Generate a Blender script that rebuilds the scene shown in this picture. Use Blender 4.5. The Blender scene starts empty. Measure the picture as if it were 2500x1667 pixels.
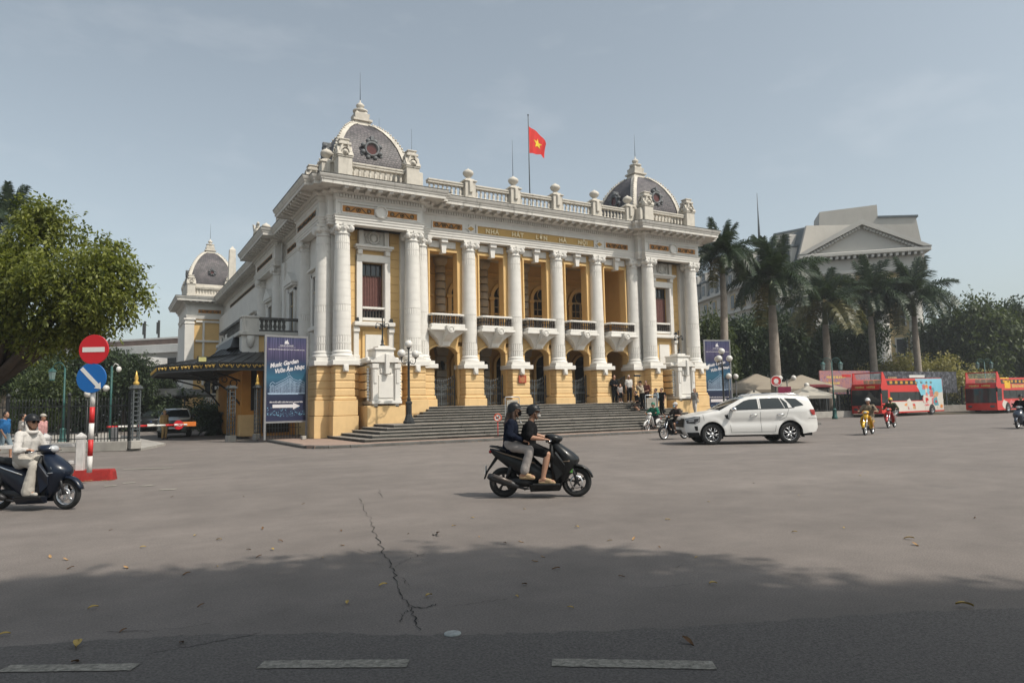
import bpy, math, random
from mathutils import Vector, Matrix, Euler
from mathutils.geometry import delaunay_2d_cdt
random.seed(7)
PI = math.pi
R = math.radians
scene = bpy.context.scene
COL = scene.collection
# ---------------------------------------------------------------- camera
F_PX, PITCH, ROLL, YAW, EYE = 1700.0, R(5.2), R(-1.13), R(30.0), 1.62
_fw = Vector((math.sin(YAW)*math.cos(PITCH), math.cos(YAW)*math.cos(PITCH), math.sin(PITCH)))
_rt = Vector((math.cos(YAW), -math.sin(YAW), 0))
_up = _rt.cross(_fw)
CR = _rt*math.cos(ROLL) + _up*math.sin(ROLL)
CU = -_rt*math.sin(ROLL) + _up*math.cos(ROLL)
CF = _fw
CPOS = Vector((0, 0, EYE))
cam_d = bpy.data.cameras.new('camera')
cam = bpy.data.objects.new('camera', cam_d)
COL.objects.link(cam)
cam.matrix_world = Matrix(((CR.x, CU.x, -CF.x, 0), (CR.y, CU.y, -CF.y, 0), (CR.z, CU.z, -CF.z, EYE), (0, 0, 0, 1)))
cam_d.sensor_width = 36
cam_d.lens = F_PX/2500*36
cam_d.clip_start = 0.1
cam_d.clip_end = 3000
scene.camera = cam
# ---------------------------------------------------------------- sun and sky
SUN_EL, SUN_H = R(53), Vector((0.50, -0.866, 0))      # horizontal direction towards the sun
sun_dir = Vector((SUN_H.x*math.cos(SUN_EL), SUN_H.y*math.cos(SUN_EL), math.sin(SUN_EL)))
sd = bpy.data.lights.new('sun', 'SUN')
sd.energy = 3.2
sd.angle = R(1.0)
sd.color = (1.0, 0.93, 0.83)
sun = bpy.data.objects.new('sun', sd)
COL.objects.link(sun)
sun.rotation_euler = sun_dir.to_track_quat('Z', 'Y').to_euler()
sun.location = (0, 0, 60)
world = bpy.data.worlds.new('World')
scene.world = world
world.use_nodes = True
wn, wl = world.node_tree.nodes, world.node_tree.links
wn.clear()
wout = wn.new('ShaderNodeOutputWorld')
wbg = wn.new('ShaderNodeBackground')
sky = wn.new('ShaderNodeTexSky')
sky.sky_type = 'NISHITA'
sky.sun_disc = False
sky.sun_elevation = SUN_EL
sky.sun_rotation = math.atan2(SUN_H.x, SUN_H.y)
sky.air_density = 1.0
sky.dust_density = 2.6
sky.ozone_density = 1.0
hs = wn.new('ShaderNodeHueSaturation')
hs.inputs['Saturation'].default_value = 0.5
tint = wn.new('ShaderNodeMixRGB'); tint.blend_type = 'MULTIPLY'; tint.inputs['Fac'].default_value = 1.0; tint.inputs['Color2'].default_value = (0.98, 1.03, 0.985, 1)   # humid, slightly green air
wl.new(sky.outputs[0], hs.inputs['Color'])
# thin, very faint cloud veil, the same all round the sky
tc = wn.new('ShaderNodeTexCoord')
mp = wn.new('ShaderNodeMapping'); mp.inputs['Scale'].default_value = (2.2, 2.2, 6.0)
wl.new(tc.outputs['Generated'], mp.inputs['Vector'])
nz = wn.new('ShaderNodeTexNoise'); nz.inputs['Scale'].default_value = 2.4; nz.inputs['Detail'].default_value = 7; nz.inputs['Roughness'].default_value = 0.55
wl.new(mp.outputs[0], nz.inputs['Vector'])
rp = wn.new('ShaderNodeValToRGB'); rp.color_ramp.elements[0].position = 0.56; rp.color_ramp.elements[1].position = 0.78
rp.color_ramp.elements[0].color = (0, 0, 0, 1); rp.color_ramp.elements[1].color = (0.10, 0.10, 0.10, 1)
wl.new(nz.outputs[0], rp.inputs[0])
mx = wn.new('ShaderNodeMixRGB'); mx.inputs['Color2'].default_value = (7.0, 7.0, 7.1, 1)
wl.new(rp.outputs[0], mx.inputs['Fac']); wl.new(hs.outputs[0], tint.inputs['Color1']); wl.new(tint.outputs[0], mx.inputs['Color1'])
wl.new(mx.outputs[0], wbg.inputs['Color'])
wbg.inputs['Strength'].default_value = 0.13
wl.new(wbg.outputs[0], wout.inputs['Surface'])
scene.view_settings.view_transform = 'Standard'
scene.view_settings.look = 'None'
scene.view_settings.gamma = 1.0
scene.view_settings.use_curve_mapping = False
scene.view_settings.exposure = 0.28
scene.render.engine = 'CYCLES'
scene.cycles.max_bounces = 6
scene.cycles.diffuse_bounces = 3
scene.cycles.glossy_bounces = 3
scene.cycles.transparent_max_bounces = 6
scene.cycles.volume_bounces = 0
scene.cycles.caustics_reflective = False
scene.cycles.caustics_refractive = False


def at(u, v, depth):
    """point at a camera depth (metres) behind photo pixel u, v (2500 px wide)"""
    return CPOS + (CF*F_PX + CR*(u-1250) + CU*(833.5-v))*(depth/F_PX)


def ground(u, v, z=0.0):
    d = CF*F_PX + CR*(u-1250) + CU*(833.5-v)
    return CPOS + d*((z-EYE)/d.z)


# ---------------------------------------------------------------- materials
MATS = {}


def mat(name, base, rough=0.6, var=0.12, scale=2.0, bump=0.0, bscale=60.0, metal=0.0, spec=0.4,
        coat=0.0, streak=0.0, streak_col=(0.09, 0.085, 0.075), obj=False, trans=0.0, alpha=1.0, emit=None):
    """a painted / stone / metal surface: colour varied by large noise, stains as streaks, fine bump"""
    if name in MATS:
        return MATS[name]
    m = bpy.data.materials.new(name)
    m.use_nodes = True
    n, l = m.node_tree.nodes, m.node_tree.links
    b = n['Principled BSDF']
    b.inputs['Roughness'].default_value = rough
    b.inputs['Metallic'].default_value = metal
    b.inputs['Specular IOR Level'].default_value = spec
    b.inputs['Coat Weight'].default_value = coat
    b.inputs['Coat Roughness'].default_value = 0.06
    b.inputs['Transmission Weight'].default_value = trans
    b.inputs['Alpha'].default_value = alpha
    c = (base[0], base[1], base[2], 1)
    b.inputs['Base Color'].default_value = c
    if emit:
        b.inputs['Emission Color'].default_value = (*emit[:3], 1)
        b.inputs['Emission Strength'].default_value = emit[3]
    if var > 0 or bump > 0 or streak > 0:
        if obj:
            pos = n.new('ShaderNodeTexCoord').outputs['Object']
        else:
            pos = n.new('ShaderNodeNewGeometry').outputs['Position']
    last = None
    if var > 0:
        t = n.new('ShaderNodeTexNoise')
        t.inputs['Scale'].default_value = scale
        t.inputs['Detail'].default_value = 6
        t.inputs['Roughness'].default_value = 0.65
        l.new(pos, t.inputs['Vector'])
        r = n.new('ShaderNodeValToRGB')
        r.color_ramp.elements[0].position = 0.3
        r.color_ramp.elements[1].position = 0.72
        lo = [max(0, x*(1-var)) for x in base]
        hi = [min(1, x*(1+var)) for x in base]
        r.color_ramp.elements[0].color = (*lo, 1)
        r.color_ramp.elements[1].color = (*hi, 1)
        l.new(t.outputs[0], r.inputs[0])
        last = r.outputs[0]
    if streak > 0:
        mp_ = n.new('ShaderNodeMapping')
        mp_.inputs['Scale'].default_value = (1.6, 1.6, 0.22)
        l.new(pos, mp_.inputs['Vector'])
        t2 = n.new('ShaderNodeTexNoise')
        t2.inputs['Scale'].default_value = 2.3
        t2.inputs['Detail'].default_value = 9
        t2.inputs['Roughness'].default_value = 0.72
        l.new(mp_.outputs[0], t2.inputs['Vector'])
        r2 = n.new('ShaderNodeValToRGB')
        r2.color_ramp.elements[0].position = 0.53
        r2.color_ramp.elements[1].position = 0.80
        r2.color_ramp.elements[0].color = (0, 0, 0, 1)
        r2.color_ramp.elements[1].color = (streak, streak, streak, 1)
        l.new(t2.outputs[0], r2.inputs[0])
        mx_ = n.new('ShaderNodeMixRGB')
        l.new(r2.outputs[0], mx_.inputs['Fac'])
        if last is not None:
            l.new(last, mx_.inputs['Color1'])
        else:
            mx_.inputs['Color1'].default_value = c
        mx_.inputs['Color2'].default_value = (*streak_col, 1)
        last = mx_.outputs[0]
    if last is not None:
        l.new(last, b.inputs['Base Color'])
    if bump > 0:
        t3 = n.new('ShaderNodeTexNoise')
        t3.inputs['Scale'].default_value = bscale
        t3.inputs['Detail'].default_value = 4
        l.new(pos, t3.inputs['Vector'])
        bp = n.new('ShaderNodeBump')
        bp.inputs['Strength'].default_value = bump
        bp.inputs['Distance'].default_value = 0.02
        l.new(t3.outputs[0], bp.inputs['Height'])
        l.new(bp.outputs[0], b.inputs['Normal'])
    MATS[name] = m
    return m


# ---------------------------------------------------------------- mesh builder
class MB:
    """collects shapes; build() links them as ONE mesh object"""

    def __init__(self):
        self.v, self.f, self.mi, self.sm = [], [], [], []

    def add(self, vs, fs, mi=0, sm=False):
        o = len(self.v)
        self.v.extend([tuple(x) for x in vs])
        for f in fs:
            self.f.append(tuple(i+o for i in f))
            self.mi.append(mi)
            self.sm.append(sm)
        return self

    def box(self, x0, x1, y0, y1, z0, z1, mi=0, c=0.0):
        """axis box; c = chamfer of all edges"""
        if c <= 0:
            vs = [(x, y, z) for z in (z0, z1) for y in (y0, y1) for x in (x0, x1)]
            fs = [(0, 2, 3, 1), (4, 5, 7, 6), (0, 1, 5, 4), (2, 6, 7, 3), (0, 4, 6, 2), (1, 3, 7, 5)]
            return self.add(vs, fs, mi)
        c = min(c, (x1-x0)*.45, (y1-y0)*.45, (z1-z0)*.45)
        vs = []
        idx = {}
        for sx in (0, 1):
            for sy in (0, 1):
                for sz in (0, 1):
                    X, Y, Z = (x0, x1)[sx], (y0, y1)[sy], (z0, z1)[sz]
                    dx, dy, dz = (c, -c)[sx], (c, -c)[sy], (c, -c)[sz]
                    idx[sx, sy, sz, 'x'] = len(vs); vs.append((X, Y+dy, Z+dz))
                    idx[sx, sy, sz, 'y'] = len(vs); vs.append((X+dx, Y, Z+dz))
                    idx[sx, sy, sz, 'z'] = len(vs); vs.append((X+dx, Y+dy, Z))
        I = lambda a, b, cc, k: idx[a, b, cc, k]
        fs = []
        for s in (0, 1):
            q = [I(s, 0, 0, 'x'), I(s, 1, 0, 'x'), I(s, 1, 1, 'x'), I(s, 0, 1, 'x')]
            fs.append(q if s else q[::-1])
            q = [I(0, s, 0, 'y'), I(0, s, 1, 'y'), I(1, s, 1, 'y'), I(1, s, 0, 'y')]
            fs.append(q if s else q[::-1])
            q = [I(0, 0, s, 'z'), I(1, 0, s, 'z'), I(1, 1, s, 'z'), I(0, 1, s, 'z')]
            fs.append(q if s else q[::-1])
        for a in (0, 1):
            for b in (0, 1):
                q = [I(a, b, 0, 'x'), I(a, b, 1, 'x'), I(a, b, 1, 'y'), I(a, b, 0, 'y')]
                fs.append(q if (a == b) else q[::-1])
                q = [I(a, 0, b, 'x'), I(a, 1, b, 'x'), I(a, 1, b, 'z'), I(a, 0, b, 'z')]
                fs.append(q[::-1] if (a == b) else q)
                q = [I(0, a, b, 'y'), I(1, a, b, 'y'), I(1, a, b, 'z'), I(0, a, b, 'z')]
                fs.append(q if (a == b) else q[::-1])
                for cc in (0, 1):
                    q = [I(a, b, cc, 'x'), I(a, b, cc, 'y'), I(a, b, cc, 'z')]
                    fs.append(q if (a+b+cc) % 2 else q[::-1])
        return self.add(vs, fs, mi)

    def cbox(self, cx, cy, cz, sx, sy, sz, mi=0, c=0.0):
        return self.box(cx-sx/2, cx+sx/2, cy-sy/2, cy+sy/2, cz-sz/2, cz+sz/2, mi, c)

    def lathe(self, prof, seg=24, cx=0, cy=0, cz=0, mi=0, sm=True, cap=True, ang0=0.0, arc=2*PI, rmod=None, axis='z'):
        full = abs(arc-2*PI) < 1e-6
        n = seg if full else seg+1
        vs = []
        for (r, z) in prof:
            for k in range(n):
                a = ang0+arc*k/seg
                rr = r*(rmod(a) if rmod else 1)
                p = (rr*math.cos(a), rr*math.sin(a), z)
                if axis == 'y':
                    p = (p[0], p[2], p[1])
                elif axis == 'x':
                    p = (p[2], p[0], p[1])
                vs.append((cx+p[0], cy+p[1], cz+p[2]))
        fs = []
        flip = axis == 'y'
        for i in range(len(prof)-1):
            for k in range(seg):
                k2 = (k+1) % n
                q = (i*n+k, i*n+k2, (i+1)*n+k2, (i+1)*n+k)
                fs.append(q[::-1] if flip else q)
        self.add(vs, fs, mi, sm)
        if cap and full:
            o = len(self.v)-len(vs)
            a = tuple(range(o, o+n)); b = tuple(range(o+(len(prof)-1)*n, o+len(prof)*n))
            self.f.append(a if flip else a[::-1]); self.mi.append(mi); self.sm.append(False)
            self.f.append(b[::-1] if flip else b); self.mi.append(mi); self.sm.append(False)
        return self

    def tube(self, pts, rad, seg=8, mi=0, sm=True, cap=True):
        pts = [Vector(p) for p in pts]
        if not isinstance(rad, (list, tuple)):
            rad = [rad]*len(pts)
        n = len(pts)
        vs = []
        prev = None
        for i, p in enumerate(pts):
            d = (pts[min(i+1, n-1)]-pts[max(i-1, 0)])
            if d.length < 1e-9:
                d = Vector((0, 0, 1))
            d.normalize()
            if prev is None:
                a = Vector((0, 0, 1)) if abs(d.z) < .9 else Vector((1, 0, 0))
                u = d.cross(a).normalized()
            else:
                u = (prev-d*prev.dot(d))
                if u.length < 1e-6:
                    u = d.orthogonal()
                u.normalize()
            prev = u
            w = d.cross(u)
            for k in range(seg):
                a = 2*PI*k/seg
                q = p+(u*math.cos(a)+w*math.sin(a))*rad[i]
                vs.append(tuple(q))
        fs = []
        for i in range(n-1):
            for k in range(seg):
                k2 = (k+1) % seg
                fs.append((i*seg+k, i*seg+k2, (i+1)*seg+k2, (i+1)*seg+k))
        if cap:
            fs.append(tuple(range(seg))[::-1])
            fs.append(tuple(range((n-1)*seg, n*seg)))
        return self.add(vs, fs, mi, sm)

    def ball(self, c, r, seg=12, rings=8, mi=0, rot=None):
        if not isinstance(r, (list, tuple)):
            r = (r, r, r)
        vs = [(0, 0, -1)]
        for i in range(1, rings):
            t = -PI/2+PI*i/rings
            for k in range(seg):
                a = 2*PI*k/seg
                vs.append((math.cos(t)*math.cos(a), math.cos(t)*math.sin(a), math.sin(t)))
        vs.append((0, 0, 1))
        fs = []
        for k in range(seg):
            fs.append((0, 1+(k+1) % seg, 1+k))
        for i in range(rings-2):
            for k in range(seg):
                a, b = 1+i*seg+k, 1+i*seg+(k+1) % seg
                fs.append((a, b, b+seg, a+seg))
        o = 1+(rings-2)*seg
        for k in range(seg):
            fs.append((o+k, o+(k+1) % seg, len(vs)-1))
        out = []
        for p in vs:
            q = Vector((p[0]*r[0], p[1]*r[1], p[2]*r[2]))
            if rot is not None:
                q = rot @ q
            out.append((q.x+c[0], q.y+c[1], q.z+c[2]))
        return self.add(out, fs, mi, True)

    def capsule(self, a, ra, b, rb, seg=12):
        a, b = Vector(a), Vector(b)
        d = (b-a)
        L = d.length
        d = d/L if L > 1e-6 else Vector((0, 0, 1))
        pts, rad = [], []
        for t in (-.98, -.8, -.5, 0):
            pts.append(a+d*ra*t); rad.append(ra*math.sqrt(max(0.002, 1-t*t)))
        for t in (0, .5, .8, .98):
            pts.append(b+d*rb*t); rad.append(rb*math.sqrt(max(0.002, 1-t*t)))
        return self.tube(pts, rad, seg)

    def prism(self, poly, h0, h1, axis='z', mi=0):
        """extrude a 2D polygon; axis z: (x,y), y: (x,z), x: (y,z)"""
        n = len(poly)

        def P(p, h):
            return (p[0], p[1], h) if axis == 'z' else ((p[0], h, p[1]) if axis == 'y' else (h, p[0], p[1]))
        vs = [P(p, h0) for p in poly]+[P(p, h1) for p in poly]
        area = sum(poly[i][0]*poly[(i+1) % n][1]-poly[(i+1) % n][0]*poly[i][1] for i in range(n))
        ccw = (area > 0) == (h1 > h0)
        if axis == 'y':
            ccw = not ccw
        fs = [tuple(range(n)), tuple(range(n, 2*n))[::-1]]
        fs += [(i, n+i, n+(i+1) % n, (i+1) % n) for i in range(n)]
        if ccw:
            fs = [f[::-1] for f in fs]
        return self.add(vs, fs, mi)

    def sweep(self, path, prof, mi=0, closed=False, out=-1):
        """profile (offset, z) swept along an XY path with mitred corners; offset goes to the right-hand side for out=1"""
        n = len(path)
        offs = []
        for i in range(n):
            p = Vector(path[i])
            a = Vector(path[i-1]) if (i > 0 or closed) else None
            b = Vector(path[(i+1) % n]) if (i < n-1 or closed) else None
            ds = []
            if a is not None: ds.append((p-a).normalized())
            if b is not None: ds.append((b-p).normalized())
            ns = [Vector((d.y, -d.x))*out for d in ds]
            if len(ns) == 1:
                m = ns[0]
            else:
                m = ns[0]+ns[1]
                if m.length < 1e-6:
                    m = ns[0]
                else:
                    m = m/(m.length)
                    m = m/max(.2, m.dot(ns[0]))
            offs.append(m)
        vs = []
        k = len(prof)
        for i in range(n):
            for (o, z) in prof:
                vs.append((path[i][0]+offs[i].x*o, path[i][1]+offs[i].y*o, z))
        fs = []
        for i in range(n if closed else n-1):
            j = (i+1) % n
            for q in range(k-1):
                f = (i*k+q, j*k+q, j*k+q+1, i*k+q+1)
                fs.append(f if out > 0 else f[::-1])
        self.add(vs, fs, mi)
        if not closed:
            o = len(self.v)-len(vs)
            a = tuple(range(o, o+k)); b = tuple(range(o+(n-1)*k, o+n*k))
            self.f.append(a if out > 0 else a[::-1]); self.mi.append(mi); self.sm.append(False)
            self.f.append(b[::-1] if out > 0 else b); self.mi.append(mi); self.sm.append(False)
        return self

    def loft(self, rings, mi=0, sm=True, closed=True, cap=True):
        """rings of equal point count"""
        k = len(rings[0])
        vs = [p for r in rings for p in r]
        fs = []
        for i in range(len(rings)-1):
            for q in range(k if closed else k-1):
                q2 = (q+1) % k
                fs.append((i*k+q, i*k+q2, (i+1)*k+q2, (i+1)*k+q))
        if cap and closed:
            fs.append(tuple(range(k))[::-1])
            fs.append(tuple(range((len(rings)-1)*k, len(rings)*k)))
        return self.add(vs, fs, mi, sm)

    def merge(self, other, M=None, mi=None):
        vs = [tuple(M @ Vector(p)) for p in other.v] if M is not None else other.v
        o = len(self.v)
        self.v.extend(vs)
        for f, m_, s_ in zip(other.f, other.mi, other.sm):
            self.f.append(tuple(i+o for i in f)); self.mi.append(m_ if mi is None else mi); self.sm.append(s_)
        return self

    def panel(self, poly, fn, step=0.1, mi=0, sm=True, flip=False):
        """polygon (a,b) filled with a fine triangulation and mapped to 3D by fn(a,b)"""
        pts = []
        n = len(poly)
        for i in range(n):
            a, b = Vector(poly[i]), Vector(poly[(i+1) % n])
            m = max(1, int((b-a).length/step))
            for q in range(m):
                pts.append(a.lerp(b, q/m))
        nb = len(pts)
        xs = [p.x for p in pts]; ys = [p.y for p in pts]
        x = min(xs)+step*.5
        while x < max(xs):
            y = min(ys)+step*.5
            while y < max(ys):
                if _inside(pts, x, y, step*.3):
                    pts.append(Vector((x, y)))
                y += step
            x += step
        edges = [(i, (i+1) % nb) for i in range(nb)]
        v2, e2, f2, *_ = delaunay_2d_cdt([Vector((p.x, p.y)) for p in pts], edges, [list(range(nb))], 1, 1e-5)
        self.add([fn(p.x, p.y) for p in v2], [tuple(f)[::-1] if flip else tuple(f) for f in f2], mi, sm)
        return self

    def mesh(self, name, mats):
        me = bpy.data.meshes.new(name)
        me.from_pydata(self.v, [], self.f)
        if not isinstance(mats, (list, tuple)):
            mats = [mats]
        for m in mats:
            me.materials.append(m)
        if len(mats) > 1:
            me.polygons.foreach_set('material_index', self.mi)
        me.polygons.foreach_set('use_smooth', self.sm)
        me.update()
        return me


def _inside(pts, x, y, tol):
    c = False
    n = len(pts)
    for i in range(n):
        a, b = pts[i], pts[(i+1) % n]
        if (a.y > y) != (b.y > y) and x < (b.x-a.x)*(y-a.y)/(b.y-a.y)+a.x:
            c = not c
        if (a.x-x)**2+(a.y-y)**2 < tol*tol:
            return False
    return c


WL = {}          # world origin of unrotated parents


def thing(name, label, cat, loc=(0, 0, 0), rz=0.0, group=None, rx=0, ry=0):
    o = bpy.data.objects.new(name, None)
    o.empty_display_size = 0.3
    COL.objects.link(o)
    o.location = loc
    o.rotation_euler = (rx, ry, rz)
    WL[o.name] = Vector(loc)
    return tag(o, label, cat, group)


def tag(o, label, cat, group=None):
    o['label'] = label
    o['category'] = cat
    if group:
        o['group'] = group
    return o


def struct(o, kind='structure'):
    o['kind'] = kind
    return o


def part(name, shape, mats, parent=None, loc=(0, 0, 0), rot=(0, 0, 0), scale=None, world=False):
    """one mesh object; shape is an MB or a shared mesh. world: coordinates are world coordinates of an unrotated parent"""
    me = shape.mesh(name, mats) if isinstance(shape, MB) else shape
    o = bpy.data.objects.new(name, me)
    COL.objects.link(o)
    l = Vector(loc)
    if parent is not None:
        o.parent = parent
        if world:
            l = l-WL[parent.name]
            WL[o.name] = Vector(loc)
    o.location = l
    o.rotation_euler = rot
    if scale is not None:
        o.scale = scale if isinstance(scale, (tuple, list)) else (scale,)*3
    return o


def copy_tree(o, parent=None):
    c = o.copy()
    COL.objects.link(c)
    c.parent = parent
    for ch in list(o.children):
        copy_tree(ch, c)
    return c


def text_mb(s, size, depth=0.01, shear=0.0, bold=0.0, align='CENTER', spacing=1.0):
    """lettering as mesh in the XZ plane, facing -Y, centred on x=0, base line z=0"""
    cu = bpy.data.curves.new('t', 'FONT')
    cu.body = s
    cu.size = size
    cu.shear = shear
    cu.offset = bold
    cu.extrude = depth/2
    cu.align_x = align
    cu.space_character = spacing
    cu.resolution_u = 3
    o = bpy.data.objects.new('t', cu)
    COL.objects.link(o)
    dg = bpy.context.evaluated_depsgraph_get()
    me = o.evaluated_get(dg).to_mesh()
    mb = MB()
    vs = [(v.co.x, -v.co.z, v.co.y) for v in me.vertices]
    fs = [tuple(p.vertices) for p in me.polygons]
    mb.add(vs, fs)
    o.evaluated_get(dg).to_mesh_clear()
    bpy.data.objects.remove(o)
    bpy.data.curves.remove(cu)
    return mb
# ================================================================ ground, road, pavements
def asphalt():
    m = mat('sunbleached_asphalt', (0.19, 0.175, 0.165), 0.85, 0.0)
    n, l = m.node_tree.nodes, m.node_tree.links
    b = n['Principled BSDF']
    pos = n.new('ShaderNodeNewGeometry').outputs['Position']
    def noise(s, d=6, r=.6, vec=pos):
        t = n.new('ShaderNodeTexNoise'); t.inputs['Scale'].default_value = s; t.inputs['Detail'].default_value = d; t.inputs['Roughness'].default_value = r
        l.new(vec, t.inputs['Vector']); return t.outputs[0]
    def ramp(i, p0, c0, p1, c1):
        r = n.new('ShaderNodeValToRGB'); r.color_ramp.elements[0].position = p0; r.color_ramp.elements[1].position = p1
        r.color_ramp.elements[0].color = (*c0, 1) if isinstance(c0, tuple) else (c0, c0, c0, 1)
        r.color_ramp.elements[1].color = (*c1, 1) if isinstance(c1, tuple) else (c1, c1, c1, 1)
        l.new(i, r.inputs[0]); return r.outputs[0]
    def mixc(f, a, bb, bt='MIX'):
        x = n.new('ShaderNodeMixRGB'); x.blend_type = bt
        for k, v in ((0, f), (1, a), (2, bb)):
            if isinstance(v, (int, float)): x.inputs[k].default_value = v
            elif isinstance(v, tuple): x.inputs[k].default_value = (*v, 1)
            else: l.new(v, x.inputs[k])
        return x.outputs[0]
    big = ramp(noise(.16, 5), .3, (0.164, 0.143, 0.130), .72, (0.208, 0.181, 0.164))
    mid = ramp(noise(1.1, 8, .7), .3, .80, .75, 1.15)
    fine = ramp(noise(60, 3, .75), .3, .62, .72, 1.38)
    fine2 = ramp(noise(260, 2, .7), .3, .78, .75, 1.25)
    c = mixc(1.0, big, mid, 'MULTIPLY')
    c = mixc(1.0, c, fine, 'MULTIPLY')
    c = mixc(1.0, c, fine2, 'MULTIPLY')
    # long faint tyre-worn bands that follow the traffic sweep
    mp_ = n.new('ShaderNodeMapping'); mp_.inputs['Rotation'].default_value = (0, 0, R(-33)); mp_.inputs['Scale'].default_value = (.05, .55, 1)
    l.new(pos, mp_.inputs['Vector'])
    band = ramp(noise(1.0, 5, .6, mp_.outputs[0]), .42, .93, .66, 1.05)
    c = mixc(1.0, c, band, 'MULTIPLY')
    # oil spots
    spot = ramp(noise(.9, 3, .5), .66, 0.0, .76, .35)
    c = mixc(spot, c, (0.09, 0.085, 0.08))
    l.new(c, b.inputs['Base Color'])
    bp = n.new('ShaderNodeBump'); bp.inputs['Strength'].default_value = .5; bp.inputs['Distance'].default_value = .012
    l.new(noise(120, 3, .7), bp.inputs['Height'])
    l.new(bp.outputs[0], b.inputs['Normal'])
    return m


ASPH = asphalt()
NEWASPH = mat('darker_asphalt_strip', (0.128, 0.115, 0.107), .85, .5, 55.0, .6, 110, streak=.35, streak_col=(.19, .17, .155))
PAVE = mat('pink_brown_pavement', (0.285, 0.205, 0.165), .85, .14, 1.2, .3, 40, streak=0.0)
KERB = mat('dark_kerb_stone', (0.10, 0.095, 0.088), .85, .3, 2.2, .3, 30)
KERBL = mat('pale_kerb_concrete', (0.34, 0.32, 0.29), .85, .2, 2, .3, 30)
CRACK = mat('crack_dark', (0.018, 0.017, 0.016), .9, 0.2, 9)
LINE = mat('worn_road_paint', (0.27, 0.25, 0.215), .85, .55, 30, .4, 90, streak=.8, streak_col=(.12, .11, .10))
SOIL = mat('park_soil', (0.10, 0.085, 0.06), .95, .3, 1.0, .4, 20)

road = struct(part('road', MB().box(-400, 900, -400, 900, -.5, 0.0), ASPH))
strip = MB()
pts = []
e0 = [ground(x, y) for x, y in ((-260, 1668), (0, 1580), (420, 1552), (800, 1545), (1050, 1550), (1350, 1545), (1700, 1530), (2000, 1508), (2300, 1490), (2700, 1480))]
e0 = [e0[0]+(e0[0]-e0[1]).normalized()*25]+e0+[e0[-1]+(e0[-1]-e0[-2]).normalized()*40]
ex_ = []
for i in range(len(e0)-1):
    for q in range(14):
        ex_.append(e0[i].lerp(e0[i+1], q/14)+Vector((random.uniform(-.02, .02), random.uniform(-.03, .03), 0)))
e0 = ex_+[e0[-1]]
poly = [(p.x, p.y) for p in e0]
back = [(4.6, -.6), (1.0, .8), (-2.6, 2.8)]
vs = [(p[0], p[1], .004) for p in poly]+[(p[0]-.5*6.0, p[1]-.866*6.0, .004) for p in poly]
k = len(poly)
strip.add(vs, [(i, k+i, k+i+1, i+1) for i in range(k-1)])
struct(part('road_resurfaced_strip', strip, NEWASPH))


def road_dash(u0, v0, u1, v1, w):
    a, b = ground(u0, v0), ground(u1, v1)
    d = (b-a).normalized()
    nr = Vector((-d.y, d.x, 0))
    m_ = MB()
    n = 22
    vs = []
    for i in range(n+1):
        p = a.lerp(b, i/n)
        j = lambda: random.uniform(-.006, .006)
        vs += [(p.x-nr.x*(w/2+j())+d.x*j(), p.y-nr.y*(w/2+j()), .009), (p.x+nr.x*(w/2+j()), p.y+nr.y*(w/2+j()), .009)]
    m_.add(vs, [(2*i, 2*i+2, 2*i+3, 2*i+1) for i in range(n)])
    return struct(part('lane_mark', m_, LINE))


road_dash(635, 1624, 995, 1621, .135)
road_dash(1348, 1619, 1745, 1626, .135)
road_dash(10, 1634, 330, 1630, .12)
for (a, b, c, d) in ((255, 1187, 285, 1185), (300, 1180, 330, 1178), (345, 1187, 375, 1184), (390, 1196, 430, 1194), (300, 1146, 420, 1142)):
    road_dash(a, b, c, d, .22)

# opera pavement with kerb
pv = [(7.25, 28.75), (9.2, 28.45), (37.2, 28.3), (39.4, 29.2), (40.6, 31.5), (40.8, 60), (7.0, 60), (7.0, 31.0), (7.05, 29.2)]
struct(part('pavement', MB().prism(pv, -.1, .12), PAVE))
path = [(7.0, 37.0), (7.0, 30.4), (7.06, 29.4), (7.3, 28.8), (7.75, 28.5), (8.6, 28.36), (22, 28.28), (37.2, 28.25), (38.8, 28.6), (40.1, 29.8), (40.65, 31.6), (40.8, 60)]
kerb = struct(part('kerb', MB(), KERB))
L = 0
full = [Vector(p) for p in path]
segs = []
for i in range(len(full)-1):
    a, b = full[i], full[i+1]
    m_ = max(1, int(round((b-a).length/1.0)))
    for q in range(m_):
        segs.append((a.lerp(b, q/m_), a.lerp(b, (q+1)/m_)))
kb = None
random.seed(11)
for (a, b) in segs:
    d = (b-a).normalized()
    nr = Vector((d.y, -d.x))
    a2, b2 = a+d*.006, b-d*.006
    o_ = random.uniform(-.008, .008)
    zt = .125+random.uniform(-.006, .006)
    ring = lambda p: [(p.x-nr.x*.18, p.y-nr.y*.18, -.1), (p.x-nr.x*.18, p.y-nr.y*.18, zt), (p.x+nr.x*(.03+o_), p.y+nr.y*(.03+o_), zt), (p.x+nr.x*(.06+o_), p.y+nr.y*(.06+o_), zt-.03), (p.x+nr.x*(.07+o_), p.y+nr.y*(.07+o_), -.1)]
    part('kerb_stone', MB().loft([ring(a2), ring(b2)], sm=False), KERB, kerb)
# park beyond the road on the right, with a kerb and low wall
pr = [at(1600, 1000, 58), at(1700, 1000, 57), at(2080, 1000, 60), at(2600, 1000, 66), at(2900, 1000, 120), at(1500, 1000, 160)]
struct(part('park_ground', MB().prism([(p.x, p.y) for p in pr], -.1, .13), SOIL))
# left-hand forecourt pavement by the railings
pl_ = [(1.2, 33.6), (-14, 42.4), (-22, 60), (0, 62), (2.4, 38)]
struct(part('forecourt_pavement', MB().prism(pl_, -.1, .10), KERBL))

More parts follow.
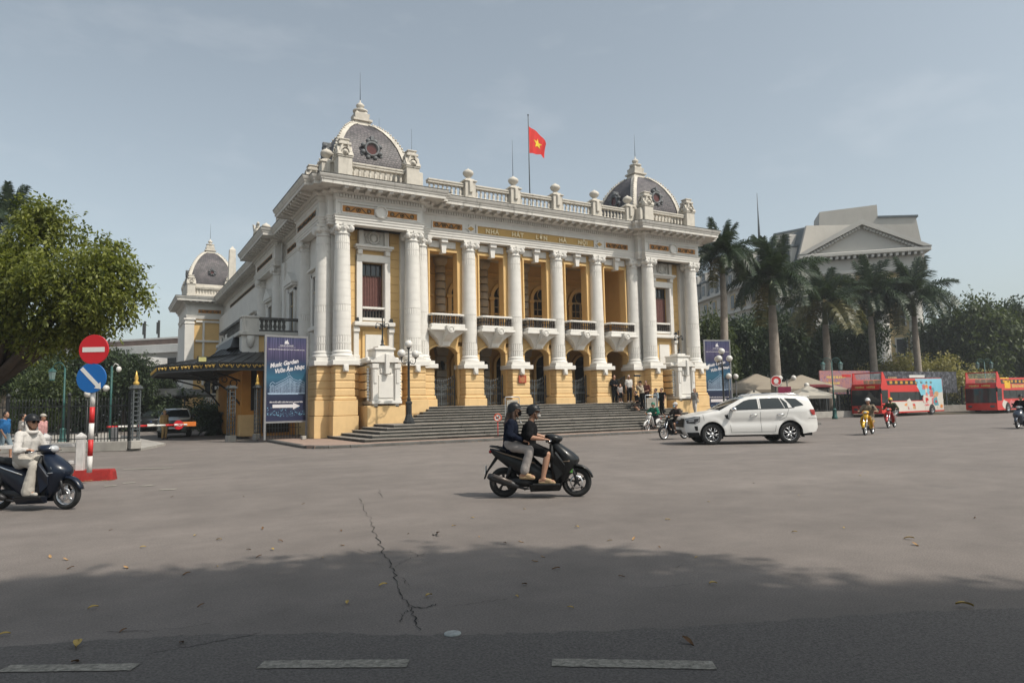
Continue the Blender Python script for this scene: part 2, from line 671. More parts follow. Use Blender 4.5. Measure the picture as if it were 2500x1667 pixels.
# cracks: thin dark sheets lying on the road
def crack(pts_uv, w, jit=6):
    m_ = MB()
    P_ = []
    for i in range(len(pts_uv)-1):
        (u0, v0), (u1, v1) = pts_uv[i], pts_uv[i+1]
        n = 7
        for q in range(n):
            t = q/n
            P_.append(ground(u0+(u1-u0)*t+random.uniform(-jit, jit), v0+(v1-v0)*t+random.uniform(-jit*.4, jit*.4)))
    P_.append(ground(*pts_uv[-1]))
    vs = []
    for i, p in enumerate(P_):
        d = (P_[min(i+1, len(P_)-1)]-P_[max(0, i-1)]).normalized()
        nr = Vector((-d.y, d.x, 0))
        ww = w*random.uniform(.35, 1.3)*(1 if 0 < i < len(P_)-1 else .2)
        vs += [(p.x-nr.x*ww, p.y-nr.y*ww, .006), (p.x+nr.x*ww, p.y+nr.y*ww, .006)]
    m_.add(vs, [(2*i, 2*i+2, 2*i+3, 2*i+1) for i in range(len(P_)-1)])
    return m_


random.seed(21)
ck = MB()
for (p, w) in (([(905, 1270), (918, 1310), (935, 1345), (950, 1375), (962, 1400), (975, 1440), (992, 1470), (1008, 1500), (1025, 1540)], .0055),
               ([(992, 1478), (1035, 1484), (1070, 1474)], .007), ([(1000, 1490), (980, 1500), (978, 1520)], .004),
               ([(880, 1215), (886, 1240), (905, 1270)], .004), ([(925, 1195), (930, 1215)], .004),
               ([(960, 1385), (1000, 1365), (1040, 1350)], .003), ([(990, 1340), (1010, 1350), (1035, 1358)], .003),
               ([(870, 1340), (905, 1352), (935, 1350)], .003), ([(900, 1370), (935, 1380)], .002), ([(980, 1410), (1000, 1430)], .003),
               ([(1595, 1436), (1660, 1430), (1705, 1425)], .003), ([(1100, 1480), (1180, 1470), (1240, 1462)], .003),
               ([(350, 1600), (460, 1580), (560, 1560), (640, 1545)], .003), ([(255, 1545), (380, 1540), (520, 1522)], .003),
               ([(1640, 1385), (1700, 1378)], .003), ([(1050, 1305), (1075, 1308)], .012)):
    ck.merge(crack(p, w))
struct(part('road_cracks', ck, CRACK), 'stuff')
# ================================================================ materials of the place
WHITE = mat('white_painted_stucco', (0.66, 0.635, 0.59), 0.75, 0.07, 1.2, 0.12, 35, streak=0.20, streak_col=(0.24, 0.22, 0.19))
WHITE2 = mat('white_weathered_cornice', (0.58, 0.555, 0.51), 0.8, 0.10, 1.5, 0.15, 30, streak=0.9, streak_col=(0.10, 0.095, 0.085))
MOULD = mat('cornice_black_mould', (0.13, 0.125, 0.115), 0.9, 0.45, 1.1, 0.2, 25, streak=0.9, streak_col=(0.42, 0.40, 0.37))
YEL = mat('ochre_painted_stucco', (0.66, 0.44, 0.19), 0.78, 0.07, 1.1, 0.12, 30, streak=0.16, streak_col=(0.42, 0.23, 0.09))
YEL2 = mat('ochre_rusticated_stucco', (0.66, 0.455, 0.225), 0.8, 0.09, 1.6, 0.2, 25, streak=0.28, streak_col=(0.36, 0.22, 0.10))
CREAM = mat('cream_stone', (0.54, 0.50, 0.435), 0.8, 0.14, 2.0, 0.2, 30, streak=0.8, streak_col=(0.17, 0.15, 0.125))
BRONZE = mat('dark_bronze_baluster', (0.045, 0.036, 0.03), 0.45, 0.3, 6)
IRON = mat('wrought_iron_grey', (0.075, 0.085, 0.09), 0.5, 0.2, 5)
IRONB = mat('cast_iron_black', (0.022, 0.024, 0.025), 0.45, 0.2, 5)
GOLDP = mat('gold_painted_panel', (0.46, 0.29, 0.09), 0.65, 0.10, 4, 0.15, 50)
GOLDL = mat('gilded_letter', (0.80, 0.68, 0.44), 0.5, 0.08, 6)
ORN_B = mat('ochre_mosaic_ground', (0.42, 0.185, 0.04), 0.6, 0.25, 14)
ORN_G = mat('dark_scroll_mosaic', (0.035, 0.037, 0.024), 0.6, 0.3, 14)
ORN_C = mat('blue_grey_mosaic', (0.16, 0.24, 0.26), 0.5, 0.2, 10)
GLASSD = mat('dark_window_glass', (0.018, 0.021, 0.024), 0.08, 0.0, 1, spec=0.6)
CURTAIN = mat('maroon_curtain', (0.115, 0.05, 0.042), 0.8, 0.22, 7)
DARKIN = mat('dark_interior', (0.028, 0.024, 0.02), 0.9, 0.2, 2)
WOODF = mat('window_joinery', (0.36, 0.27, 0.15), 0.6, 0.12, 5)
ROOFM = mat('roof_felt', (0.16, 0.155, 0.15), 0.9, 0.2, 1)
PALEB = mat('banded_grey_stone', (0.50, 0.46, 0.40), 0.8, 0.08, 2, 0.15, 30)
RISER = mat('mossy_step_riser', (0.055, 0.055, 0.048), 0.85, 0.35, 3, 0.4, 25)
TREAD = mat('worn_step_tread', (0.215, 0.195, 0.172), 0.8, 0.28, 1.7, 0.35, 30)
REDPL = mat('red_plaque', (0.36, 0.065, 0.03), 0.5, 0.1, 8)


def slate_mat():
    m = mat('slate_shingle', (0.105, 0.095, 0.098), 0.55, 0.0)
    n, l = m.node_tree.nodes, m.node_tree.links
    b = n['Principled BSDF']
    tcn = n.new('ShaderNodeTexCoord')
    sep = n.new('ShaderNodeSeparateXYZ'); l.new(tcn.outputs['Object'], sep.inputs[0])
    ad = n.new('ShaderNodeMath'); ad.operation = 'ADD'
    l.new(sep.outputs[0], ad.inputs[0]); l.new(sep.outputs[1], ad.inputs[1])
    cmb = n.new('ShaderNodeCombineXYZ'); l.new(ad.outputs[0], cmb.inputs[0]); l.new(sep.outputs[2], cmb.inputs[1])
    br = n.new('ShaderNodeTexBrick')
    br.inputs['Scale'].default_value = 1.0
    br.inputs['Brick Width'].default_value = 0.20
    br.inputs['Row Height'].default_value = 0.13
    br.inputs['Mortar Size'].default_value = 0.016
    br.inputs['Color1'].default_value = (0.15, 0.135, 0.138, 1)
    br.inputs['Color2'].default_value = (0.085, 0.078, 0.083, 1)
    br.inputs['Mortar'].default_value = (0.03, 0.028, 0.03, 1)
    l.new(cmb.outputs[0], br.inputs['Vector'])
    nz_ = n.new('ShaderNodeTexNoise'); nz_.inputs['Scale'].default_value = 1.1; nz_.inputs['Detail'].default_value = 6
    l.new(tcn.outputs['Object'], nz_.inputs['Vector'])
    rr = n.new('ShaderNodeValToRGB'); rr.color_ramp.elements[0].position = .35; rr.color_ramp.elements[0].color = (.55, .55, .57, 1)
    rr.color_ramp.elements[1].position = .7; rr.color_ramp.elements[1].color = (1.25, 1.2, 1.2, 1)
    l.new(nz_.outputs[0], rr.inputs[0])
    mm = n.new('ShaderNodeMixRGB'); mm.blend_type = 'MULTIPLY'; mm.inputs[0].default_value = 1
    l.new(br.outputs[0], mm.inputs[1]); l.new(rr.outputs[0], mm.inputs[2])
    l.new(mm.outputs[0], b.inputs['Base Color'])
    bp = n.new('ShaderNodeBump'); bp.inputs['Strength'].default_value = .6; bp.inputs['Distance'].default_value = .03
    l.new(br.outputs[1], bp.inputs['Height']); bp.invert = True
    l.new(bp.outputs[0], b.inputs['Normal'])
    return m


SLATE = slate_mat()

# ================================================================ opera house
XC = 22.62
PAV = (XC-10.37, XC+10.37)                 # pavilion centre lines
YP, YC = 35.4, 36.1                        # column axes: pavilions, centre
CENT = [XC-4.62, XC-1.54, XC+1.54, XC+4.62]
HALF = [XC-7.65, XC+7.65]
BAYS = [XC+3.08*(k-2)+(0.10 if k == 4 else (-0.10 if k == 0 else 0)) for k in range(5)]
FLOOR = 1.62
mxr = lambda x: 2*XC-x
OP = thing('opera_house', 'large white and ochre opera house with columns, arcade, balconies and slate domes', 'building', (XC, 45, 0))


def P(name, mb, m, par=None, loc=(0, 0, 0), rot=(0, 0, 0), scale=None):
    return part(name, mb, m, par or OP, loc, rot, scale, world=True)


def gearmod(nfl, dep):
    def f(a):
        t = (a*nfl/(2*PI)) % 1
        return 1-dep if .28 < t < .72 else 1.0
    return f


def column_meshes(rb, rt, z0, z1, nd, tagn):
    """base, drums (some fluted) and capital of one order, origin on the axis at z=0"""
    base = MB()
    s = rb*1.22
    base.lathe([(rb*1.20, z0), (rb*1.24, z0+.05), (rb*1.24, z0+.12), (rb*1.12, z0+.16), (rb*1.07, z0+.20), (rb*1.13, z0+.25), (rb*1.13, z0+.29), (rb*1.02, z0+.33), (rb, z0+.36)], 32)
    bm = base.mesh('column_base', WHITE)
    drums = []
    zs = z0+.35
    h = (z1-zs)/nd
    for i in range(nd):
        a, b = zs+i*h, zs+(i+1)*h-.007
        ra = rb+(rt-rb)*(i/nd)**1.5
        rb_ = rb+(rt-rb)*((i+1)/nd)**1.5
        fl = i in (0, 1, nd-1, nd-2, 5)
        m_ = MB()
        if fl:
            hh = .10*h
            g = gearmod(22, .05)
            m_.lathe([(ra, a), (ra, a+hh)], 88, cap=False)
            m_.lathe([(ra, a+hh), (rb_, b-hh)], 88, rmod=g, sm=False)
            m_.lathe([(rb_, b-hh), (rb_, b)], 88)
        else:
            m_.lathe([(ra, a), (rb_, b)], 48, cap=False)
        drums.append(m_.mesh('drum', WHITE))
    core = MB().lathe([(rb-.014, zs), (rt-.014, z1)], 32)
    cap = MB()
    zc = z1
    cap.lathe([(rt*1.0, zc), (rt*1.10, zc+.03), (rt*1.10, zc+.07), (rt*.98, zc+.10), (rt*1.0, zc+.22), (rt*1.24, zc+.34), (rt*1.26, zc+.42), (rt*1.1, zc+.46)], 32)
    for q in range(4):
        a = PI/4+q*PI/2
        M = Matrix.Translation((0, 0, zc+.33)) @ Matrix.Rotation(a, 4, 'Z')
        v = MB()
        v.lathe([(.02, -.10), (.15, -.10), (.185, -.07), (.185, .07), (.15, .10), (.02, .10)], 18, cx=rt*1.30, axis='y')
        v.lathe([(.07, -.13), (.07, .13)], 10, cx=rt*1.30, axis='y')
        v.cbox(rt*.95, 0, .10, rt*.9, .18, .10)
        cap.merge(v, M)
    for q in range(12):
        a = 2*PI*q/12
        cap.ball((math.cos(a)*rt*1.18, math.sin(a)*rt*1.18, zc+.30), (.06, .06, .07), 6, 4)
    w = rt*1.33
    cap.prism([(-w, -w), (-w*.3, -w*.84), (w*.3, -w*.84), (w, -w), (w*.84, -w*.3), (w*.84, w*.3), (w, w), (w*.3, w*.84), (-w*.3, w*.84), (-w, w), (-w*.84, w*.3), (-w*.84, -w*.3)], zc+.47, zc+.60)
    cap.cbox(0, -w*.86, zc+.50, .16, .10, .18)
    cap.cbox(0, w*.86, zc+.50, .16, .10, .18)
    return bm, drums, cap.mesh('capital', WHITE), core


COLM = {'p': column_meshes(.47, .375, 4.22, 10.62, 15, 'p'), 'c': column_meshes(.445, .385, 4.12, 10.56, 15, 'c')}
COLC = {k: v[3].mesh('column', WHITE) for k, v in COLM.items()}


def column(x, y, kind):
    bm, drums, cap, _ = COLM[kind]
    c = P('column', COLC[kind], None, loc=(x, y, 0))
    P('column_base', bm, None, c, (x, y, 0))
    for d in drums:
        P('drum', d, None, c, (x, y, 0))
    P('capital', cap, None, c, (x, y, 0))
    return c


for pc in PAV:
    for s in (-1, 1):
        column(pc+s*1.95, YP, 'p')
for x in CENT+HALF:
    column(x, YC, 'c')
column(9.55, 36.25, 'p')
column(mxr(9.55), 36.25, 'p')


# ---------------- piers under the columns
def pier(xc, yf, yb, hw, z0, slab_z, plinth_z=2.14, groove=None, par=None, drop=True):
    """rusticated ochre pier with white slab; yf front face, yb back"""
    c = MB().box(xc-hw+.03, xc+hw-.03, yf+.03, yb, z0, slab_z)
    pr = P('pier', c, YEL2)
    w = hw+.11
    if groove:
        P('plinth_stone', MB().box(xc-w-.03, xc+w+.03, yf-.14, yb, z0, groove-.02, c=.015), YEL2, pr)
        P('plinth_stone', MB().box(xc-w, xc+w, yf-.11, yb, groove, plinth_z-.12, c=.02), YEL2, pr)
    else:
        P('plinth_stone', MB().box(xc-w, xc+w, yf-.11, yb, z0, plinth_z-.12, c=.02), YEL2, pr)
    P('plinth_moulding', MB().box(xc-w+.05, xc+w-.05, yf-.06, yb, plinth_z-.12, plinth_z+.06, c=.04), YEL2, pr)
    n = 4
    z = plinth_z+.10
    h = (slab_z-z)/n
    for i in range(n):
        P('rusticated_block', MB().box(xc-hw, xc+hw, yf, yb-.002, z+i*h, z+(i+1)*h-.055, c=.03), YEL2, pr)
    sb = P('slab', MB().box(xc-hw-.16, xc+hw+.16, yf-.16, yb-.004, slab_z, slab_z+.24, c=.015), WHITE, pr)
    P('slab_step', MB().box(xc-hw-.02, xc+hw+.02, yf-.02, yb-.006, slab_z+.24, slab_z+.42, c=.012), WHITE, pr)
    if drop:
        d = MB().box(xc-.13, xc+.13, yf-.20, yf+.05, slab_z-.34, slab_z+.02, c=.02)
        d.lathe([(.10, -.05), (.10, .0), (.06, .03)], 12, xc, yf-.20, slab_z-.20, axis='y')
        P('drop_ornament', d, WHITE, pr)
    return pr


for pc in PAV:
    for s in (-1, 1):
        pier(pc+s*1.95, 34.82, 36.6, .52, .12, 3.80, groove=1.25)
for x in CENT:
    pier(x, 35.48, 36.7, .60, FLOOR-.05, 3.72)
for x in HALF:
    pier(x, 35.52, 36.7, .56, FLOOR-.6, 3.72, drop=False)
pier(9.55, 35.62, 37.2, .50, .12, 3.80, groove=1.25, drop=False)
pier(mxr(9.55), 35.62, 37.2, .50, .12, 3.80, groove=1.25, drop=False)

# ---------------- pavilion fronts
for pi, pc in enumerate(PAV):
    sg = 1 if pi == 0 else -1
    # base wall between the piers
    w = P('base_wall', MB().box(pc-1.5, pc+1.5, 35.74, 36.6, .12, 3.82), YEL2)
    for i in range(4):
        h = (3.80-2.24)/4
        for sx in (-1, 1):
            xa, xb = sorted((pc+sx*1.44, pc+sx*.86))
            P('rusticated_block', MB().box(xa, xb, 35.62, 35.9, 2.24+i*h, 2.24+(i+1)*h-.055, c=.03), YEL2, w)
    P('ledge', MB().box(pc-1.45, pc+1.45, 35.45, 36.6, 3.82, 4.04, c=.02), WHITE, w)
    P('ledge', MB().box(pc-1.42, pc+1.42, 35.7, 36.6, 4.04, 4.2, c=.02), WHITE, w)
    # front wall with the tall window
    wl_ = MB()
    wl_.box(pc-2.5, pc-.63, 36.32, 36.8, 4.0, 11.25); wl_.box(pc+.63, pc+2.5, 36.32, 36.8, 4.0, 11.25)
    wl_.box(pc-.63, pc+.63, 36.32, 36.8, 9.5, 11.25); wl_.box(pc-.63, pc+.63, 36.32, 36.8, 4.0, 6.35)
    w = P('front_wall', wl_, YEL)
    for s in (-1, 1):
        for i in range(15):
            xa, xb = sorted((pc+s*.98, pc+s*1.62))
            P('ashlar_block', MB().box(xa, xb, 36.27, 36.4, 4.22+i*.462, 4.22+(i+1)*.462-.014, c=.006), YEL, w)
        # flat pilaster strips behind the columns
        for (o, yy) in ((1.78, 36.05), (2.12, 36.0)):
            P('pilaster', MB().box(pc+s*o-.26, pc+s*o+.26, yy, 36.5, 4.2, 11.2, c=.012), WHITE, w)
    # window
    fr = MB()
    fr.box(pc-.95, pc-.64, 36.12, 36.5, 6.22, 9.86, c=.02); fr.box(pc+.64, pc+.95, 36.12, 36.5, 6.22, 9.86, c=.02)
    fr.box(pc-.95, pc+.95, 36.10, 36.5, 9.50, 9.90, c=.02)
    fr.box(pc-.74, pc-.62, 36.18, 36.52, 6.3, 9.6); fr.box(pc+.62, pc+.74, 36.18, 36.52, 6.3, 9.6)
    win = P('window', fr, WHITE, None)
    g = MB().box(pc-.62, pc+.62, 36.62, 36.66, 6.35, 9.5)
    P('pane', g, GLASSD, win)
    cur = MB()
    n = 16
    vs, fs = [], []
    for i in range(n*4+1):
        t = i/(n*4)
        vs += [(pc-.6+1.2*t, 36.60+.018*math.sin(t*n*2*PI*.5), 6.9), (pc-.6+1.2*t, 36.60+.018*math.sin(t*n*2*PI*.5), 8.82)]
    fs = [(2*i, 2*i+2, 2*i+3, 2*i+1) for i in range(n*4)]
    P('shutter', cur.add(vs, fs, 0, True), CURTAIN, win)
    mb = MB()
    for q in (-.3, 0, .3):
        mb.cbox(pc+q, 36.585, 9.16, .035, .03, .68)
    mb.cbox(pc, 36.585, 8.82, 1.24, .035, .06)
    P('glazing_bar', mb, BRONZE, win)
    rl = P('window_balustrade', MB().box(pc-.62, pc+.62, 36.14, 36.34, 6.93, 7.05, c=.015).box(pc-.62, pc+.62, 36.16, 36.36, 6.3, 6.46, c=.015), WHITE, win)
    sb = MB().lathe([(.055, 6.46), (.055, 6.50), (.03, 6.53), (.065, 6.64), (.03, 6.80), (.05, 6.86), (.05, 6.93)], 10).mesh('small_baluster', BRONZE)
    for q in range(7):
        P('small_baluster', sb, None, win, (pc-.51+q*.17, 36.25, 0))
    P('sill', MB().box(pc-1.14, pc+1.14, 35.85, 36.5, 5.98, 6.20, c=.03), WHITE, win)
    for s in (-1, 1):
        q = MB().box(pc+s*.98-.14, pc+s*.98+.14, 36.06, 36.45, 4.2, 5.98, c=.015)
        q.box(pc+s*.98-.17, pc+s*.98+.17, 35.98, 36.45, 5.66, 5.9, c=.02); q.box(pc+s*.98-.17, pc+s*.98+.17, 36.0, 36.45, 4.2, 4.42, c=.02)
        P('bracket_pilaster', q, WHITE, win)
    P('apron_frame', MB().box(pc-.62, pc+.62, 36.2, 36.4, 4.2, 5.75, c=.03), YEL, win)
    P('apron_panel', MB().box(pc-.46, pc+.46, 36.14, 36.4, 4.2, 5.55, c=.03), WHITE, win)
    hd = MB().box(pc-1.08, pc+1.08, 35.85, 36.45, 10.26, 10.40, c=.02).box(pc-1.0, pc+1.0, 35.95, 36.45, 10.16, 10.26, c=.02)
    hd.box(pc-.92, pc-.64, 36.0, 36.45, 9.88, 10.16, c=.03).box(pc+.64, pc+.92, 36.0, 36.45, 9.88, 10.16, c=.03)
    P('hood', hd, WHITE, win)
    ca = MB().box(pc-.62, pc+.62, 36.18, 36.45, 10.42, 11.2, c=.02)
    for s in (-1, 1):
        ca.box(pc+s*.72-.13, pc+s*.72+.13, 36.02, 36.45, 10.42, 11.2, c=.02)
    for q in range(18):
        a = 2*PI*q/18
        ca.ball((pc+.27*math.cos(a), 36.14, 10.84+.31*math.sin(a)), (.075, .07, .075), 6, 4)
    ca.ball((pc, 36.16, 10.84), (.19, .12, .24), 12, 8)
    for s in (-1, 1):
        for q in range(5):
            ca.ball((pc+s*(.34+.03*q), 36.13, 10.60+.10*q), (.07, .06, .06), 6, 4)
    P('cartouche', ca, WHITE, win)
    # uplight floods standing on the sill
    for s in (-1, 1):
        P('flood_lamp', MB().cbox(pc+s*.95, 36.0, 6.26, .16, .14, .10).cbox(pc+s*.95, 36.0, 6.36, .12, .16, .12), IRONB, win)
    # stele (white aedicule on an ochre block)
    yf = 34.2
    st = P('stele', MB().box(pc-.66, pc+.66, yf+.06, 35.7, 1.95, 3.95, c=.02), WHITE)
    P('stele_base', MB().box(pc-1.02, pc+1.02, yf-.06, 35.8, .12, 1.72, c=.02), YEL2, st)
    for i in range(4):
        hh = (3.8-2.14)/4
        P('rusticated_block', MB().box(pc-.99, pc+.99, yf+.30, 35.78, 2.14+i*hh, 2.14+(i+1)*hh-.055, c=.03), YEL2, st)
    P('stele_sill', MB().box(pc-.80, pc+.80, yf-.16, 35.7, 1.80, 1.96, c=.02).box(pc-.68, pc-.46, yf-.06, 35.6, 1.62, 1.80, c=.02).box(pc+.46, pc+.68, yf-.06, 35.6, 1.62, 1.80, c=.02), WHITE, st)
    for s in (-1, 1):
        q = MB().box(pc+s*.60-.14, pc+s*.60+.14, yf-.06, 35.0, 1.97, 3.80, c=.015)
        q.box(pc+s*.60-.18, pc+s*.60+.18, yf-.12, 35.0, 3.60, 3.86, c=.03); q.box(pc+s*.60-.08, pc+s*.60+.08, yf-.10, 35.0, 2.85, 3.55, c=.015)
        P('stele_pilaster', q, WHITE, st)
        gl = MB()
        for z in range(11):
            gl.ball((pc+s*.86, yf+.30, 2.02+z*.155), (.085, .08, .085), 7, 5)
        P('garland', gl, WHITE, st)
    P('stele_panel', MB().box(pc-.40, pc+.40, yf+.02, 35.0, 2.10, 3.28, c=.02).box(pc-.30, pc+.30, yf-.01, 35.0, 3.36, 3.62, c=.02), WHITE, st)
    poly = [(pc-.86, 3.92), (pc+.86, 3.92), (pc+.86, 4.03)]
    for k in range(13):
        t = k/12
        x = .62-1.24*t
        poly.append((pc+x, 4.03+.30*(1-(x/.62)**2)))
    poly.append((pc-.86, 4.03))
    pd = MB().prism(poly, yf-.16, 35.5, 'y')
    P('pediment', pd, WHITE, st)
    P('keystone', MB().box(pc-.11, pc+.11, yf-.24, 34.6, 3.30, 4.36, c=.03), WHITE, st)
    P('stele_cap', MB().box(pc-.50, pc+.50, yf+.20, 35.6, 4.02, 4.58, c=.03).box(pc-.56, pc+.56, yf+.12, 35.6, 4.58, 4.68, c=.02).box(pc-.34, pc+.34, yf+.3, 35.3, 4.68, 4.80, c=.03), WHITE, st)
    P('stele_shoulder', MB().box(pc-.88, pc+.88, yf+.45, 35.7, 3.9, 4.22, c=.05), WHITE, st)

# ---------------- the arcade and loggia of the centre
wallc = P('arcade_wall', MB().box(XC-7.55, XC+7.55, 36.30, 36.75, 5.30, 6.0), YEL)
for x in CENT+HALF:
    hw = .66 if x in CENT else .52
    P('arcade_pier', MB().box(x-hw, x+hw, 36.25, 36.80, FLOOR-.05, 5.05), YEL, wallc)
    P('loggia_jamb', MB().box(x-hw-.02, x+hw+.02, 36.22, 36.82, 6.0, 11.16, c=.015), YEL, wallc)
    for s in (-1, 1):
        P('jamb_strip', MB().box(x+s*(hw+.02)-.05, x+s*(hw+.02)+.05, 36.12, 36.3, 6.1, 10.5, c=.015), YEL, wallc)
for k, bx in enumerate(BAYS):
    hw = .97
    poly = [(bx-hw, 5.35), (bx-hw, 4.62)]
    for q in range(13):
        t = q/12
        x = -hw*.93+hw*1.86*t
        poly.append((bx+x, 4.62+.44*math.sqrt(max(0, 1-(x/(hw*.935))**2))))
    poly += [(bx+hw, 4.62), (bx+hw, 5.35)]
    P('spandrel', MB().prism(poly, 36.26, 36.78, 'y'), YEL, wallc)
    ring = []
    for q in range(17):
        t = q/16
        x = -hw*.93+hw*1.86*t
        ring.append((bx+x, 4.60+.45*math.sqrt(max(0, 1-(x/(hw*.935))**2))))
    ring2 = [(bx+(p[0]-bx)*1.12, p[1]+.10) for p in ring]
    am = MB()
    for q in range(16):
        am.prism([ring[q], ring[q+1], ring2[q+1], ring2[q]], 36.16, 36.3, 'y')
    am.box(bx-hw*1.06, bx-hw*.90, 36.16, 36.3, FLOOR, 4.62).box(bx+hw*.90, bx+hw*1.06, 36.16, 36.3, FLOOR, 4.62)
    P('archivolt', am, YEL, wallc)
    # lintel zone with white panels and keystone
    P('lintel', MB().box(bx-1.0, bx+1.0, 36.24, 36.8, 10.46, 11.2).box(bx-.95, bx+.95, 36.12, 36.3, 10.46, 10.60, c=.02), YEL, wallc)
    for s in (-1, 1):
        P('lintel_panel', MB().cbox(bx+s*.52, 36.22, 10.90, .66, .16, .40, c=.02), WHITE, wallc)
    P('keystone', MB().prism([(bx-.12, 10.36), (bx+.12, 10.36), (bx+.17, 10.95), (bx-.17, 10.95)], 35.92, 36.4, 'y').box(bx-.21, bx+.21, 35.80, 36.4, 10.95, 11.2, c=.02), WHITE, wallc)
    # balcony
    yb = 35.42
    rings = []
    for (z, hx, yy) in ((5.02, .30, 36.0), (5.10, .34, 35.95), (5.22, .40, 35.88), (5.40, .52, 35.80), (5.58, .72, 35.70), (5.74, .96, 35.60), (5.84, 1.06, 35.52)):
        rings.append([(bx-hx, 36.4, z), (bx-hx, yy, z), (bx+hx, yy, z), (bx+hx, 36.4, z)])
    bal = P('balcony', MB().loft(rings, sm=False), WHITE)
    P('balcony_slab', MB().box(bx-1.13, bx+1.13, yb-.10, 36.4, 5.84, 6.00, c=.03).box(bx-1.04, bx+1.04, yb-.02, 36.4, 6.0, 6.22, c=.03), WHITE, bal)
    con = MB().prism([(36.2, 4.98), (35.80, 5.03), (35.72, 5.25), (35.46, 5.40), (35.24, 5.58), (35.12, 5.78), (35.08, 6.10), (36.2, 6.10)], bx-.23, bx+.23, 'x')
    con.lathe([(.20, .04), (.20, -.05), (.155, -.06), (.14, -.01), (.11, -.01), (.10, -.06), (.0, -.07)], 20, bx, 35.09, 5.88, axis='y', cap=False, sm=False)
    P('console', con, WHITE, bal)
    P('console_foot', MB().box(bx-.25, bx+.25, 35.86, 36.4, 4.98, 5.14, c=.02), WHITE, bal)
    pts = [(bx-1.0, 36.3, 6.74), (bx-1.0, yb+.32, 6.74), (bx-.93, yb+.12, 6.74), (bx-.75, yb+.06, 6.74), (bx+.75, yb+.06, 6.74), (bx+.93, yb+.12, 6.74), (bx+1.0, yb+.32, 6.74), (bx+1.0, 36.3, 6.74)]
    rl = MB().sweep([(p[0], p[1]) for p in pts], [(-.07, 6.68), (.08, 6.68), (.10, 6.72), (.10, 6.77), (.06, 6.80), (-.07, 6.80), (-.07, 6.68)], out=1)
    P('handrail', rl, WHITE, bal)
    if k == 0:
        BALU = MB().lathe([(.055, 6.22), (.055, 6.27), (.025, 6.30), (.062, 6.40), (.03, 6.56), (.045, 6.62), (.05, 6.69)], 10).mesh('baluster', BRONZE)
    for q in range(12):
        P('baluster', BALU, None, bal, (bx-.88+q*.16, yb+.07, 0))
    for s in (-1, 1):
        for q in range(3):
            P('baluster', BALU, None, bal, (bx+s*1.0, yb+.30+q*.18, 0))
    # iron gate
    gt = MB()
    z0 = FLOOR+.05
    xs = [-.84+i*.12 for i in range(15)]
    for i, x in enumerate(xs):
        t = abs(x)/.84
        top = 3.00+.32*t*t
        main = i in (0, 7, 14)
        gt.cbox(bx+x, 36.55, (z0+top)/2, .05 if main else .022, .05 if main else .022, top-z0)
        gt.lathe([(.03, top), (.045, top+.05), (.0, top+.16)], 6, bx+x, 36.55, 0, sm=False)
    for z in (z0+.10, 2.28, 2.72):
        gt.cbox(bx, 36.55, z, 1.72, .03, .035)
    for i in range(14):
        x = -.78+i*.12
        gt.lathe([(.045, -.01), (.045, .01), (.03, .01), (.03, -.01), (.045, -.01)], 10, bx+x, 36.55, 2.64, axis='y', cap=False)
        gt.lathe([(.05, -.01), (.05, .01), (.035, .01), (.035, -.01), (.05, -.01)], 10, bx+x, 36.55, 2.36, axis='y', cap=False)
    for s in (-1, 1):
        pt = [(bx+s*(.10+.72*i/8), 36.55, 2.78+.42*(i/8)**2+.03*math.sin(i)) for i in range(9)]
        gt.tube(pt, .018, 5)
    P('gate', gt, IRON)

# interior of the loggia
P('loggia_floor', MB().box(XC-7.6, XC+7.6, 36.75, 40.3, 5.75, 6.02), YEL)
P('loggia_ceiling', MB().box(XC-7.6, XC+7.6, 36.7, 40.4, 11.1, 11.3), PALEB)
P('arcade_floor', MB().box(XC-7.9, XC+7.9, 34.98, 40.4, 1.2, FLOOR), TREAD)
bw = P('loggia_back_wall', MB().box(XC-7.7, XC+7.7, 40.3, 40.7, 1.5, 11.3), YEL)
for z in (7.6, 9.9, 10.3):
    P('string_course', MB().box(XC-7.6, XC+7.6, 40.22, 40.32, z, z+.10, c=.02), YEL, bw)
for x in CENT+HALF:
    for i in range(9):
        P('banded_drum', MB().lathe([(.29, 6.05+i*.5), (.33, 6.09+i*.5), (.33, 6.46+i*.5), (.29, 6.50+i*.5)], 20, x, 40.15), PALEB, bw)
    P('banded_capital', MB().lathe([(.31, 10.5), (.36, 10.6), (.45, 10.75), (.48, 11.1)], 20, x, 40.15), PALEB, bw)
    for i in range(7):
        P('banded_block', MB().box(x-.34, x+.34, 40.05, 40.35, 1.65+i*.45, 2.06+i*.45, c=.03), PALEB, bw)
    lb = MB().prism([(x-.34, 4.80), (x+.34, 4.80), (x+.55, 5.75), (x-.55, 5.75)], 39.9, 40.3, 'y')
    P('impost', lb, PALEB, bw)
    ln = MB().cbox(x-.0, 39.86, 4.05, .16, .16, .34).lathe([(.14, 4.22), (.02, 4.40)], 6, x, 39.86, sm=False).cbox(x, 39.95, 4.3, .05, .2, .05).cbox(x, 40.02, 4.25, .14, .05, .4)
    P('wall_lantern', ln, IRONB, bw)
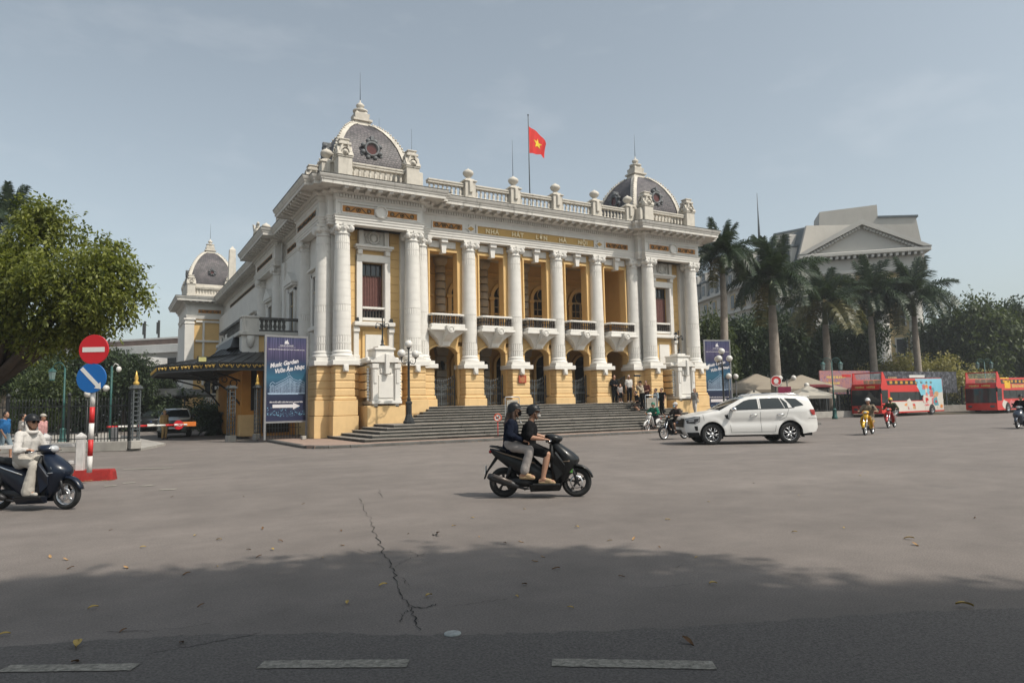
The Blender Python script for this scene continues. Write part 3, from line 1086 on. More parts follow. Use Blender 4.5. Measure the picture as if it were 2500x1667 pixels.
for bx in BAYS:
    # upper arched window
    pts = []
    r0, r1 = .78, 1.02
    zs = 8.75
    am = MB()
    for q in range(16):
        a, b = PI*q/16, PI*(q+1)/16
        am.prism([(bx+r0*math.cos(a), zs+r0*math.sin(a)), (bx+r1*math.cos(a), zs+r1*math.sin(a)), (bx+r1*math.cos(b), zs+r1*math.sin(b)), (bx+r0*math.cos(b), zs+r0*math.sin(b))], 40.10, 40.35, 'y')
    am.box(bx-r1, bx-r0, 40.12, 40.35, 6.0, zs).box(bx+r0, bx+r1, 40.12, 40.35, 6.0, zs)
    am.box(bx-r1-.12, bx-r0+.03, 40.02, 40.35, zs-.22, zs, c=.03).box(bx+r0-.03, bx+r1+.12, 40.02, 40.35, zs-.22, zs, c=.03)
    wv = P('arched_window', am, YEL, None)
    poly = [(bx-r0, 6.02), (bx+r0, 6.02)]+[(bx+r0*math.cos(PI*q/16), zs+r0*math.sin(PI*q/16)) for q in range(17)]
    P('pane', MB().prism(poly, 40.24, 40.29, 'y'), GLASSD, wv)
    jb = MB().cbox(bx, 40.21, 7.35, .10, .06, 2.7).cbox(bx, 40.21, zs-.05, 1.56, .07, .12)
    for s in (-1, 1):
        jb.cbox(bx+s*.40, 40.215, 7.35, .04, .04, 2.7).cbox(bx+s*.74, 40.21, 7.35, .08, .06, 2.7)
    for z in (6.6, 7.4, 8.1):
        jb.cbox(bx, 40.215, z, 1.5, .04, .04)
    jb.lathe([(.38, -.03), (.44, -.03), (.44, .03), (.38, .03), (.38, -.03)], 20, bx, 40.21, zs+.36, axis='y', cap=False)
    P('glazing_bar', jb, WOODF, wv)
    # lower dark doorway
    r0 = .72
    zs = 4.2
    poly = [(bx-r0, 1.64), (bx+r0, 1.64)]+[(bx+r0*math.cos(PI*q/16), zs+r0*math.sin(PI*q/16)) for q in range(17)]
    dv = P('arched_door', MB().prism(poly, 40.16, 40.31, 'y'), GLASSD, None)
    am = MB()
    for q in range(16):
        a, b = PI*q/16, PI*(q+1)/16
        am.prism([(bx+r0*math.cos(a), zs+r0*math.sin(a)), (bx+.9*math.cos(a), zs+.9*math.sin(a)), (bx+.9*math.cos(b), zs+.9*math.sin(b)), (bx+r0*math.cos(b), zs+r0*math.sin(b))], 40.05, 40.3, 'y')
    am.box(bx-.9, bx-r0, 40.05, 40.3, 1.64, zs).box(bx+r0, bx+.9, 40.05, 40.3, 1.64, zs)
    P('door_frame', am, YEL, dv)
    P('door_bar', MB().cbox(bx, 40.14, 3.0, .06, .05, 2.7).cbox(bx, 40.14, 2.35, 1.4, .05, .10).cbox(bx, 40.14, 4.2, 1.4, .05, .08), BRONZE, dv)
# end walls of the loggia
for s in (-1, 1):
    x = XC+s*7.62
    P('loggia_end_wall', MB().box(min(x, x+s*.4), max(x, x+s*.4), 36.6, 40.6, 1.2, 11.2), YEL)

# ---------------- entablature swept round the whole building
LEFT = [(6.6, 88), (6.6, 78.5), (10.2, 78.5), (10.2, 54.5), (9.25, 54.5), (9.25, 47.3), (9.9, 47.3), (9.9, 41.0), (9.2, 41.0), (9.2, 35.85), (9.55, 35.85), (9.55, 35.40), (9.84, 35.40), (9.84, 35.0),
        (14.66, 35.0), (14.66, 35.36), (14.95, 35.36), (14.95, 35.72)]
PATH = LEFT+[(mxr(x), y) for (x, y) in reversed(LEFT[9:])]+[(mxr(9.2), 60)]
arch_p = [(-.5, 11.18), (.0, 11.18), (.0, 11.32), (.035, 11.32), (.035, 11.46), (.07, 11.46), (.07, 11.56), (.11, 11.60), (.11, 11.64), (-.5, 11.64)]
ent = P('architrave', MB().sweep(PATH, arch_p, out=1), WHITE)
P('frieze', MB().sweep(PATH, [(-.5, 11.642), (.0, 11.642), (.0, 12.42), (-.5, 12.42)], out=1), WHITE)
P('bed_moulding', MB().sweep(PATH, [(-.5, 12.422), (.03, 12.422), (.06, 12.50), (.06, 12.72), (.22, 12.72), (.22, 12.76), (.30, 12.80), (-.5, 12.80)], out=1), WHITE)
P('cornice', MB().sweep(PATH, [(-.5, 12.802), (.34, 12.802), (.34, 12.93), (.94, 12.95), (.94, 12.91), (.98, 12.91), (.98, 13.09), (1.02, 13.10), (1.03, 13.16), (1.08, 13.22), (1.12, 13.31), (1.12, 13.36), (-.5, 13.36)], out=1), WHITE2)
P('gutter_edge', MB().sweep(PATH, [(.3, 13.363), (1.14, 13.363), (1.15, 13.40), (.9, 13.43), (.3, 13.46), (.3, 13.363)], out=1), MOULD)
# dentils: too small to pick apart singly
dm = MB()
mod = MB().prism([(0, 12.93), (0, 12.74), (-.12, 12.72), (-.3, 12.78), (-.55, 12.80), (-.58, 12.93)], -.11, .11, 'x')
MODM = mod.mesh('modillion', WHITE2)
for i in range(len(PATH)-1):
    a, b = Vector(PATH[i]), Vector(PATH[i+1])
    L = (b-a).length
    d = (b-a)/L
    nrm = Vector((d.y, -d.x))
    n = int(L/.155)
    if n > 3:
        for k in range(n):
            p = a+d*(L*(k+.5)/n)+nrm*.06
            ex, ey = d*.042, nrm*.10
            c4_ = [p-ex, p+ex, p+ex+ey, p-ex+ey]
            dm.add([(q.x, q.y, z) for z in (12.53, 12.71) for q in c4_], [(0, 1, 2, 3), (0, 1, 5, 4), (1, 2, 6, 5), (2, 3, 7, 6), (3, 0, 4, 7)])
    convex_a = i > 0
    m_ = int(round(L/.60))
    if L > 1.0 and a.y < 84:
        ang = math.atan2(d.y, d.x)
        for k in range(m_):
            p = a+d*(L*(k+.5)/m_)+nrm*.34
            P('modillion', MODM, None, None, (p.x, p.y, 0), (0, 0, ang))
struct(P('dentil_course', dm, WHITE), 'stuff')


# ---------------- frieze ornament panels
def ornament(x0, x1, yf, zc, h, ax=None, par=None):
    """framed panel of scroll mosaic on the front (ax None) or on a left-hand side wall (ax = X)"""
    M = Matrix.Identity(4)
    if ax is not None:
        M = Matrix.Translation((ax, 0, 0)) @ Matrix.Rotation(-PI/2, 4, 'Z')
        x0, x1, yf = -x1, -x0, 0.0
    f = MB()
    t = .07
    for (a, b, c, d) in ((x0-t, x1+t, zc+h/2, zc+h/2+t), (x0-t, x1+t, zc-h/2-t, zc-h/2), (x0-t, x0, zc-h/2, zc+h/2), (x1, x1+t, zc-h/2, zc+h/2)):
        f.box(a, b, yf-.06, yf+.02, c, d, c=.015)
    o = P('frieze_panel', MB().merge(f, M), WHITE)
    P('mosaic_ground', MB().merge(MB().box(x0, x1, yf-.02, yf+.02, zc-h/2, zc+h/2), M), ORN_B, o)
    s = MB()
    n = max(3, int((x1-x0)/.46))
    st = (x1-x0)/n
    for i in range(n):
        cx = x0+st*(i+.5)
        r = h*.36
        s.lathe([(r, -.02), (r, .0), (r*.72, .0), (r*.72, -.02), (r, -.02)], 14, cx, yf-.02, zc, axis='y', cap=False)
        s.lathe([(r*.42, -.02), (r*.42, .0), (.0, .0)], 10, cx, yf-.025, zc, axis='y', cap=False)
        if i < n-1:
            q = 1 if i % 2 else -1
            pts = [(cx+st*(.2+.6*k/8), yf-.03, zc+q*h*.34*math.cos(PI*k/8)) for k in range(9)]
            s.tube(pts, .022, 5)
    P('scrollwork', MB().merge(s, M), ORN_G, o)
    d = MB()
    for i in range(n):
        if i % 2 == 0:
            d.ball((x0+st*(i+.5), yf-.035, zc), (.045, .02, .045), 8, 5)
    P('mosaic_dot', MB().merge(d, M), ORN_C, o)
    return o


for pc in PAV:
    ornament(pc-2.07, pc-.36, 35.0, 11.95, .34)
    ornament(pc+.36, pc+2.07, 35.0, 11.95, .34)
    fr = MB()
    for (a, b, c, d) in ((pc-2.28, pc+2.28, 12.26, 12.33), (pc-2.28, pc+2.28, 11.66, 11.70)):
        fr.box(a, b, 34.93, 35.02, c, d, c=.01)
    P('frieze_border', fr, WHITE)
    P('medallion', MB().lathe([(.35, .02), (.35, -.17), (.30, -.20), (.26, -.11), (.0, -.12)], 28, pc, 35.0, 11.96, axis='y', cap=False, sm=False), WHITE)
ornament(XC-7.05, XC-5.2, 35.72, 11.90, .34)
ornament(XC+5.2, XC+7.05, 35.72, 11.90, .34)
ornament(36.3, 40.6, 0, 11.95, .36, ax=9.2)
ornament(41.6, 46.6, 0, 11.95, .36, ax=9.9)
ornament(48.0, 53.8, 0, 11.95, .36, ax=9.25)
ornament(60.0, 74.0, 0, 11.95, .36, ax=10.2)
ornament(7.7, 9.9, 78.5, 11.95, .36)
# inscription
ip = MB()
x0, x1 = XC-4.22, XC+4.22
for (a, b, c, d) in ((x0-.1, x1+.1, 12.10, 12.19), (x0-.1, x1+.1, 11.56, 11.65), (x0-.1, x0, 11.65, 12.10), (x1, x1+.1, 11.65, 12.10)):
    ip.box(a, b, 35.62, 35.75, c, d, c=.015)
ip = P('inscription_panel', ip, WHITE)
P('inscription_ground', MB().box(x0, x1, 35.68, 35.75, 11.65, 12.10), GOLDP, ip)
GAP = .36
words = ['NHÀ', 'HÁT', 'LỚN', 'HÀ', 'NỘI']
wm = [text_mb(w, .37, .09, bold=.007, spacing=1.22, align='LEFT') for w in words]
wd = [max(v[0] for v in m_.v)-min(v[0] for v in m_.v) for m_ in wm]
tot = 7.35
gap = (tot-sum(wd))/(len(words)-1)
cur = XC-tot/2
for w, m_, d in zip(words, wm, wd):
    x_ = min(v[0] for v in m_.v)
    o = P('letters', m_, GOLDL, ip, (cur-x_, 35.66, 11.73))
    o['label'] = 'raised gilded word ' + w
    cur += d+gap
for s in (-1, 1):
    x = XC+s*4.66
    q = MB().prism([(x-.34, 11.88), (x-.12, 12.02), (x-.12, 12.14), (x+.12, 12.14), (x+.12, 12.02), (x+.34, 11.88), (x+.12, 11.74), (x+.12, 11.62), (x-.12, 11.62), (x-.12, 11.74)], 35.64, 35.75, 'y')
    o = P('frieze_boss', q, WHITE)
    P('boss_inlay', MB().prism([(x-.22, 11.88), (x, 12.02), (x+.22, 11.88), (x, 11.74)], 35.62, 35.7, 'y'), GOLDP, o)

# ---------------- parapet: pedestals, balustrades, urns
BALW = MB().lathe([(.085, 13.84), (.085, 13.90), (.04, 13.94), (.085, 14.07), (.075, 14.14), (.04, 14.28), (.07, 14.32), (.07, 14.38)], 10).mesh('baluster', CREAM)


def balustrade(a, b, y_or_x, axis='x', step=.27, dz=0.0):
    m_ = MB()
    t = .17
    for (z0, z1, tt) in ((13.36, 13.84, .20), (14.38, 14.50, .18), (14.50, 14.60, .22)):
        if axis == 'x':
            m_.box(a, b, y_or_x-tt, y_or_x+tt, z0, z1, c=.015)
        else:
            m_.box(y_or_x-tt, y_or_x+tt, a, b, z0, z1, c=.015)
    o = P('balustrade', m_, CREAM)
    n = max(2, int((b-a)/step))
    for k in range(n):
        p = a+(b-a)*(k+.5)/n
        P('baluster', BALW, None, o, (p, y_or_x, 0) if axis == 'x' else (y_or_x, p, 0))
    return o


URN = [(.20, 0), (.20, .06), (.10, .10), (.14, .16), (.24, .24), (.31, .34), (.33, .42), (.28, .52), (.16, .60), (.05, .66), (.0, .72)]


def parapet_pier(x, y, w=.40, urn=True, zt=14.72):
    m_ = MB().box(x-w, x+w, y-.34, y+.34, 13.36, 13.8, c=.02).box(x-w+.06, x+w-.06, y-.30, y+.30, 13.8, zt, c=.02)
    m_.box(x-.11, x+.11, y-.42, y-.2, 14.05, zt+.02, c=.03)
    m_.box(x-w-.03, x+w+.03, y-.36, y+.36, zt, zt+.10, c=.03).box(x-w+.1, x+w-.1, y-.25, y+.25, zt+.10, zt+.2, c=.03)
    o = P('parapet_pedestal', m_, CREAM)
    if urn:
        P('urn', MB().lathe([(r, z) for r, z in URN], 16, x, y, zt+.18), CREAM, o)
    return o


def scroll_pier(x, y):
    """tall pavilion pedestal with volutes, rosettes and a stepped cap"""
    m_ = MB().box(x-.44, x+.44, y-.44, y+.44, 13.36, 13.75, c=.02).box(x-.38, x+.38, y-.38, y+.38, 13.75, 14.75, c=.02)
    m_.box(x-.42, x+.42, y-.42, y+.42, 14.75, 14.86, c=.02).box(x-.26, x+.26, y-.26, y+.26, 14.86, 15.45, c=.02)
    m_.box(x-.34, x+.34, y-.34, y+.34, 15.45, 15.58, c=.02).box(x-.24, x+.24, y-.24, y+.24, 15.58, 15.72, c=.02).box(x-.28, x+.28, y-.28, y+.28, 15.72, 15.80, c=.02)
    o = P('scroll_pedestal', m_, CREAM)
    v = MB()
    for (dx, dy) in ((0, -1), (0, 1), (-1, 0), (1, 0)):
        a = math.atan2(dy, dx)+PI/2
        M = Matrix.Translation((x, y, 0)) @ Matrix.Rotation(a, 4, 'Z')
        t = MB()
        t.lathe([(.20, -.10), (.22, -.06), (.22, 0), (.15, 0), (.14, -.06), (.08, -.06), (.07, -.12), (.0, -.13)], 18, 0, -.36, 15.04, axis='y', cap=False)
        t.lathe([(.20, 0), (.20, .3)], 18, 0, -.36, 15.04, axis='y')
        for s in (-1, 1):
            t.prism([(s*.14, 14.86), (s*.46, 14.86), (s*.42, 15.0), (s*.30, 15.12), (s*.22, 15.36), (s*.12, 15.44)], -.40, -.14, 'y')
        v.merge(t, M)
    P('volute', v, CREAM, o)
    return o


for pc in PAV:
    a, b = pc-1.9, pc+1.9
    scroll_pier(a, 35.42); scroll_pier(b, 35.42)
    balustrade(a+.44, b-.44, 35.42)
    P('parapet_step', MB().box(b+.38, b+.66, 35.2, 36.0, 13.36, 14.62, c=.04) if pc < XC else MB().box(a-.66, a-.38, 35.2, 36.0, 13.36, 14.62, c=.04), CREAM)
ps = [XC-7.65]+CENT+[XC+7.65]
for x in CENT:
    parapet_pier(x, 35.98)
parapet_pier(XC+7.40, 35.98)
xs = [XC-7.65, *CENT, XC+7.2]
for i in range(5):
    balustrade(xs[i]+.40, xs[i+1]-.40 if i < 4 else xs[i+1], 35.98)
# left-hand side parapet
parapet_pier(9.75, 36.5)
scroll_pier(9.9, 40.2)
parapet_pier(10.3, 42.4, urn=True); parapet_pier(10.3, 46.2, urn=True)
parapet_pier(9.8, 48.0); parapet_pier(9.8, 53.6)
balustrade(36.9, 39.8, 9.85, 'y'); balustrade(42.8, 45.8, 10.3, 'y'); balustrade(48.4, 53.2, 9.85, 'y')
for s in (1,):
    parapet_pier(mxr(9.75), 36.5); balustrade(36.9, 41.0, mxr(9.85), 'y')
P('roof', MB().box(9.9, mxr(9.9), 36.2, 54, 13.0, 13.44).box(10.4, mxr(10.4), 54, 90, 13.0, 13.42), ROOFM)


# ---------------- domes
def dome(cx, cy, z0=14.0, hb=2.15, hs_=.91, oc_=1.0):
    prof = [(1.0, 0), (1.0, .85), (.985, 1.25), (.93, 1.85), (.845, 2.45), (.72, 3.05), (.56, 3.60), (.40, 3.98), (.25, 4.22)]
    prof = [(f, z if z <= .85 else .85+(z-.85)*hs_) for f, z in prof]
    m_ = MB()
    drm = P('dome', MB().box(cx-hb-.12, cx+hb+.12, cy-hb-.12, cy+hb+.12, 13.36, z0+.82, c=.05), CREAM)
    rings = []
    for (f, z) in prof:
        h = hb*f
        rings.append([(cx-h, cy-h, z0+z), (cx+h, cy-h, z0+z), (cx+h, cy+h, z0+z), (cx-h, cy+h, z0+z)])
    sh = MB()
    for q in range(4):                      # four curved slate faces
        vs, fs = [], []
        nn = 8
        for r_ in rings[1:]:
            a, b = Vector(r_[q]), Vector(r_[(q+1) % 4])
            for k in range(nn+1):
                vs.append(tuple(a.lerp(b, k/nn)))
        for i in range(len(rings)-2):
            for k in range(nn):
                fs.append((i*(nn+1)+k, i*(nn+1)+k+1, (i+1)*(nn+1)+k+1, (i+1)*(nn+1)+k))
        sh.add([(v[0]-cx, v[1]-cy, v[2]) for v in vs], fs, 0, True)
    P('slate_roof', sh, SLATE, drm, (cx, cy, 0))
    for q in range(4):                      # stone ribs
        sx, sy = ((-1, -1), (1, -1), (1, 1), (-1, 1))[q]
        rr = []
        for (f, z) in prof[1:]:
            h = hb*f
            w = .17
            x, y = cx+sx*h, cy+sy*h
            rr.append([(x-sx*w*1.5, y+sy*.05, z0+z+.03), (x+sx*.05, y+sy*.05, z0+z+.03), (x+sx*.05, y-sy*w*1.5, z0+z+.03), (x-sx*w, y-sy*w, z0+z-.1)])
        P('rib', MB().loft(rr, sm=False), CREAM, drm)
        bd = MB()
        for i in range(22):
            t = i/21*(len(prof)-2)+1
            a = int(min(t, len(prof)-2)); u = t-a
            f = prof[a][0]*(1-u)+prof[a+1][0]*u; z = prof[a][1]*(1-u)+prof[a+1][1]*u
            bd.ball((cx+sx*(hb*f+.05), cy+sy*(hb*f+.05), z0+z+.04), .07, 6, 4)
        P('rib_bead', bd, CREAM, drm)
    # oculi on the four faces
    for q in range(4):
        M = Matrix.Translation((cx, cy, 0)) @ Matrix.Rotation(q*PI/2, 4, 'Z')
        o = MB()
        zc = z0+.85+1.2*hs_
        y = -hb*.93
        t = MB()
        t.lathe([(.40, .25), (.44, -.16), (.34, -.20), (.30, -.10), (.30, .1)], 24, 0, y, zc, axis='y', cap=False)
        for k in range(8):
            a = 2*PI*k/8+PI/8
            t.ball((.52*math.cos(a), y-.06, zc+.50*math.sin(a)), (.15, .14, .13), 8, 6)
        t.box(-.10, .10, y-.2, y+.3, zc+.44, zc+.74, c=.03)
        t.box(-.62, -.46, y-.1, y+.2, zc-.42, zc-.1, c=.03); t.box(.46, .62, y-.1, y+.2, zc-.42, zc-.1, c=.03)
        M = M @ Matrix.Translation((0, y, zc)) @ Matrix.Diagonal((oc_, 1, oc_, 1)) @ Matrix.Translation((0, -y, -zc))
        o.merge(t, M)
        oc = P('oculus', o, mat('weathered_zinc', (0.13, 0.135, 0.14), .6, .25, 5), drm)
        P('oculus_pane', MB().merge(MB().lathe([(.32, -.08), (.32, -.06)], 20, 0, y, zc, axis='y'), M), mat('oculus_red_glass', (0.10, 0.03, 0.025), .2, .2, 4), drm)
    # crown, swags and finial
    z = z0+prof[-1][1]-.12
    c = MB()
    for (w0, w1, a, b) in ((.66, .58, -.25, .12), (.50, .44, .12, .38), (.56, .56, .38, .50), (.40, .44, .50, .86), (.36, .30, .86, 1.02)):
        c.loft([[(cx-w0, cy-w0, z+a), (cx+w0, cy-w0, z+a), (cx+w0, cy+w0, z+a), (cx-w0, cy+w0, z+a)], [(cx-w1, cy-w1, z+b), (cx+w1, cy-w1, z+b), (cx+w1, cy+w1, z+b), (cx-w1, cy+w1, z+b)]], sm=False)
    for q in range(4):
        a = q*PI/2
        for k in range(7):
            t = (k-3)/3
            px, py = .62*t, -.70-.05*(1-t*t)
            c.ball((cx+px*math.cos(a)-py*math.sin(a), cy+px*math.sin(a)+py*math.cos(a), z-.34*(1-t*t)-.02), (.15, .15, .14), 8, 5)
    cr = P('crown', c, CREAM, drm)
    P('finial', MB().lathe([(.22, z+1.0), (.42, z+1.06), (.44, z+1.16), (.20, z+1.22), (.12, z+1.30), (.22, z+1.38), (.25, z+1.48), (.16, z+1.58), (.05, z+1.66), (.03, z+1.8)], 16, cx, cy), CREAM, drm)
    P('lightning_rod', MB().tube([(cx, cy, z+1.7), (cx, cy, z+3.5)], [.022, .008], 5), IRON, drm)
    return drm


dome(PAV[0], 38.5)
dome(PAV[1], 38.5)
dome(9.05, 81.5, 14.1, 2.35, 1.12, .6)

# ---------------- left-hand side elevation
sw = P('side_wall', MB().box(9.75, 10.1, 36.4, 78.6, .12, 11.3), WHITE)
P('side_base', MB().box(9.55, 9.9, 37.0, 78.4, .12, 3.8), YEL2)
P('side_ledge', MB().box(9.40, 9.9, 37.0, 78.4, 3.8, 4.15, c=.02), WHITE)
for y in (40.3, 48.1, 53.7):
    column(9.65, y, 'p')
for y in (44.1,):
    for s in (-1, 1):
        P('side_pilaster', MB().box(9.6, 9.8, y+s*2.4-.3, y+s*2.4+.3, 4.15, 11.2, c=.02), WHITE)


def side_window(y, x=9.75, z0=6.1, z1=8.9, hw=.6, pedi=True):
    m_ = MB().box(x-.14, x+.05, y-hw-.28, y-hw, z0, z1+.2, c=.02).box(x-.14, x+.05, y+hw, y+hw+.28, z0, z1+.2, c=.02).box(x-.14, x+.05, y-hw-.28, y+hw+.28, z1, z1+.3, c=.02)
    m_.box(x-.35, x+.05, y-hw-.45, y+hw+.45, z1+.3, z1+.45, c=.02).box(x-.3, x+.05, y-hw-.4, y+hw+.4, z0-.22, z0, c=.02)
    if pedi:
        m_.prism([(y-hw-.5, z1+.45), (y+hw+.5, z1+.45), (y+hw+.5, z1+.55), (y, z1+1.25), (y-hw-.5, z1+.55)], x-.40, x+.05, 'x')
    w = P('side_window', m_, WHITE)
    P('pane', MB().box(x-.02, x+.03, y-hw, y+hw, z0, z1), GLASSD, w)
    P('glazing_bar', MB().box(x-.05, x+.01, y-.04, y+.04, z0, z1).box(x-.05, x+.01, y-hw, y+hw, z0+1.9, z0+2.0), WOODF, w)


side_window(38.3, hw=.55, pedi=False)
side_window(44.1)
side_window(50.9, hw=.7)
for y in (57.5, 62.0, 66.5, 71.0, 75.0):
    side_window(y, x=9.76, pedi=False)
for y in (43.0,):
    P('rain_pipe', MB().tube([(9.62, 46.9, 4.2), (9.62, 46.9, 12.6)], .08, 8), WHITE2)

# rear pavilion (projects to the left at the back)
bp = P('rear_pavilion_wall', MB().box(6.9, 12.5, 78.7, 90, .12, 11.3), YEL)
for (x0, x1) in ((6.45, 7.35), (10.1, 10.6)):
    P('rear_pilaster', MB().box(x0, x1, 78.45, 79.3, 3.3, 11.2, c=.02).box(x0-.12, x1+.12, 78.35, 79.3, 3.0, 3.4, c=.05).box(x0-.08, x1+.08, 78.4, 79.3, 10.6, 10.72, c=.03).box(x0-.12, x1+.12, 78.36, 79.3, 11.0, 11.2, c=.03), WHITE, bp)
    for i in range(5):
        P('rusticated_block', MB().box(x0-.05, x1+.05, 78.4, 79.3, .12+i*.58, .12+(i+1)*.58-.05, c=.03), YEL2, bp)
P('rear_side_wall', MB().box(6.7, 6.95, 79.2, 90, 3.0, 11.3), WHITE, bp)
wv = P('rear_window', MB().box(8.15, 8.35, 78.5, 78.8, 4.3, 10.8, c=.02).box(9.85, 10.05, 78.5, 78.8, 4.3, 10.8, c=.02).box(7.5, 10.4, 78.45, 78.8, 8.75, 8.95, c=.02).box(7.5, 10.4, 78.5, 78.8, 10.8, 11.0, c=.02), WHITE)
P('rear_lower_window', MB().box(8.4, 9.8, 78.6, 78.75, 3.4, 6.0), GLASSD, wv)
P('rear_glazing', MB().box(9.0, 9.2, 78.55, 78.75, 3.4, 6.0).box(8.4, 8.5, 78.55, 78.75, 3.4, 6.0).box(9.7, 9.8, 78.55, 78.75, 3.4, 6.0), WOODF, wv)
for i in range(8):
    P('rear_baluster', MB().lathe([(.08, 2.2), (.05, 2.5), (.09, 2.8), (.06, 3.3)], 8, 8.45+i*.19, 78.4), WHITE, wv)
P('rear_balcony_rail', MB().box(8.2, 10.0, 78.25, 78.7, 3.3, 3.42).box(7.5, 10.4, 78.1, 78.7, 1.95, 2.2), WHITE, wv)
for (x0, x1) in ((6.7, 7.5),):
    scroll_pier(7.0, 79.0); scroll_pier(10.7, 79.0)
balustrade(7.45, 10.3, 79.0)
scroll_pier(6.9, 83.5)
# obelisk chimney and griffin on the side roof
P('obelisk', MB().loft([[(9.4, 69.8, 13.3), (10.1, 69.8, 13.3), (10.1, 70.5, 13.3), (9.4, 70.5, 13.3)], [(9.48, 69.85, 16.9), (10.02, 69.85, 16.9), (10.02, 70.4, 16.9), (9.48, 70.4, 16.9)], [(9.72, 70.1, 17.25), (9.78, 70.1, 17.25), (9.78, 70.2, 17.25), (9.72, 70.2, 17.25)]], sm=False), CREAM)
gr = MB()
gx, gy = 9.9, 58.2
gr.cbox(gx, gy, 14.2, 1.0, 1.6, 1.7, c=.05).cbox(gx, gy, 15.1, 1.2, 1.8, .18, c=.04)
gr = P('griffin_pedestal', gr, CREAM)
g = MB()
g.capsule((gx, gy+.35, 15.75), .22, (gx, gy-.4, 15.95), .27)
g.capsule((gx, gy-.4, 16.0), .20, (gx, gy-.55, 16.45), .13); g.ball((gx, gy-.66, 16.5), (.13, .20, .14), 8, 6)
for (a, b) in ((-.45, .1), (-.45, -.1), (.4, .1), (.4, -.1)):
    g.capsule((gx+b, gy+a, 15.7), .10, (gx+b, gy+a-.05, 15.22), .07)
for s in (-1, 1):
    g.prism([(gy-.25, 16.05), (gy+.15, 16.0), (gy+.55, 16.7), (gy+.2, 16.55), (gy-.1, 16.5)], gx+s*.2-.03, gx+s*.2+.03, 'x')
g.tube([(gx, gy+.5, 15.8), (gx, gy+.75, 16.1), (gx, gy+.70, 16.5), (gx, gy+.85, 16.7)], .05, 6)
P('griffin', g, CREAM, gr)

# ---------------- side porch with balcony, and its iron marquee
px0, px1, py0, py1 = 6.5, 9.8, 42.5, 52.5
pw = P('porch', MB().box(px0+.05, px1, py0+.05, py0+.9, .12, 4.7).box(px0+.05, px0+.9, py0+.9, py1, .12, 4.7), mat('porch_ochre', (0.52, 0.24, 0.055), .8, .12, 1.5, .15, 30))
P('porch_plinth', MB().box(px0-.06, px0+1.1, py0-.06, py0+.7, .12, 1.35, c=.03), YEL2, pw)
P('porch_door', MB().box(px0+1.2, px1-.6, py0-.02, py0+.2, .3, 4.0), DARKIN, pw)
P('porch_slot', MB().box(px0+.55, px0+.85, py0-.01, py0+.2, 1.6, 3.9), DARKIN, pw)
P('porch_pilaster', MB().box(px0, px0+.95, py0, py0+.9, 4.7, 5.95, c=.02), WHITE, pw)
P('porch_upper_wall', MB().box(px0+.95, px1, py0+.08, py0+.9, 4.7, 5.95), YEL, pw)
P('porch_cornice', MB().box(px0-.18, px1, py0-.18, py1, 5.95, 6.18, c=.03), WHITE2, pw)
P('porch_drop', MB().lathe([(.02, 5.2), (.16, 5.35), (.22, 5.6), (.22, 5.9)], 12, px0+.48, py0-.1), WHITE2, pw)
P('porch_corner_pier', MB().box(px0, px0+.95, py0-.02, py0+.8, 6.18, 6.98, c=.02).box(px0-.06, px0+1.0, py0-.08, py0+.8, 6.98, 7.1, c=.03), WHITE2, pw)
P('porch_rail', MB().box(px0+.95, px1, py0+.1, py0+.45, 6.9, 7.06, c=.02).box(px0+.95, px1, py0+.1, py0+.45, 6.18, 6.32, c=.02), MOULD, pw)
PB = MB().lathe([(.10, 6.3), (.06, 6.38), (.12, 6.52), (.06, 6.74), (.10, 6.8), (.10, 6.92)], 10).mesh('porch_baluster', MOULD)
for i in range(6):
    P('porch_baluster', PB, None, pw, (px0+1.15+i*.25, py0+.28, 0))
for i in range(12):
    P('porch_baluster', PB, None, pw, (px0+.2, py0+1.2+i*.5, 0))
P('porch_side_rail', MB().box(px0+.02, px0+.4, py0+.8, py1, 6.9, 7.06, c=.02), MOULD, pw)

BLK = mat('marquee_black_iron', (0.022, 0.023, 0.023), .5, .3, 2)
BLK2 = mat('marquee_zinc_roof', (0.055, 0.057, 0.058), .45, .3, 2.2)
GILT = mat('gilt_ornament', (0.62, 0.40, 0.10), .4, .15, 8, metal=.3)
mq = thing('marquee', 'black iron entrance marquee with gilded scrollwork fascia at side porch', 'marquee', (5, 46, 0))
rim = [(9.3, 40.5), (5.0, 40.5), (2.35, 44.6), (2.35, 50.6), (5.0, 54.2), (9.3, 54.2)]
inn = [(9.3, 42.2), (6.4, 42.2), (5.2, 45.4), (5.2, 49.8), (6.4, 52.6), (9.3, 52.6)]
z = 3.9
part('fascia', MB().sweep(rim, [(0, 3.84), (.06, 3.84), (.06, 4.24), (0, 4.24), (0, 3.84)], out=-1), BLK, mq, world=True)
part('fascia_moulding', MB().sweep(rim, [(-.02, 4.20), (.11, 4.20), (.11, 4.26), (-.02, 4.26), (-.02, 4.20)], out=-1).sweep(rim, [(-.02, 3.80), (.10, 3.80), (.10, 3.86), (-.02, 3.86), (-.02, 3.80)], out=-1), BLK2, mq, world=True)
rf = MB()
vs = [(x, y, 4.25) for x, y in rim]+[(x, y, 4.85) for x, y in inn]+[(x*.75+8*.25, y*.75+47.4*.25, 5.35) for x, y in inn]
n = len(rim)
fs = [(i, i+1, n+i+1, n+i) for i in range(n-1)]+[(n+i, n+i+1, 2*n+i+1, 2*n+i) for i in range(n-1)]+[tuple(range(2*n, 3*n))]
part('zinc_roof', rf.add(vs, fs), BLK2, mq, world=True)
sm_ = MB()
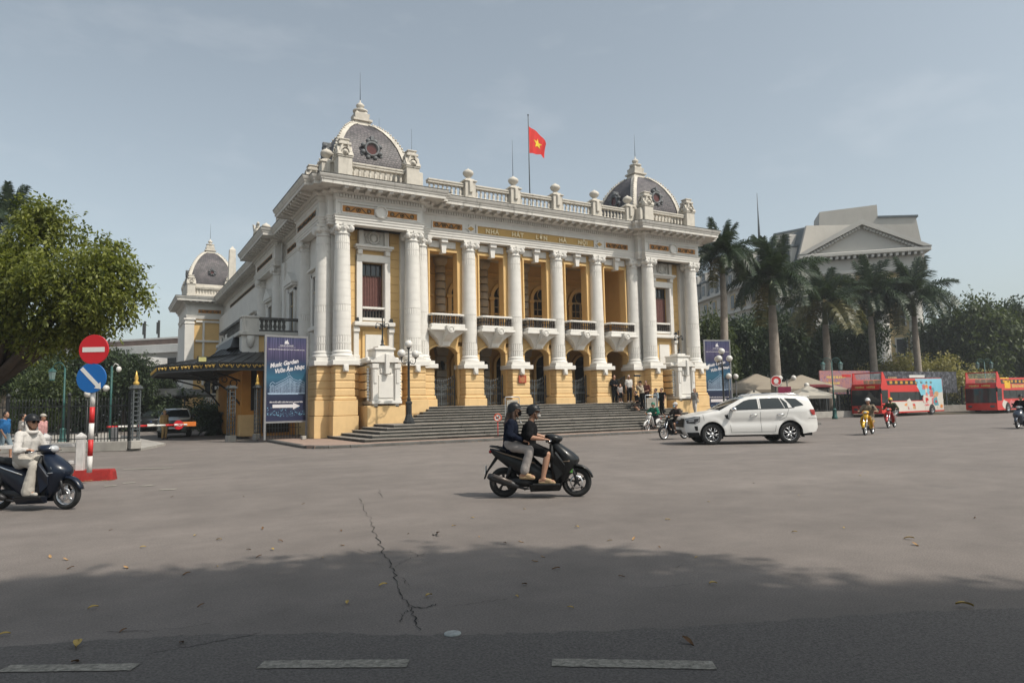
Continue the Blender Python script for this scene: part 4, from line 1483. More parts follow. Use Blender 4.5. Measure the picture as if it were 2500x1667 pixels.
for i in range(n-1):
    a, b, c, d = Vector((*rim[i], 4.27)), Vector((*rim[i+1], 4.27)), Vector((*inn[i], 4.87)), Vector((*inn[i+1], 4.87))
    m_ = max(3, int((b-a).length/.55))
    for k in range(m_+1):
        p, q = a.lerp(b, k/m_), c.lerp(d, k/m_)
        sm_.tube([p, q], .02, 4)
        sm_.tube([q, (q.x*.75+2, q.y*.75+47.4*.25, 5.37)], .02, 4)
part('roof_seam', sm_, BLK, mq, world=True)
part('soffit', MB().prism([(x, y) for x, y in rim], 3.9, 3.94), BLK, mq, world=True)
go = MB()
for i in range(n-1):
    a, b = Vector((*rim[i], 4.04)), Vector((*rim[i+1], 4.04))
    L = (b-a).length
    d = (b-a)/L
    nr = Vector((d.y, -d.x, 0))*-1
    if nr.dot(a-Vector((8, 47.4, 4.04))) < 0:
        nr = -nr
    m_ = int(L/.85)
    for k in range(m_):
        c = a+d*(L*(k+.5)/m_)+nr*.10
        go.ball(c, (.075, .075, .075), 8, 5)
        for s in (-1, 1):
            pts = []
            for q in range(13):
                t = q/12
                pts.append(c+d*s*(.10+.28*t)+Vector((0, 0, .085*math.sin(t*2*PI*1.2))))
            go.tube(pts, .022, 5)
            go.ball(c+d*s*.24+Vector((0, 0, .03)), .045, 6, 4)
part('gilt_scroll', go, GILT, mq, world=True)
for y in (43.2, 51.8):
    br = MB()
    br.tube([(6.6, y, 1.9), (6.0, y, 2.7), (5.2, y, 3.3), (3.6, y, 3.75)], .06, 6)
    br.tube([(6.6, y, 3.3), (5.9, y, 3.6), (5.0, y, 3.85)], .05, 6)
    for q in range(3):
        br.lathe([(.22-.05*q, -.03), (.22-.05*q, .03), (.16-.05*q, .03), (.16-.05*q, -.03), (.22-.05*q, -.03)], 14, 6.2-.5*q, y, 3.2+.2*q, axis='y', cap=False)
    part('scroll_bracket', br, BLK, mq, world=True)
fl = MB().cbox(4.3, 41.3, 4.42, .5, .18, .34, c=.02)
part('flood_light', fl, BLK, mq, world=True)
part('flood_glass', MB().cbox(4.3, 41.2, 4.42, .38, .02, .24), mat('flood_lens', (.45, .42, .18), .2, 0), mq, world=True)
upm = MB()
upm.loft([[(6.0, 43.3, 5.3), (6.0, 51.4, 5.3), (9.3, 51.4, 5.3), (9.3, 43.3, 5.3)], [(6.3, 44.2, 6.0), (6.3, 50.5, 6.0), (9.3, 50.5, 6.0), (9.3, 44.2, 6.0)]], sm=False)
part('upper_roof', upm, BLK, mq, world=True)

# ---------------- stairs
RS = (FLOOR-.12)/11
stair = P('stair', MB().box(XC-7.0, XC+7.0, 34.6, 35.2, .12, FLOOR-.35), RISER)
lv = []
for i in range(5):
    lv.append((9.6+.5*i, 29.6+.45*i))
for i in range(6):
    lv.append(([13.2, 13.35, 13.75, 14.25, 14.65, 14.8][i], 33.15+.34*i))
random.seed(3)
for i, (xl, yf) in enumerate(lv):
    z1 = .12+RS*(i+1)
    z0 = z1-RS-.004*(i > 0)
    xr = mxr(xl)
    yb = lv[i+1][1]+.15 if i < 4 else (33.5 if i == 4 else (lv[i+1][1]+.15 if i < 10 else 35.3))
    # stones along the front edge
    x = xl
    while x < xr-.01:
        L = random.uniform(1.3, 2.3)
        x2 = min(xr, x+L)
        if xr-x2 < .6:
            x2 = xr
        dz = random.uniform(-.004, .004)
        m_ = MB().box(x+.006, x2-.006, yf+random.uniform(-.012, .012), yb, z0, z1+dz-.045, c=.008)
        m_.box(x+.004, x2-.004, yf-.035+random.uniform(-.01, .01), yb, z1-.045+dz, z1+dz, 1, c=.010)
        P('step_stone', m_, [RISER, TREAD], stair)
        x = x2
    if i < 5:                               # returns back to the piers
        yend = (35.5, 34.7, 34.6, 34.6, 34.2)[i]
        xin = lv[i+1][0]+.10 if i < 4 else 13.3
        for (a, b) in ((xl, xin), (mxr(xin), mxr(xl))):
            y = yb
            while y < yend-.01:
                y2 = min(yend, y+random.uniform(1.1, 1.9))
                m_ = MB().box(a, b, y+.005, y2-.005, z0, z1-.045, c=.008)
                e = .035
                m_.box(a-(e if a < XC else 0), b+(e if a > XC else 0), y+.004, y2-.004, z1-.045, z1, 1, c=.010)
                P('step_stone', m_, [RISER, TREAD], stair)
                y = y2
P('landing', MB().box(11.7, mxr(11.7), 31.5, 35.7, .12+RS*3, .12+RS*5-.012), TREAD, stair)
# red plaque on the second arcade pier
pq = P('plaque', MB().cbox(CENT[1]+.02, 35.40, 3.12, .52, .06, .44, c=.01), REDPL)
pl = MB()
for i, w in enumerate((.06, .30, .36, .38, .34, .38, .30, .12)):
    pl.cbox(CENT[1]+.02, 35.365, 3.28-i*.046, w, .004, .016)
P('plaque_lines', pl, mat('plaque_gold', (.55, .33, .14), .5, 0), pq)
# flag on the roof
fp = thing('flag', 'red flag with yellow star flying from a pole on the opera roof', 'flag', (24.75, 40, 13.4))
part('pole', MB().tube([(0, 0, 0), (0, 0, 8.3)], [.05, .03], 8).ball((0, 0, 8.34), .06, 8, 6), IRON, fp)
vs, fs = [], []
NX, NZ = 24, 14


def flagpt(u, w):
    x = 1.62*u*(1-.10*w)
    y = .16*math.sin(u*7+w*1.3)*u+.05*math.sin(u*13+2*w)
    zz = 7.55-1.95*w*(1-.42*u)-.95*u**1.3+.10*math.sin(u*6+w*3)*u
    return (x*.93+.02, y, zz)


for i in range(NX+1):
    for k in range(NZ+1):
        vs.append(flagpt(i/NX, k/NZ))
for i in range(NX):
    for k in range(NZ):
        a = i*(NZ+1)+k
        fs.append((a, a+1, a+NZ+2, a+NZ+1))
part('flag_cloth', MB().add(vs, fs, 0, True), mat('flag_red_cloth', (0.58, 0.02, 0.015), .7, .08, 3), fp)
star = []
for q in range(10):
    r_ = .26 if q % 2 == 0 else .105
    a = PI/2+q*PI/5
    star.append((.48+r_*math.cos(a)*.9/1.0, .50-r_*math.sin(a)*.9))
for sd_ in (-1, 1):
    sm2 = MB()
    sm2.panel([(p[0], p[1]) for p in star], lambda u, w: tuple(Vector(flagpt(u, w))+Vector((0, sd_*.012, 0))), .05)
    part('star', sm2, mat('flag_yellow_cloth', (0.75, 0.55, 0.03), .7, .05, 3), fp)
# thin lightning rods on the centre parapet
for (x, y, z0, z1) in ((CENT[1], 36.0, 15.5, 17.9), (PAV[0]+1.5, 39.5, 15.0, 19.2), (PAV[0]+2.6, 37.0, 14.5, 17.8)):
    P('lightning_rod', MB().tube([(x, y, z0), (x, y, z1)], [.02, .008], 5), IRON)
# ================================================================ vegetation
import numpy as np


def leaf_mat(name, dark, light, trans=0.35, rough=.55):
    m = bpy.data.materials.new(name)
    m.use_nodes = True
    n, l = m.node_tree.nodes, m.node_tree.links
    b = n['Principled BSDF']
    geo = n.new('ShaderNodeNewGeometry')
    nz_ = n.new('ShaderNodeTexNoise'); nz_.inputs['Scale'].default_value = .7; nz_.inputs['Detail'].default_value = 3
    l.new(geo.outputs['Position'], nz_.inputs['Vector'])
    ad = n.new('ShaderNodeMath'); ad.operation = 'MULTIPLY_ADD'; ad.inputs[1].default_value = .55
    l.new(geo.outputs['Random Per Island'], ad.inputs[0]); 
    sub = n.new('ShaderNodeMath'); sub.operation = 'MULTIPLY'; sub.inputs[1].default_value = .6
    l.new(nz_.outputs[0], sub.inputs[0]); l.new(sub.outputs[0], ad.inputs[2])
    r = n.new('ShaderNodeValToRGB'); r.color_ramp.elements[0].position = .2; r.color_ramp.elements[1].position = .85
    r.color_ramp.elements[0].color = (*dark, 1); r.color_ramp.elements[1].color = (*light, 1)
    l.new(ad.outputs[0], r.inputs[0]); l.new(r.outputs[0], b.inputs['Base Color'])
    b.inputs['Roughness'].default_value = rough
    b.inputs['Specular IOR Level'].default_value = .35
    tr = n.new('ShaderNodeBsdfTranslucent')
    mixc = n.new('ShaderNodeMixRGB'); mixc.blend_type = 'MULTIPLY'; mixc.inputs[0].default_value = 1; mixc.inputs[2].default_value = (1.3, 1.35, .6, 1)
    l.new(r.outputs[0], mixc.inputs[1]); l.new(mixc.outputs[0], tr.inputs['Color'])
    ms = n.new('ShaderNodeMixShader'); ms.inputs[0].default_value = trans
    l.new(b.outputs[0], ms.inputs[1]); l.new(tr.outputs[0], ms.inputs[2])
    l.new(ms.outputs[0], n['Material Output'].inputs['Surface'])
    return m


LEAF_BRIGHT = leaf_mat('leaf_bright_green', (0.034, 0.056, 0.012), (0.22, 0.235, 0.05), .36)
LEAF_DARK = leaf_mat('leaf_dark_green', (0.012, 0.024, 0.011), (0.050, 0.076, 0.028), .2)
LEAF_MID = leaf_mat('leaf_mid_green', (0.02, 0.036, 0.013), (0.085, 0.11, 0.035), .3)
LEAF_PALE = leaf_mat('leaf_pale_yellow_green', (0.13, 0.125, 0.045), (0.36, 0.32, 0.13), .3)
LEAF_PALM = leaf_mat('leaf_palm_green', (0.012, 0.026, 0.015), (0.055, 0.080, 0.040), .2, .4)
LEAF_PALMY = leaf_mat('leaf_palm_yellowing', (0.03, 0.042, 0.016), (0.17, 0.15, 0.06), .2, .4)
BARK = mat('bark_brown', (0.075, 0.058, 0.045), .9, .35, 3, .6, 18)
PALMT = mat('palm_trunk_grey', (0.27, 0.23, 0.19), .85, .22, 2.5, .4, 14)


def leaf_cloud(lobes, n, size, seed=1, droop=.5, shell=.55, spray=7, clumps=14):
    """lobes: (centre, (rx,ry,rz)); leaves in sprays, denser towards the lobes' surface"""
    rg = np.random.default_rng(seed)
    sub_ = []
    for (c0, r0) in lobes:              # every lobe is a cluster of smaller billows
        for q in range(clumps):
            dd = rg.normal(size=3); dd /= np.linalg.norm(dd)
            k_ = rg.uniform(.30, .46)
            sub_.append((tuple(np.array(tuple(c0))+dd*np.array(r0)*rg.uniform(.55, .92)), tuple(np.array(r0)*k_*np.array([1, 1, .85]))))
    if sub_:
        lobes = sub_
    vol = np.array([l[1][0]*l[1][1]*l[1][2] for l in lobes])**.7
    which = rg.choice(len(lobes), n//spray, p=vol/vol.sum())
    C = np.array([tuple(l[0]) for l in lobes])[which]
    Rr = np.array([l[1] for l in lobes])[which]
    d = rg.normal(size=(len(which), 3)); d /= np.linalg.norm(d, axis=1)[:, None]
    # clumpy surface: a low-frequency lumpiness keeps the outline uneven
    lump = 1+.16*np.sin(d[:, 0]*7+which*1.7)+.13*np.sin(d[:, 1]*9+which)+.12*np.sin(d[:, 2]*8+which*.6)
    rad = (shell+(1-shell)*rg.random(len(which))**.6)*lump
    P0 = C+d*Rr*rad[:, None]
    # spray direction: outward, hanging
    sd_ = d*.8+rg.normal(size=d.shape)*.45; sd_[:, 2] -= droop*.4
    sd_ /= np.linalg.norm(sd_, axis=1)[:, None]
    P0 = np.repeat(P0, spray, 0); D = np.repeat(sd_, spray, 0)
    N = len(P0)
    t = np.tile(np.linspace(0, 1, spray), N//spray)
    L = size*(.7+.6*rg.random(N))
    base = P0+D*(t*size*3.0)[:, None]; base[:, 2] -= t*t*size*1.2*droop
    side = rg.normal(size=(N, 3)); side -= D*(side*D).sum(1)[:, None]; side /= np.linalg.norm(side, axis=1)[:, None]
    ld = D*.55+side*.85; ld[:, 2] -= droop*.55*rg.random(N); ld /= np.linalg.norm(ld, axis=1)[:, None]
    up = rg.normal(size=(N, 3))*.55+np.array([0, 0, 1.0]); w = np.cross(ld, up); w /= (np.linalg.norm(w, axis=1)[:, None]+1e-9)
    W = L*.24
    a = base; b = base+ld*(L*.45)[:, None]+w*W[:, None]; c = base+ld*L[:, None]; e = base+ld*(L*.45)[:, None]-w*W[:, None]
    c[:, 2] -= L*.12
    V = np.stack([a, b, c, e], 1).reshape(-1, 3)
    return V


def quads_mesh(name, V, m):
    me = bpy.data.meshes.new(name)
    n = len(V)//4
    me.vertices.add(len(V)); me.loops.add(n*4); me.polygons.add(n)
    me.vertices.foreach_set('co', V.astype(np.float32).ravel())
    me.loops.foreach_set('vertex_index', np.arange(n*4, dtype=np.int32))
    me.polygons.foreach_set('loop_start', np.arange(0, n*4, 4, dtype=np.int32))
    me.materials.append(m)
    me.update()
    me.validate()
    return me


def tree(name, label, base, lobes, n, size, lm, trunk_r=.22, group=None, limbs=True, seed=1, fork=None, droop=.5, clumps=14):
    """base: ground point; lobes relative to the base"""
    t = thing(name, label, 'tree', base, group=group)
    tb = MB()
    if fork is None:
        fork = Vector((0, 0, min(l[0][2]-l[1][2] for l in lobes)*.75+.4))
    fork = Vector(fork)
    tb.tube([(0, 0, -.1), (0, 0, .25), tuple(fork*.5+Vector((.06, .05, 0))), tuple(fork)], [trunk_r*1.5, trunk_r*1.1, trunk_r*.95, trunk_r*.85], 12)
    if limbs:
        for (c, r) in lobes:
            c = Vector(c)
            mid = fork.lerp(c, .55)+Vector((0, 0, -.12*r[2]))
            tb.tube([tuple(fork-Vector((0, 0, .1))), tuple(mid), tuple(c), tuple(c+Vector((r[0]*.4, r[1]*.2, r[2]*.5)))], [trunk_r*.6, trunk_r*.36, trunk_r*.18, .01], 7)
    part('trunk', tb, BARK, t)
    V = leaf_cloud(lobes, n, size, seed, droop, clumps=clumps)
    part('crown', quads_mesh('crown', V, lm), None, t)
    return t


def rel(p, b):
    return tuple(Vector(p)-Vector(b))


# ---- the bright tree on the left
D = 22.0
b = at(-150, 1115, D); b.z = 0.05
K = D/F_PX
lobs = []
for (u, v, r, dd) in ((40, 620, 105, 0), (130, 560, 68, .6), (100, 520, 50, .3), (250, 650, 74, -.4), (275, 610, 50, .4), (300, 715, 50, 0), (175, 715, 105, -1.2), (40, 715, 120, -.6), (230, 745, 70, -.2), (110, 800, 70, -.5), (200, 800, 50, .4),
                      (-90, 620, 140, .5), (-120, 760, 140, 0), (10, 830, 60, .8)):
    lobs.append((rel(at(u, v, D+dd), b), (r*K*1.0, r*K*1.05, r*K*.82)))
tree('shade_tree', 'bright green leafy tree spreading over the railings beside the road', b, lobs, 60000, .145, LEAF_BRIGHT, .3, fork=rel(at(-20, 930, D), b), seed=5, droop=.8)

# ---- tree over the camera's pavement: it throws the big shadow on the near road
b = Vector((5.5, -5.5, 0.0))
lobs = []
sl = Vector((sun_dir.x, sun_dir.y, 0))/sun_dir.z
random.seed(5)
for (u, v, r, h) in ((560, 1435, .75, 7.2), (700, 1415, .65, 7.5), (960, 1420, 1.0, 7.4), (1150, 1390, .95, 7.6), (1330, 1400, .9, 7.3), (1500, 1410, .85, 7.5), (1660, 1420, .75, 7.7), (1790, 1470, .6, 7.4), (300, 1500, .9, 7.2), (90, 1500, .9, 7.4), (-150, 1530, 1.1, 7.3),
                     (480, 1540, 1.1, 7.0), (800, 1530, 1.2, 6.8), (1150, 1530, 1.3, 6.9), (1480, 1530, 1.2, 7.0), (1800, 1570, .9, 7.0), (2080, 1590, .8, 7.2), (2330, 1540, .75, 7.4), (2500, 1520, .7, 7.4), (2250, 1650, .9, 7.0),
                     (1400, 1660, 1.2, 6.6), (900, 1660, 1.2, 6.5), (400, 1650, 1.1, 6.8), (1900, 1680, 1.1, 6.6)):
    g_ = ground(u, v)
    c = g_+sl*h+Vector((0, 0, h))
    lobs.append((rel(c, b), (r, r, .55)))
    if v > 1490:                        # extra upper storeys, added to block sky light over the near road
        for dh in (1.6, 3.2, 4.8):
            c = g_+sl*(h+dh)+Vector((0, 0, h+dh))
            lobs.append((rel(c, b), (r*.9, r*.9, .7)))
for x in (-6, -3, 0, 3, 6):  # unseen lobes above and behind the camera, added to cut the sky fill
    for y in (-8.5, -6, -3.5, -1.2):
        if x > 3 and y > -5:
            continue
        c = Vector((x+random.uniform(-.6, .6), y+random.uniform(-.6, .6), random.uniform(7.0, 9.5)))
        lobs.append((rel(c, b), (1.5, 1.5, .8)))
tree('street_tree', 'broad roadside tree whose crown shades the near lane', b, lobs, 90000, .24, LEAF_MID, .34, fork=(-.3, 1.5, 4.6), seed=9, clumps=0)


# ---- background broadleaf trees: three kinds, then copies
def proto(kind, seed, lm, n=19000, size=.33):
    rg = random.Random(seed)
    lobs = []
    for i in range(11):
        a = rg.uniform(0, 2*PI); r_ = rg.uniform(.3, 2.3)
        lobs.append(((r_*math.cos(a), r_*math.sin(a), rg.uniform(3.6, 7.0)-r_*.35), (rg.uniform(1.1, 1.9),)*2+(rg.uniform(.9, 1.4),)))
    V = leaf_cloud(lobs, n, size, seed, .55)
    tb = MB().tube([(0, 0, -.1), (.05, 0, 1.2), (0, .1, 3.0), (.1, 0, 4.6)], [.32, .24, .19, .1], 9)
    for (c, r_) in lobs[:7]:
        tb.tube([(0, .05, 2.6), tuple(Vector((0, 0, 2.6)).lerp(Vector(c), .6)), c], [.13, .08, .03], 6)
    return tb.mesh('trunk', BARK), quads_mesh('crown', V, lm)


PR = {'dark': proto('d', 31, LEAF_DARK), 'mid': proto('m', 32, LEAF_MID), 'dark2': proto('e', 33, LEAF_DARK)}


def bg_tree(kind, u, v_top, depth, width_px, label, group='background trees', name='broadleaf_tree', basez=0.1):
    k = depth/F_PX
    p = at(u, 985, depth)
    top = at(u, v_top, depth).z
    s = top/8.0
    t = thing(name, label, 'tree', (p.x, p.y, basez), rz=random.uniform(0, 6.28), group=group)
    sx = width_px*k/6.4
    t.scale = (sx, sx, s)
    tr, cr = PR[kind]
    part('trunk', tr, None, t); part('crown', cr, None, t)
    return t


random.seed(17)
LB1 = 'dense dark green tree in the park behind the palms'
LB2 = 'mid green tree in the park behind the palms and tents'
LB3 = 'dark tree standing in the garden behind the iron railings'
LB4 = 'tall dark tree beyond the red tour buses'
for (kd, u, vt, dp, w) in (('mid', 1735, 745, 66, 150), ('dark', 1800, 760, 72, 170), ('dark', 1900, 735, 78, 190), ('dark2', 1985, 790, 82, 170), ('dark', 2075, 760, 84, 170), ('dark', 2010, 840, 80, 120)):
    bg_tree(kd, u, vt, dp, w, LB2 if kd == 'mid' else LB1, 'park trees behind the palms')
for (kd, u, vt, dp, w) in (('dark', 2330, 740, 92, 170), ('mid', 2420, 700, 88, 190), ('dark', 2500, 715, 92, 200), ('dark2', 2590, 700, 88, 220)):
    bg_tree(kd, u, vt, dp, w, LB4, 'tall trees beyond the buses')
for (kd, u, vt, dp, w) in (('dark', 60, 835, 48, 170), ('dark2', 150, 850, 52, 150), ('dark', 230, 835, 56, 160), ('dark2', 305, 850, 60, 130), ('dark', 365, 885, 66, 110), ('mid', 100, 870, 40, 130), ('dark', -40, 800, 44, 220), ('dark2', 420, 925, 74, 70)):
    bg_tree(kd, u, vt, dp, w, LB3, 'garden trees behind the railings')

# pale flowering bush by the buses
b = at(2240, 990, 78); b.z = .1
lobs = []
for (u, v, r) in ((2140, 935, 45), (2210, 910, 50), (2270, 905, 52), (2330, 920, 50), (2390, 935, 40), (2180, 900, 30), (2300, 895, 32), (2100, 945, 35)):
    kk = 78/F_PX
    lobs.append((rel(at(u, v, 78), b), (r*kk, r*kk*.9, r*kk*.75)))
t = tree('flowering_bush', 'pale yellow green bushy tree spreading behind the red tour bus', b, lobs, 13000, .34, LEAF_PALE, .16, seed=12)


# ---- royal palms
def frond_mesh(L, droop, lm, seed, n=44, ll=.8):
    rg = np.random.default_rng(seed)
    V = []
    rach = MB()
    pts = []
    for i in range(13):
        s = i/12
        pts.append(Vector((L*s*(1-.18*s*droop), 0, L*(.42*s-.92*droop*s*s))))
    for i in range(n):
        s = .14+.86*i/n
        f = s*12
        a = int(min(f, 11)); p = pts[a].lerp(pts[a+1], f-a)
        tg = (pts[a+1]-pts[a]).normalized()
        for sd_ in (-1, 1):
            for pl in ((0, 1) if i % 2 else (0,)):
                le = ll*(.55+.6*math.sin(PI*min(1, s*.9+.1)))*rg.uniform(.8, 1.15)
                dr = Vector((tg.x*.55, sd_*.85, .15+(.5 if pl else -.15)+rg.normal()*.15)).normalized()
                mid = p+dr*le*.5
                tip = p+dr*le+Vector((0, 0, -le*(.38+.2*rg.random())))
                w = tg*.026
                V += [tuple(p-w), tuple(mid-w*1.3), tuple(mid+w*1.3), tuple(p+w), tuple(mid-w*1.3), tuple(tip), tuple(tip), tuple(mid+w*1.3)]
    V = np.array(V)
    # degenerate tip corner spread a little
    V[6::8] += .004
    me = quads_mesh('frond', V, lm)
    return me


FR = [frond_mesh(3.3, .5, LEAF_PALM, 1, 50, .74), frond_mesh(3.1, .85, LEAF_PALM, 2, 48, .78), frond_mesh(2.7, .2, LEAF_PALM, 3, 44, .5), frond_mesh(3.0, 1.0, LEAF_PALMY, 4, 46, .74)]


def palm(u, v_c, depth, label, sc=1.0, yellow=2, seed=0, base_r=.33, lean=0.0, group='royal palms along the park'):
    rg = random.Random(seed)
    top = at(u, v_c, depth)
    zt = top.z
    t = thing('royal_palm', label, 'palm tree', (top.x, top.y, .1), group=group)
    tr = MB().tube([(lean*-.5, 0, -.1), (lean*-.45, 0, .4), (lean*-.25, 0, zt*.35), (0, 0, zt*.7), (0, 0, zt-1.3*sc)], [base_r*1.25, base_r, base_r*.92, base_r*.78, base_r*.6], 14)
    part('trunk', tr, PALMT, t)
    part('crownshaft', MB().tube([(0, 0, zt-1.4*sc), (0, 0, zt-.8*sc), (0, 0, zt+.1)], [base_r*.66, base_r*.6, base_r*.22], 12), mat('palm_crownshaft', (.075, .095, .04), .6, .25, 3), t)
    n = 25
    for i in range(n):
        a = i*2.4+rg.uniform(-.2, .2)
        tier = i/n
        fm = FR[2] if tier < .22 else (FR[0] if tier < .55 else (FR[3] if i >= n-yellow else FR[1]))
        pitch = -1.05+.9*tier*1.1 if tier < .22 else (-.55+1.15*(tier-.2))
        s = sc*rg.uniform(.85, 1.12)
        part('frond', fm, None, t, (0, 0, zt+rg.uniform(-.15, .1)), (rg.uniform(-.25, .25), pitch, a), s)
    return t


palm(1762, 628, 54, 'tall slim royal palm beside the right end of the opera house', 1.02, 1, 1, .34, .9)
palm(1882, 690, 58, 'stout royal palm with wide hanging fronds behind the beige tents', 1.45, 1, 2, .46)
palm(2012, 745, 69, 'yellowing royal palm with dry fronds beside the coffee tents', 1.45, 8, 3, .42)
palm(2122, 725, 76, 'dark royal palm rising directly behind the first tour bus', 1.6, 0, 4, .42)
palm(2228, 725, 76, 'royal palm with ragged fronds in front of the hotel column', 1.6, 1, 5, .4, -.3)
palm(22, 535, 46, 'palm top showing above the bright leafy tree', .85, 0, 6, .3, group='palms left of the opera')
# cycad by the porch
cy = thing('cycad', 'dark spiky cycad bush planted beside the porch', 'plant', tuple(at(538, 1060, 47).xy)+(0.0,))
part('stem', MB().tube([(0, 0, 0), (0, 0, 1.0)], [.28, .2], 10), BARK, cy)
for i in range(26):
    part('frond', FR[1] if i % 3 else FR[2], None, cy, (0, 0, .95-.025*i), (random.uniform(-.2, .2), -.8+1.2*i/26, i*2.4), .52)
# clipped hedge and shrubs in the forecourt
for (u, dp, w, h, lb) in ((515, 56, 1.0, 2.2, 'dark clipped shrub behind the parked grey car'), (425, 60, 1.4, 2.0, 'low dark hedge left of the parked grey car')):
    p = at(u, 1050, dp)
    lobs = [((random.uniform(-w, w)*.6, random.uniform(-w, w)*.6, random.uniform(.5, h*.8)), (w*.6, w*.6, h*.3)) for _ in range(7)]
    tree('shrub', lb, (p.x, p.y, 0), lobs, 4000, .25, LEAF_DARK, .06, seed=44)
# ================================================================ vehicles
TYRE = mat('tyre_rubber', (0.022, 0.022, 0.022), .85, .25, 9, .2, 60, obj=True)
ALLOY = mat('alloy_silver', (0.55, 0.55, 0.56), .3, .05, 5, metal=.8, obj=True)
DARKM = mat('dark_metal', (0.035, 0.035, 0.037), .45, .2, 8, metal=.4, obj=True)
CHROME = mat('chrome', (0.75, 0.75, 0.76), .12, 0, metal=1.0)
BLKP = mat('black_plastic', (0.014, 0.0145, 0.015), .55, .2, 9, spec=.22, obj=True)
CARGLASS = mat('tinted_car_glass', (0.020, 0.026, 0.028), .04, 0, spec=.5)
LENS = mat('lamp_lens', (0.42, 0.43, 0.44), .1, 0, spec=.8)
LENSD = mat('dark_lamp_lens', (0.06, 0.065, 0.07), .08, 0, spec=.8)
REDL = mat('red_tail_lens', (0.30, 0.012, 0.012), .15, 0, spec=.7)
ORANGEL = mat('orange_lens', (0.55, 0.17, 0.02), .2, 0)
CARWHITE = mat('pearl_white_paint', (0.63, 0.615, 0.59), .35, .03, 1.5, coat=.7, obj=True)
CARGREY = mat('grey_green_paint', (0.13, 0.15, 0.145), .35, .05, 2, coat=.7, obj=True)


def interp(tab, x):
    if x <= tab[0][0]:
        return tab[0][1]
    for (a, b) in zip(tab, tab[1:]):
        if x <= b[0]:
            t = (x-a[0])/(b[0]-a[0])
            return a[1]+(b[1]-a[1])*t
    return tab[-1][1]


def car_wheel(parent, x, y, side, r=.39, w=.24):
    m_ = MB()
    h = w/2
    m_.lathe([(r*.66, -h*.85), (r*.72, -h), (r*.92, -h*.95), (r*.99, -h*.7), (r, -h*.3), (r, h*.3), (r*.99, h*.7), (r*.92, h*.95), (r*.72, h), (r*.66, h*.85)], 36, axis='y', cap=False)
    wl_ = part('wheel', m_, TYRE, parent, (x, y, r))
    rm = MB()
    s = side
    rm.lathe([(r*.67, s*h*.9), (r*.63, s*h*.75), (r*.60, s*h*.1), (.02, s*h*.1)], 30, axis='y', cap=False)
    part('rim_barrel', rm, DARKM, wl_)
    sp = MB()
    yo = s*h*.72
    sp.lathe([(r*.685, yo-.012), (r*.685, yo+.012), (r*.625, yo+.012), (r*.625, yo-.012), (r*.685, yo-.012)], 36, axis='y', cap=False)
    sp.lathe([(r*.17, yo-.03), (r*.17, yo+.015), (r*.05, yo+.02)], 16, axis='y')
    for k in range(6):
        a = 2*PI*k/6+.2
        for d in (-.17, .17):
            p0 = Vector((r*.14*math.cos(a), yo, r*.14*math.sin(a)))
            pm = Vector((r*.38*math.cos(a+d*.5), yo, r*.38*math.sin(a+d*.5)))
            p1 = Vector((r*.64*math.cos(a+d*1.5), yo, r*.64*math.sin(a+d*1.5)))
            sp.tube([p0, pm, p1], [.020, .017, .015], 5)
    part('rim', sp, ALLOY, wl_)
    return wl_


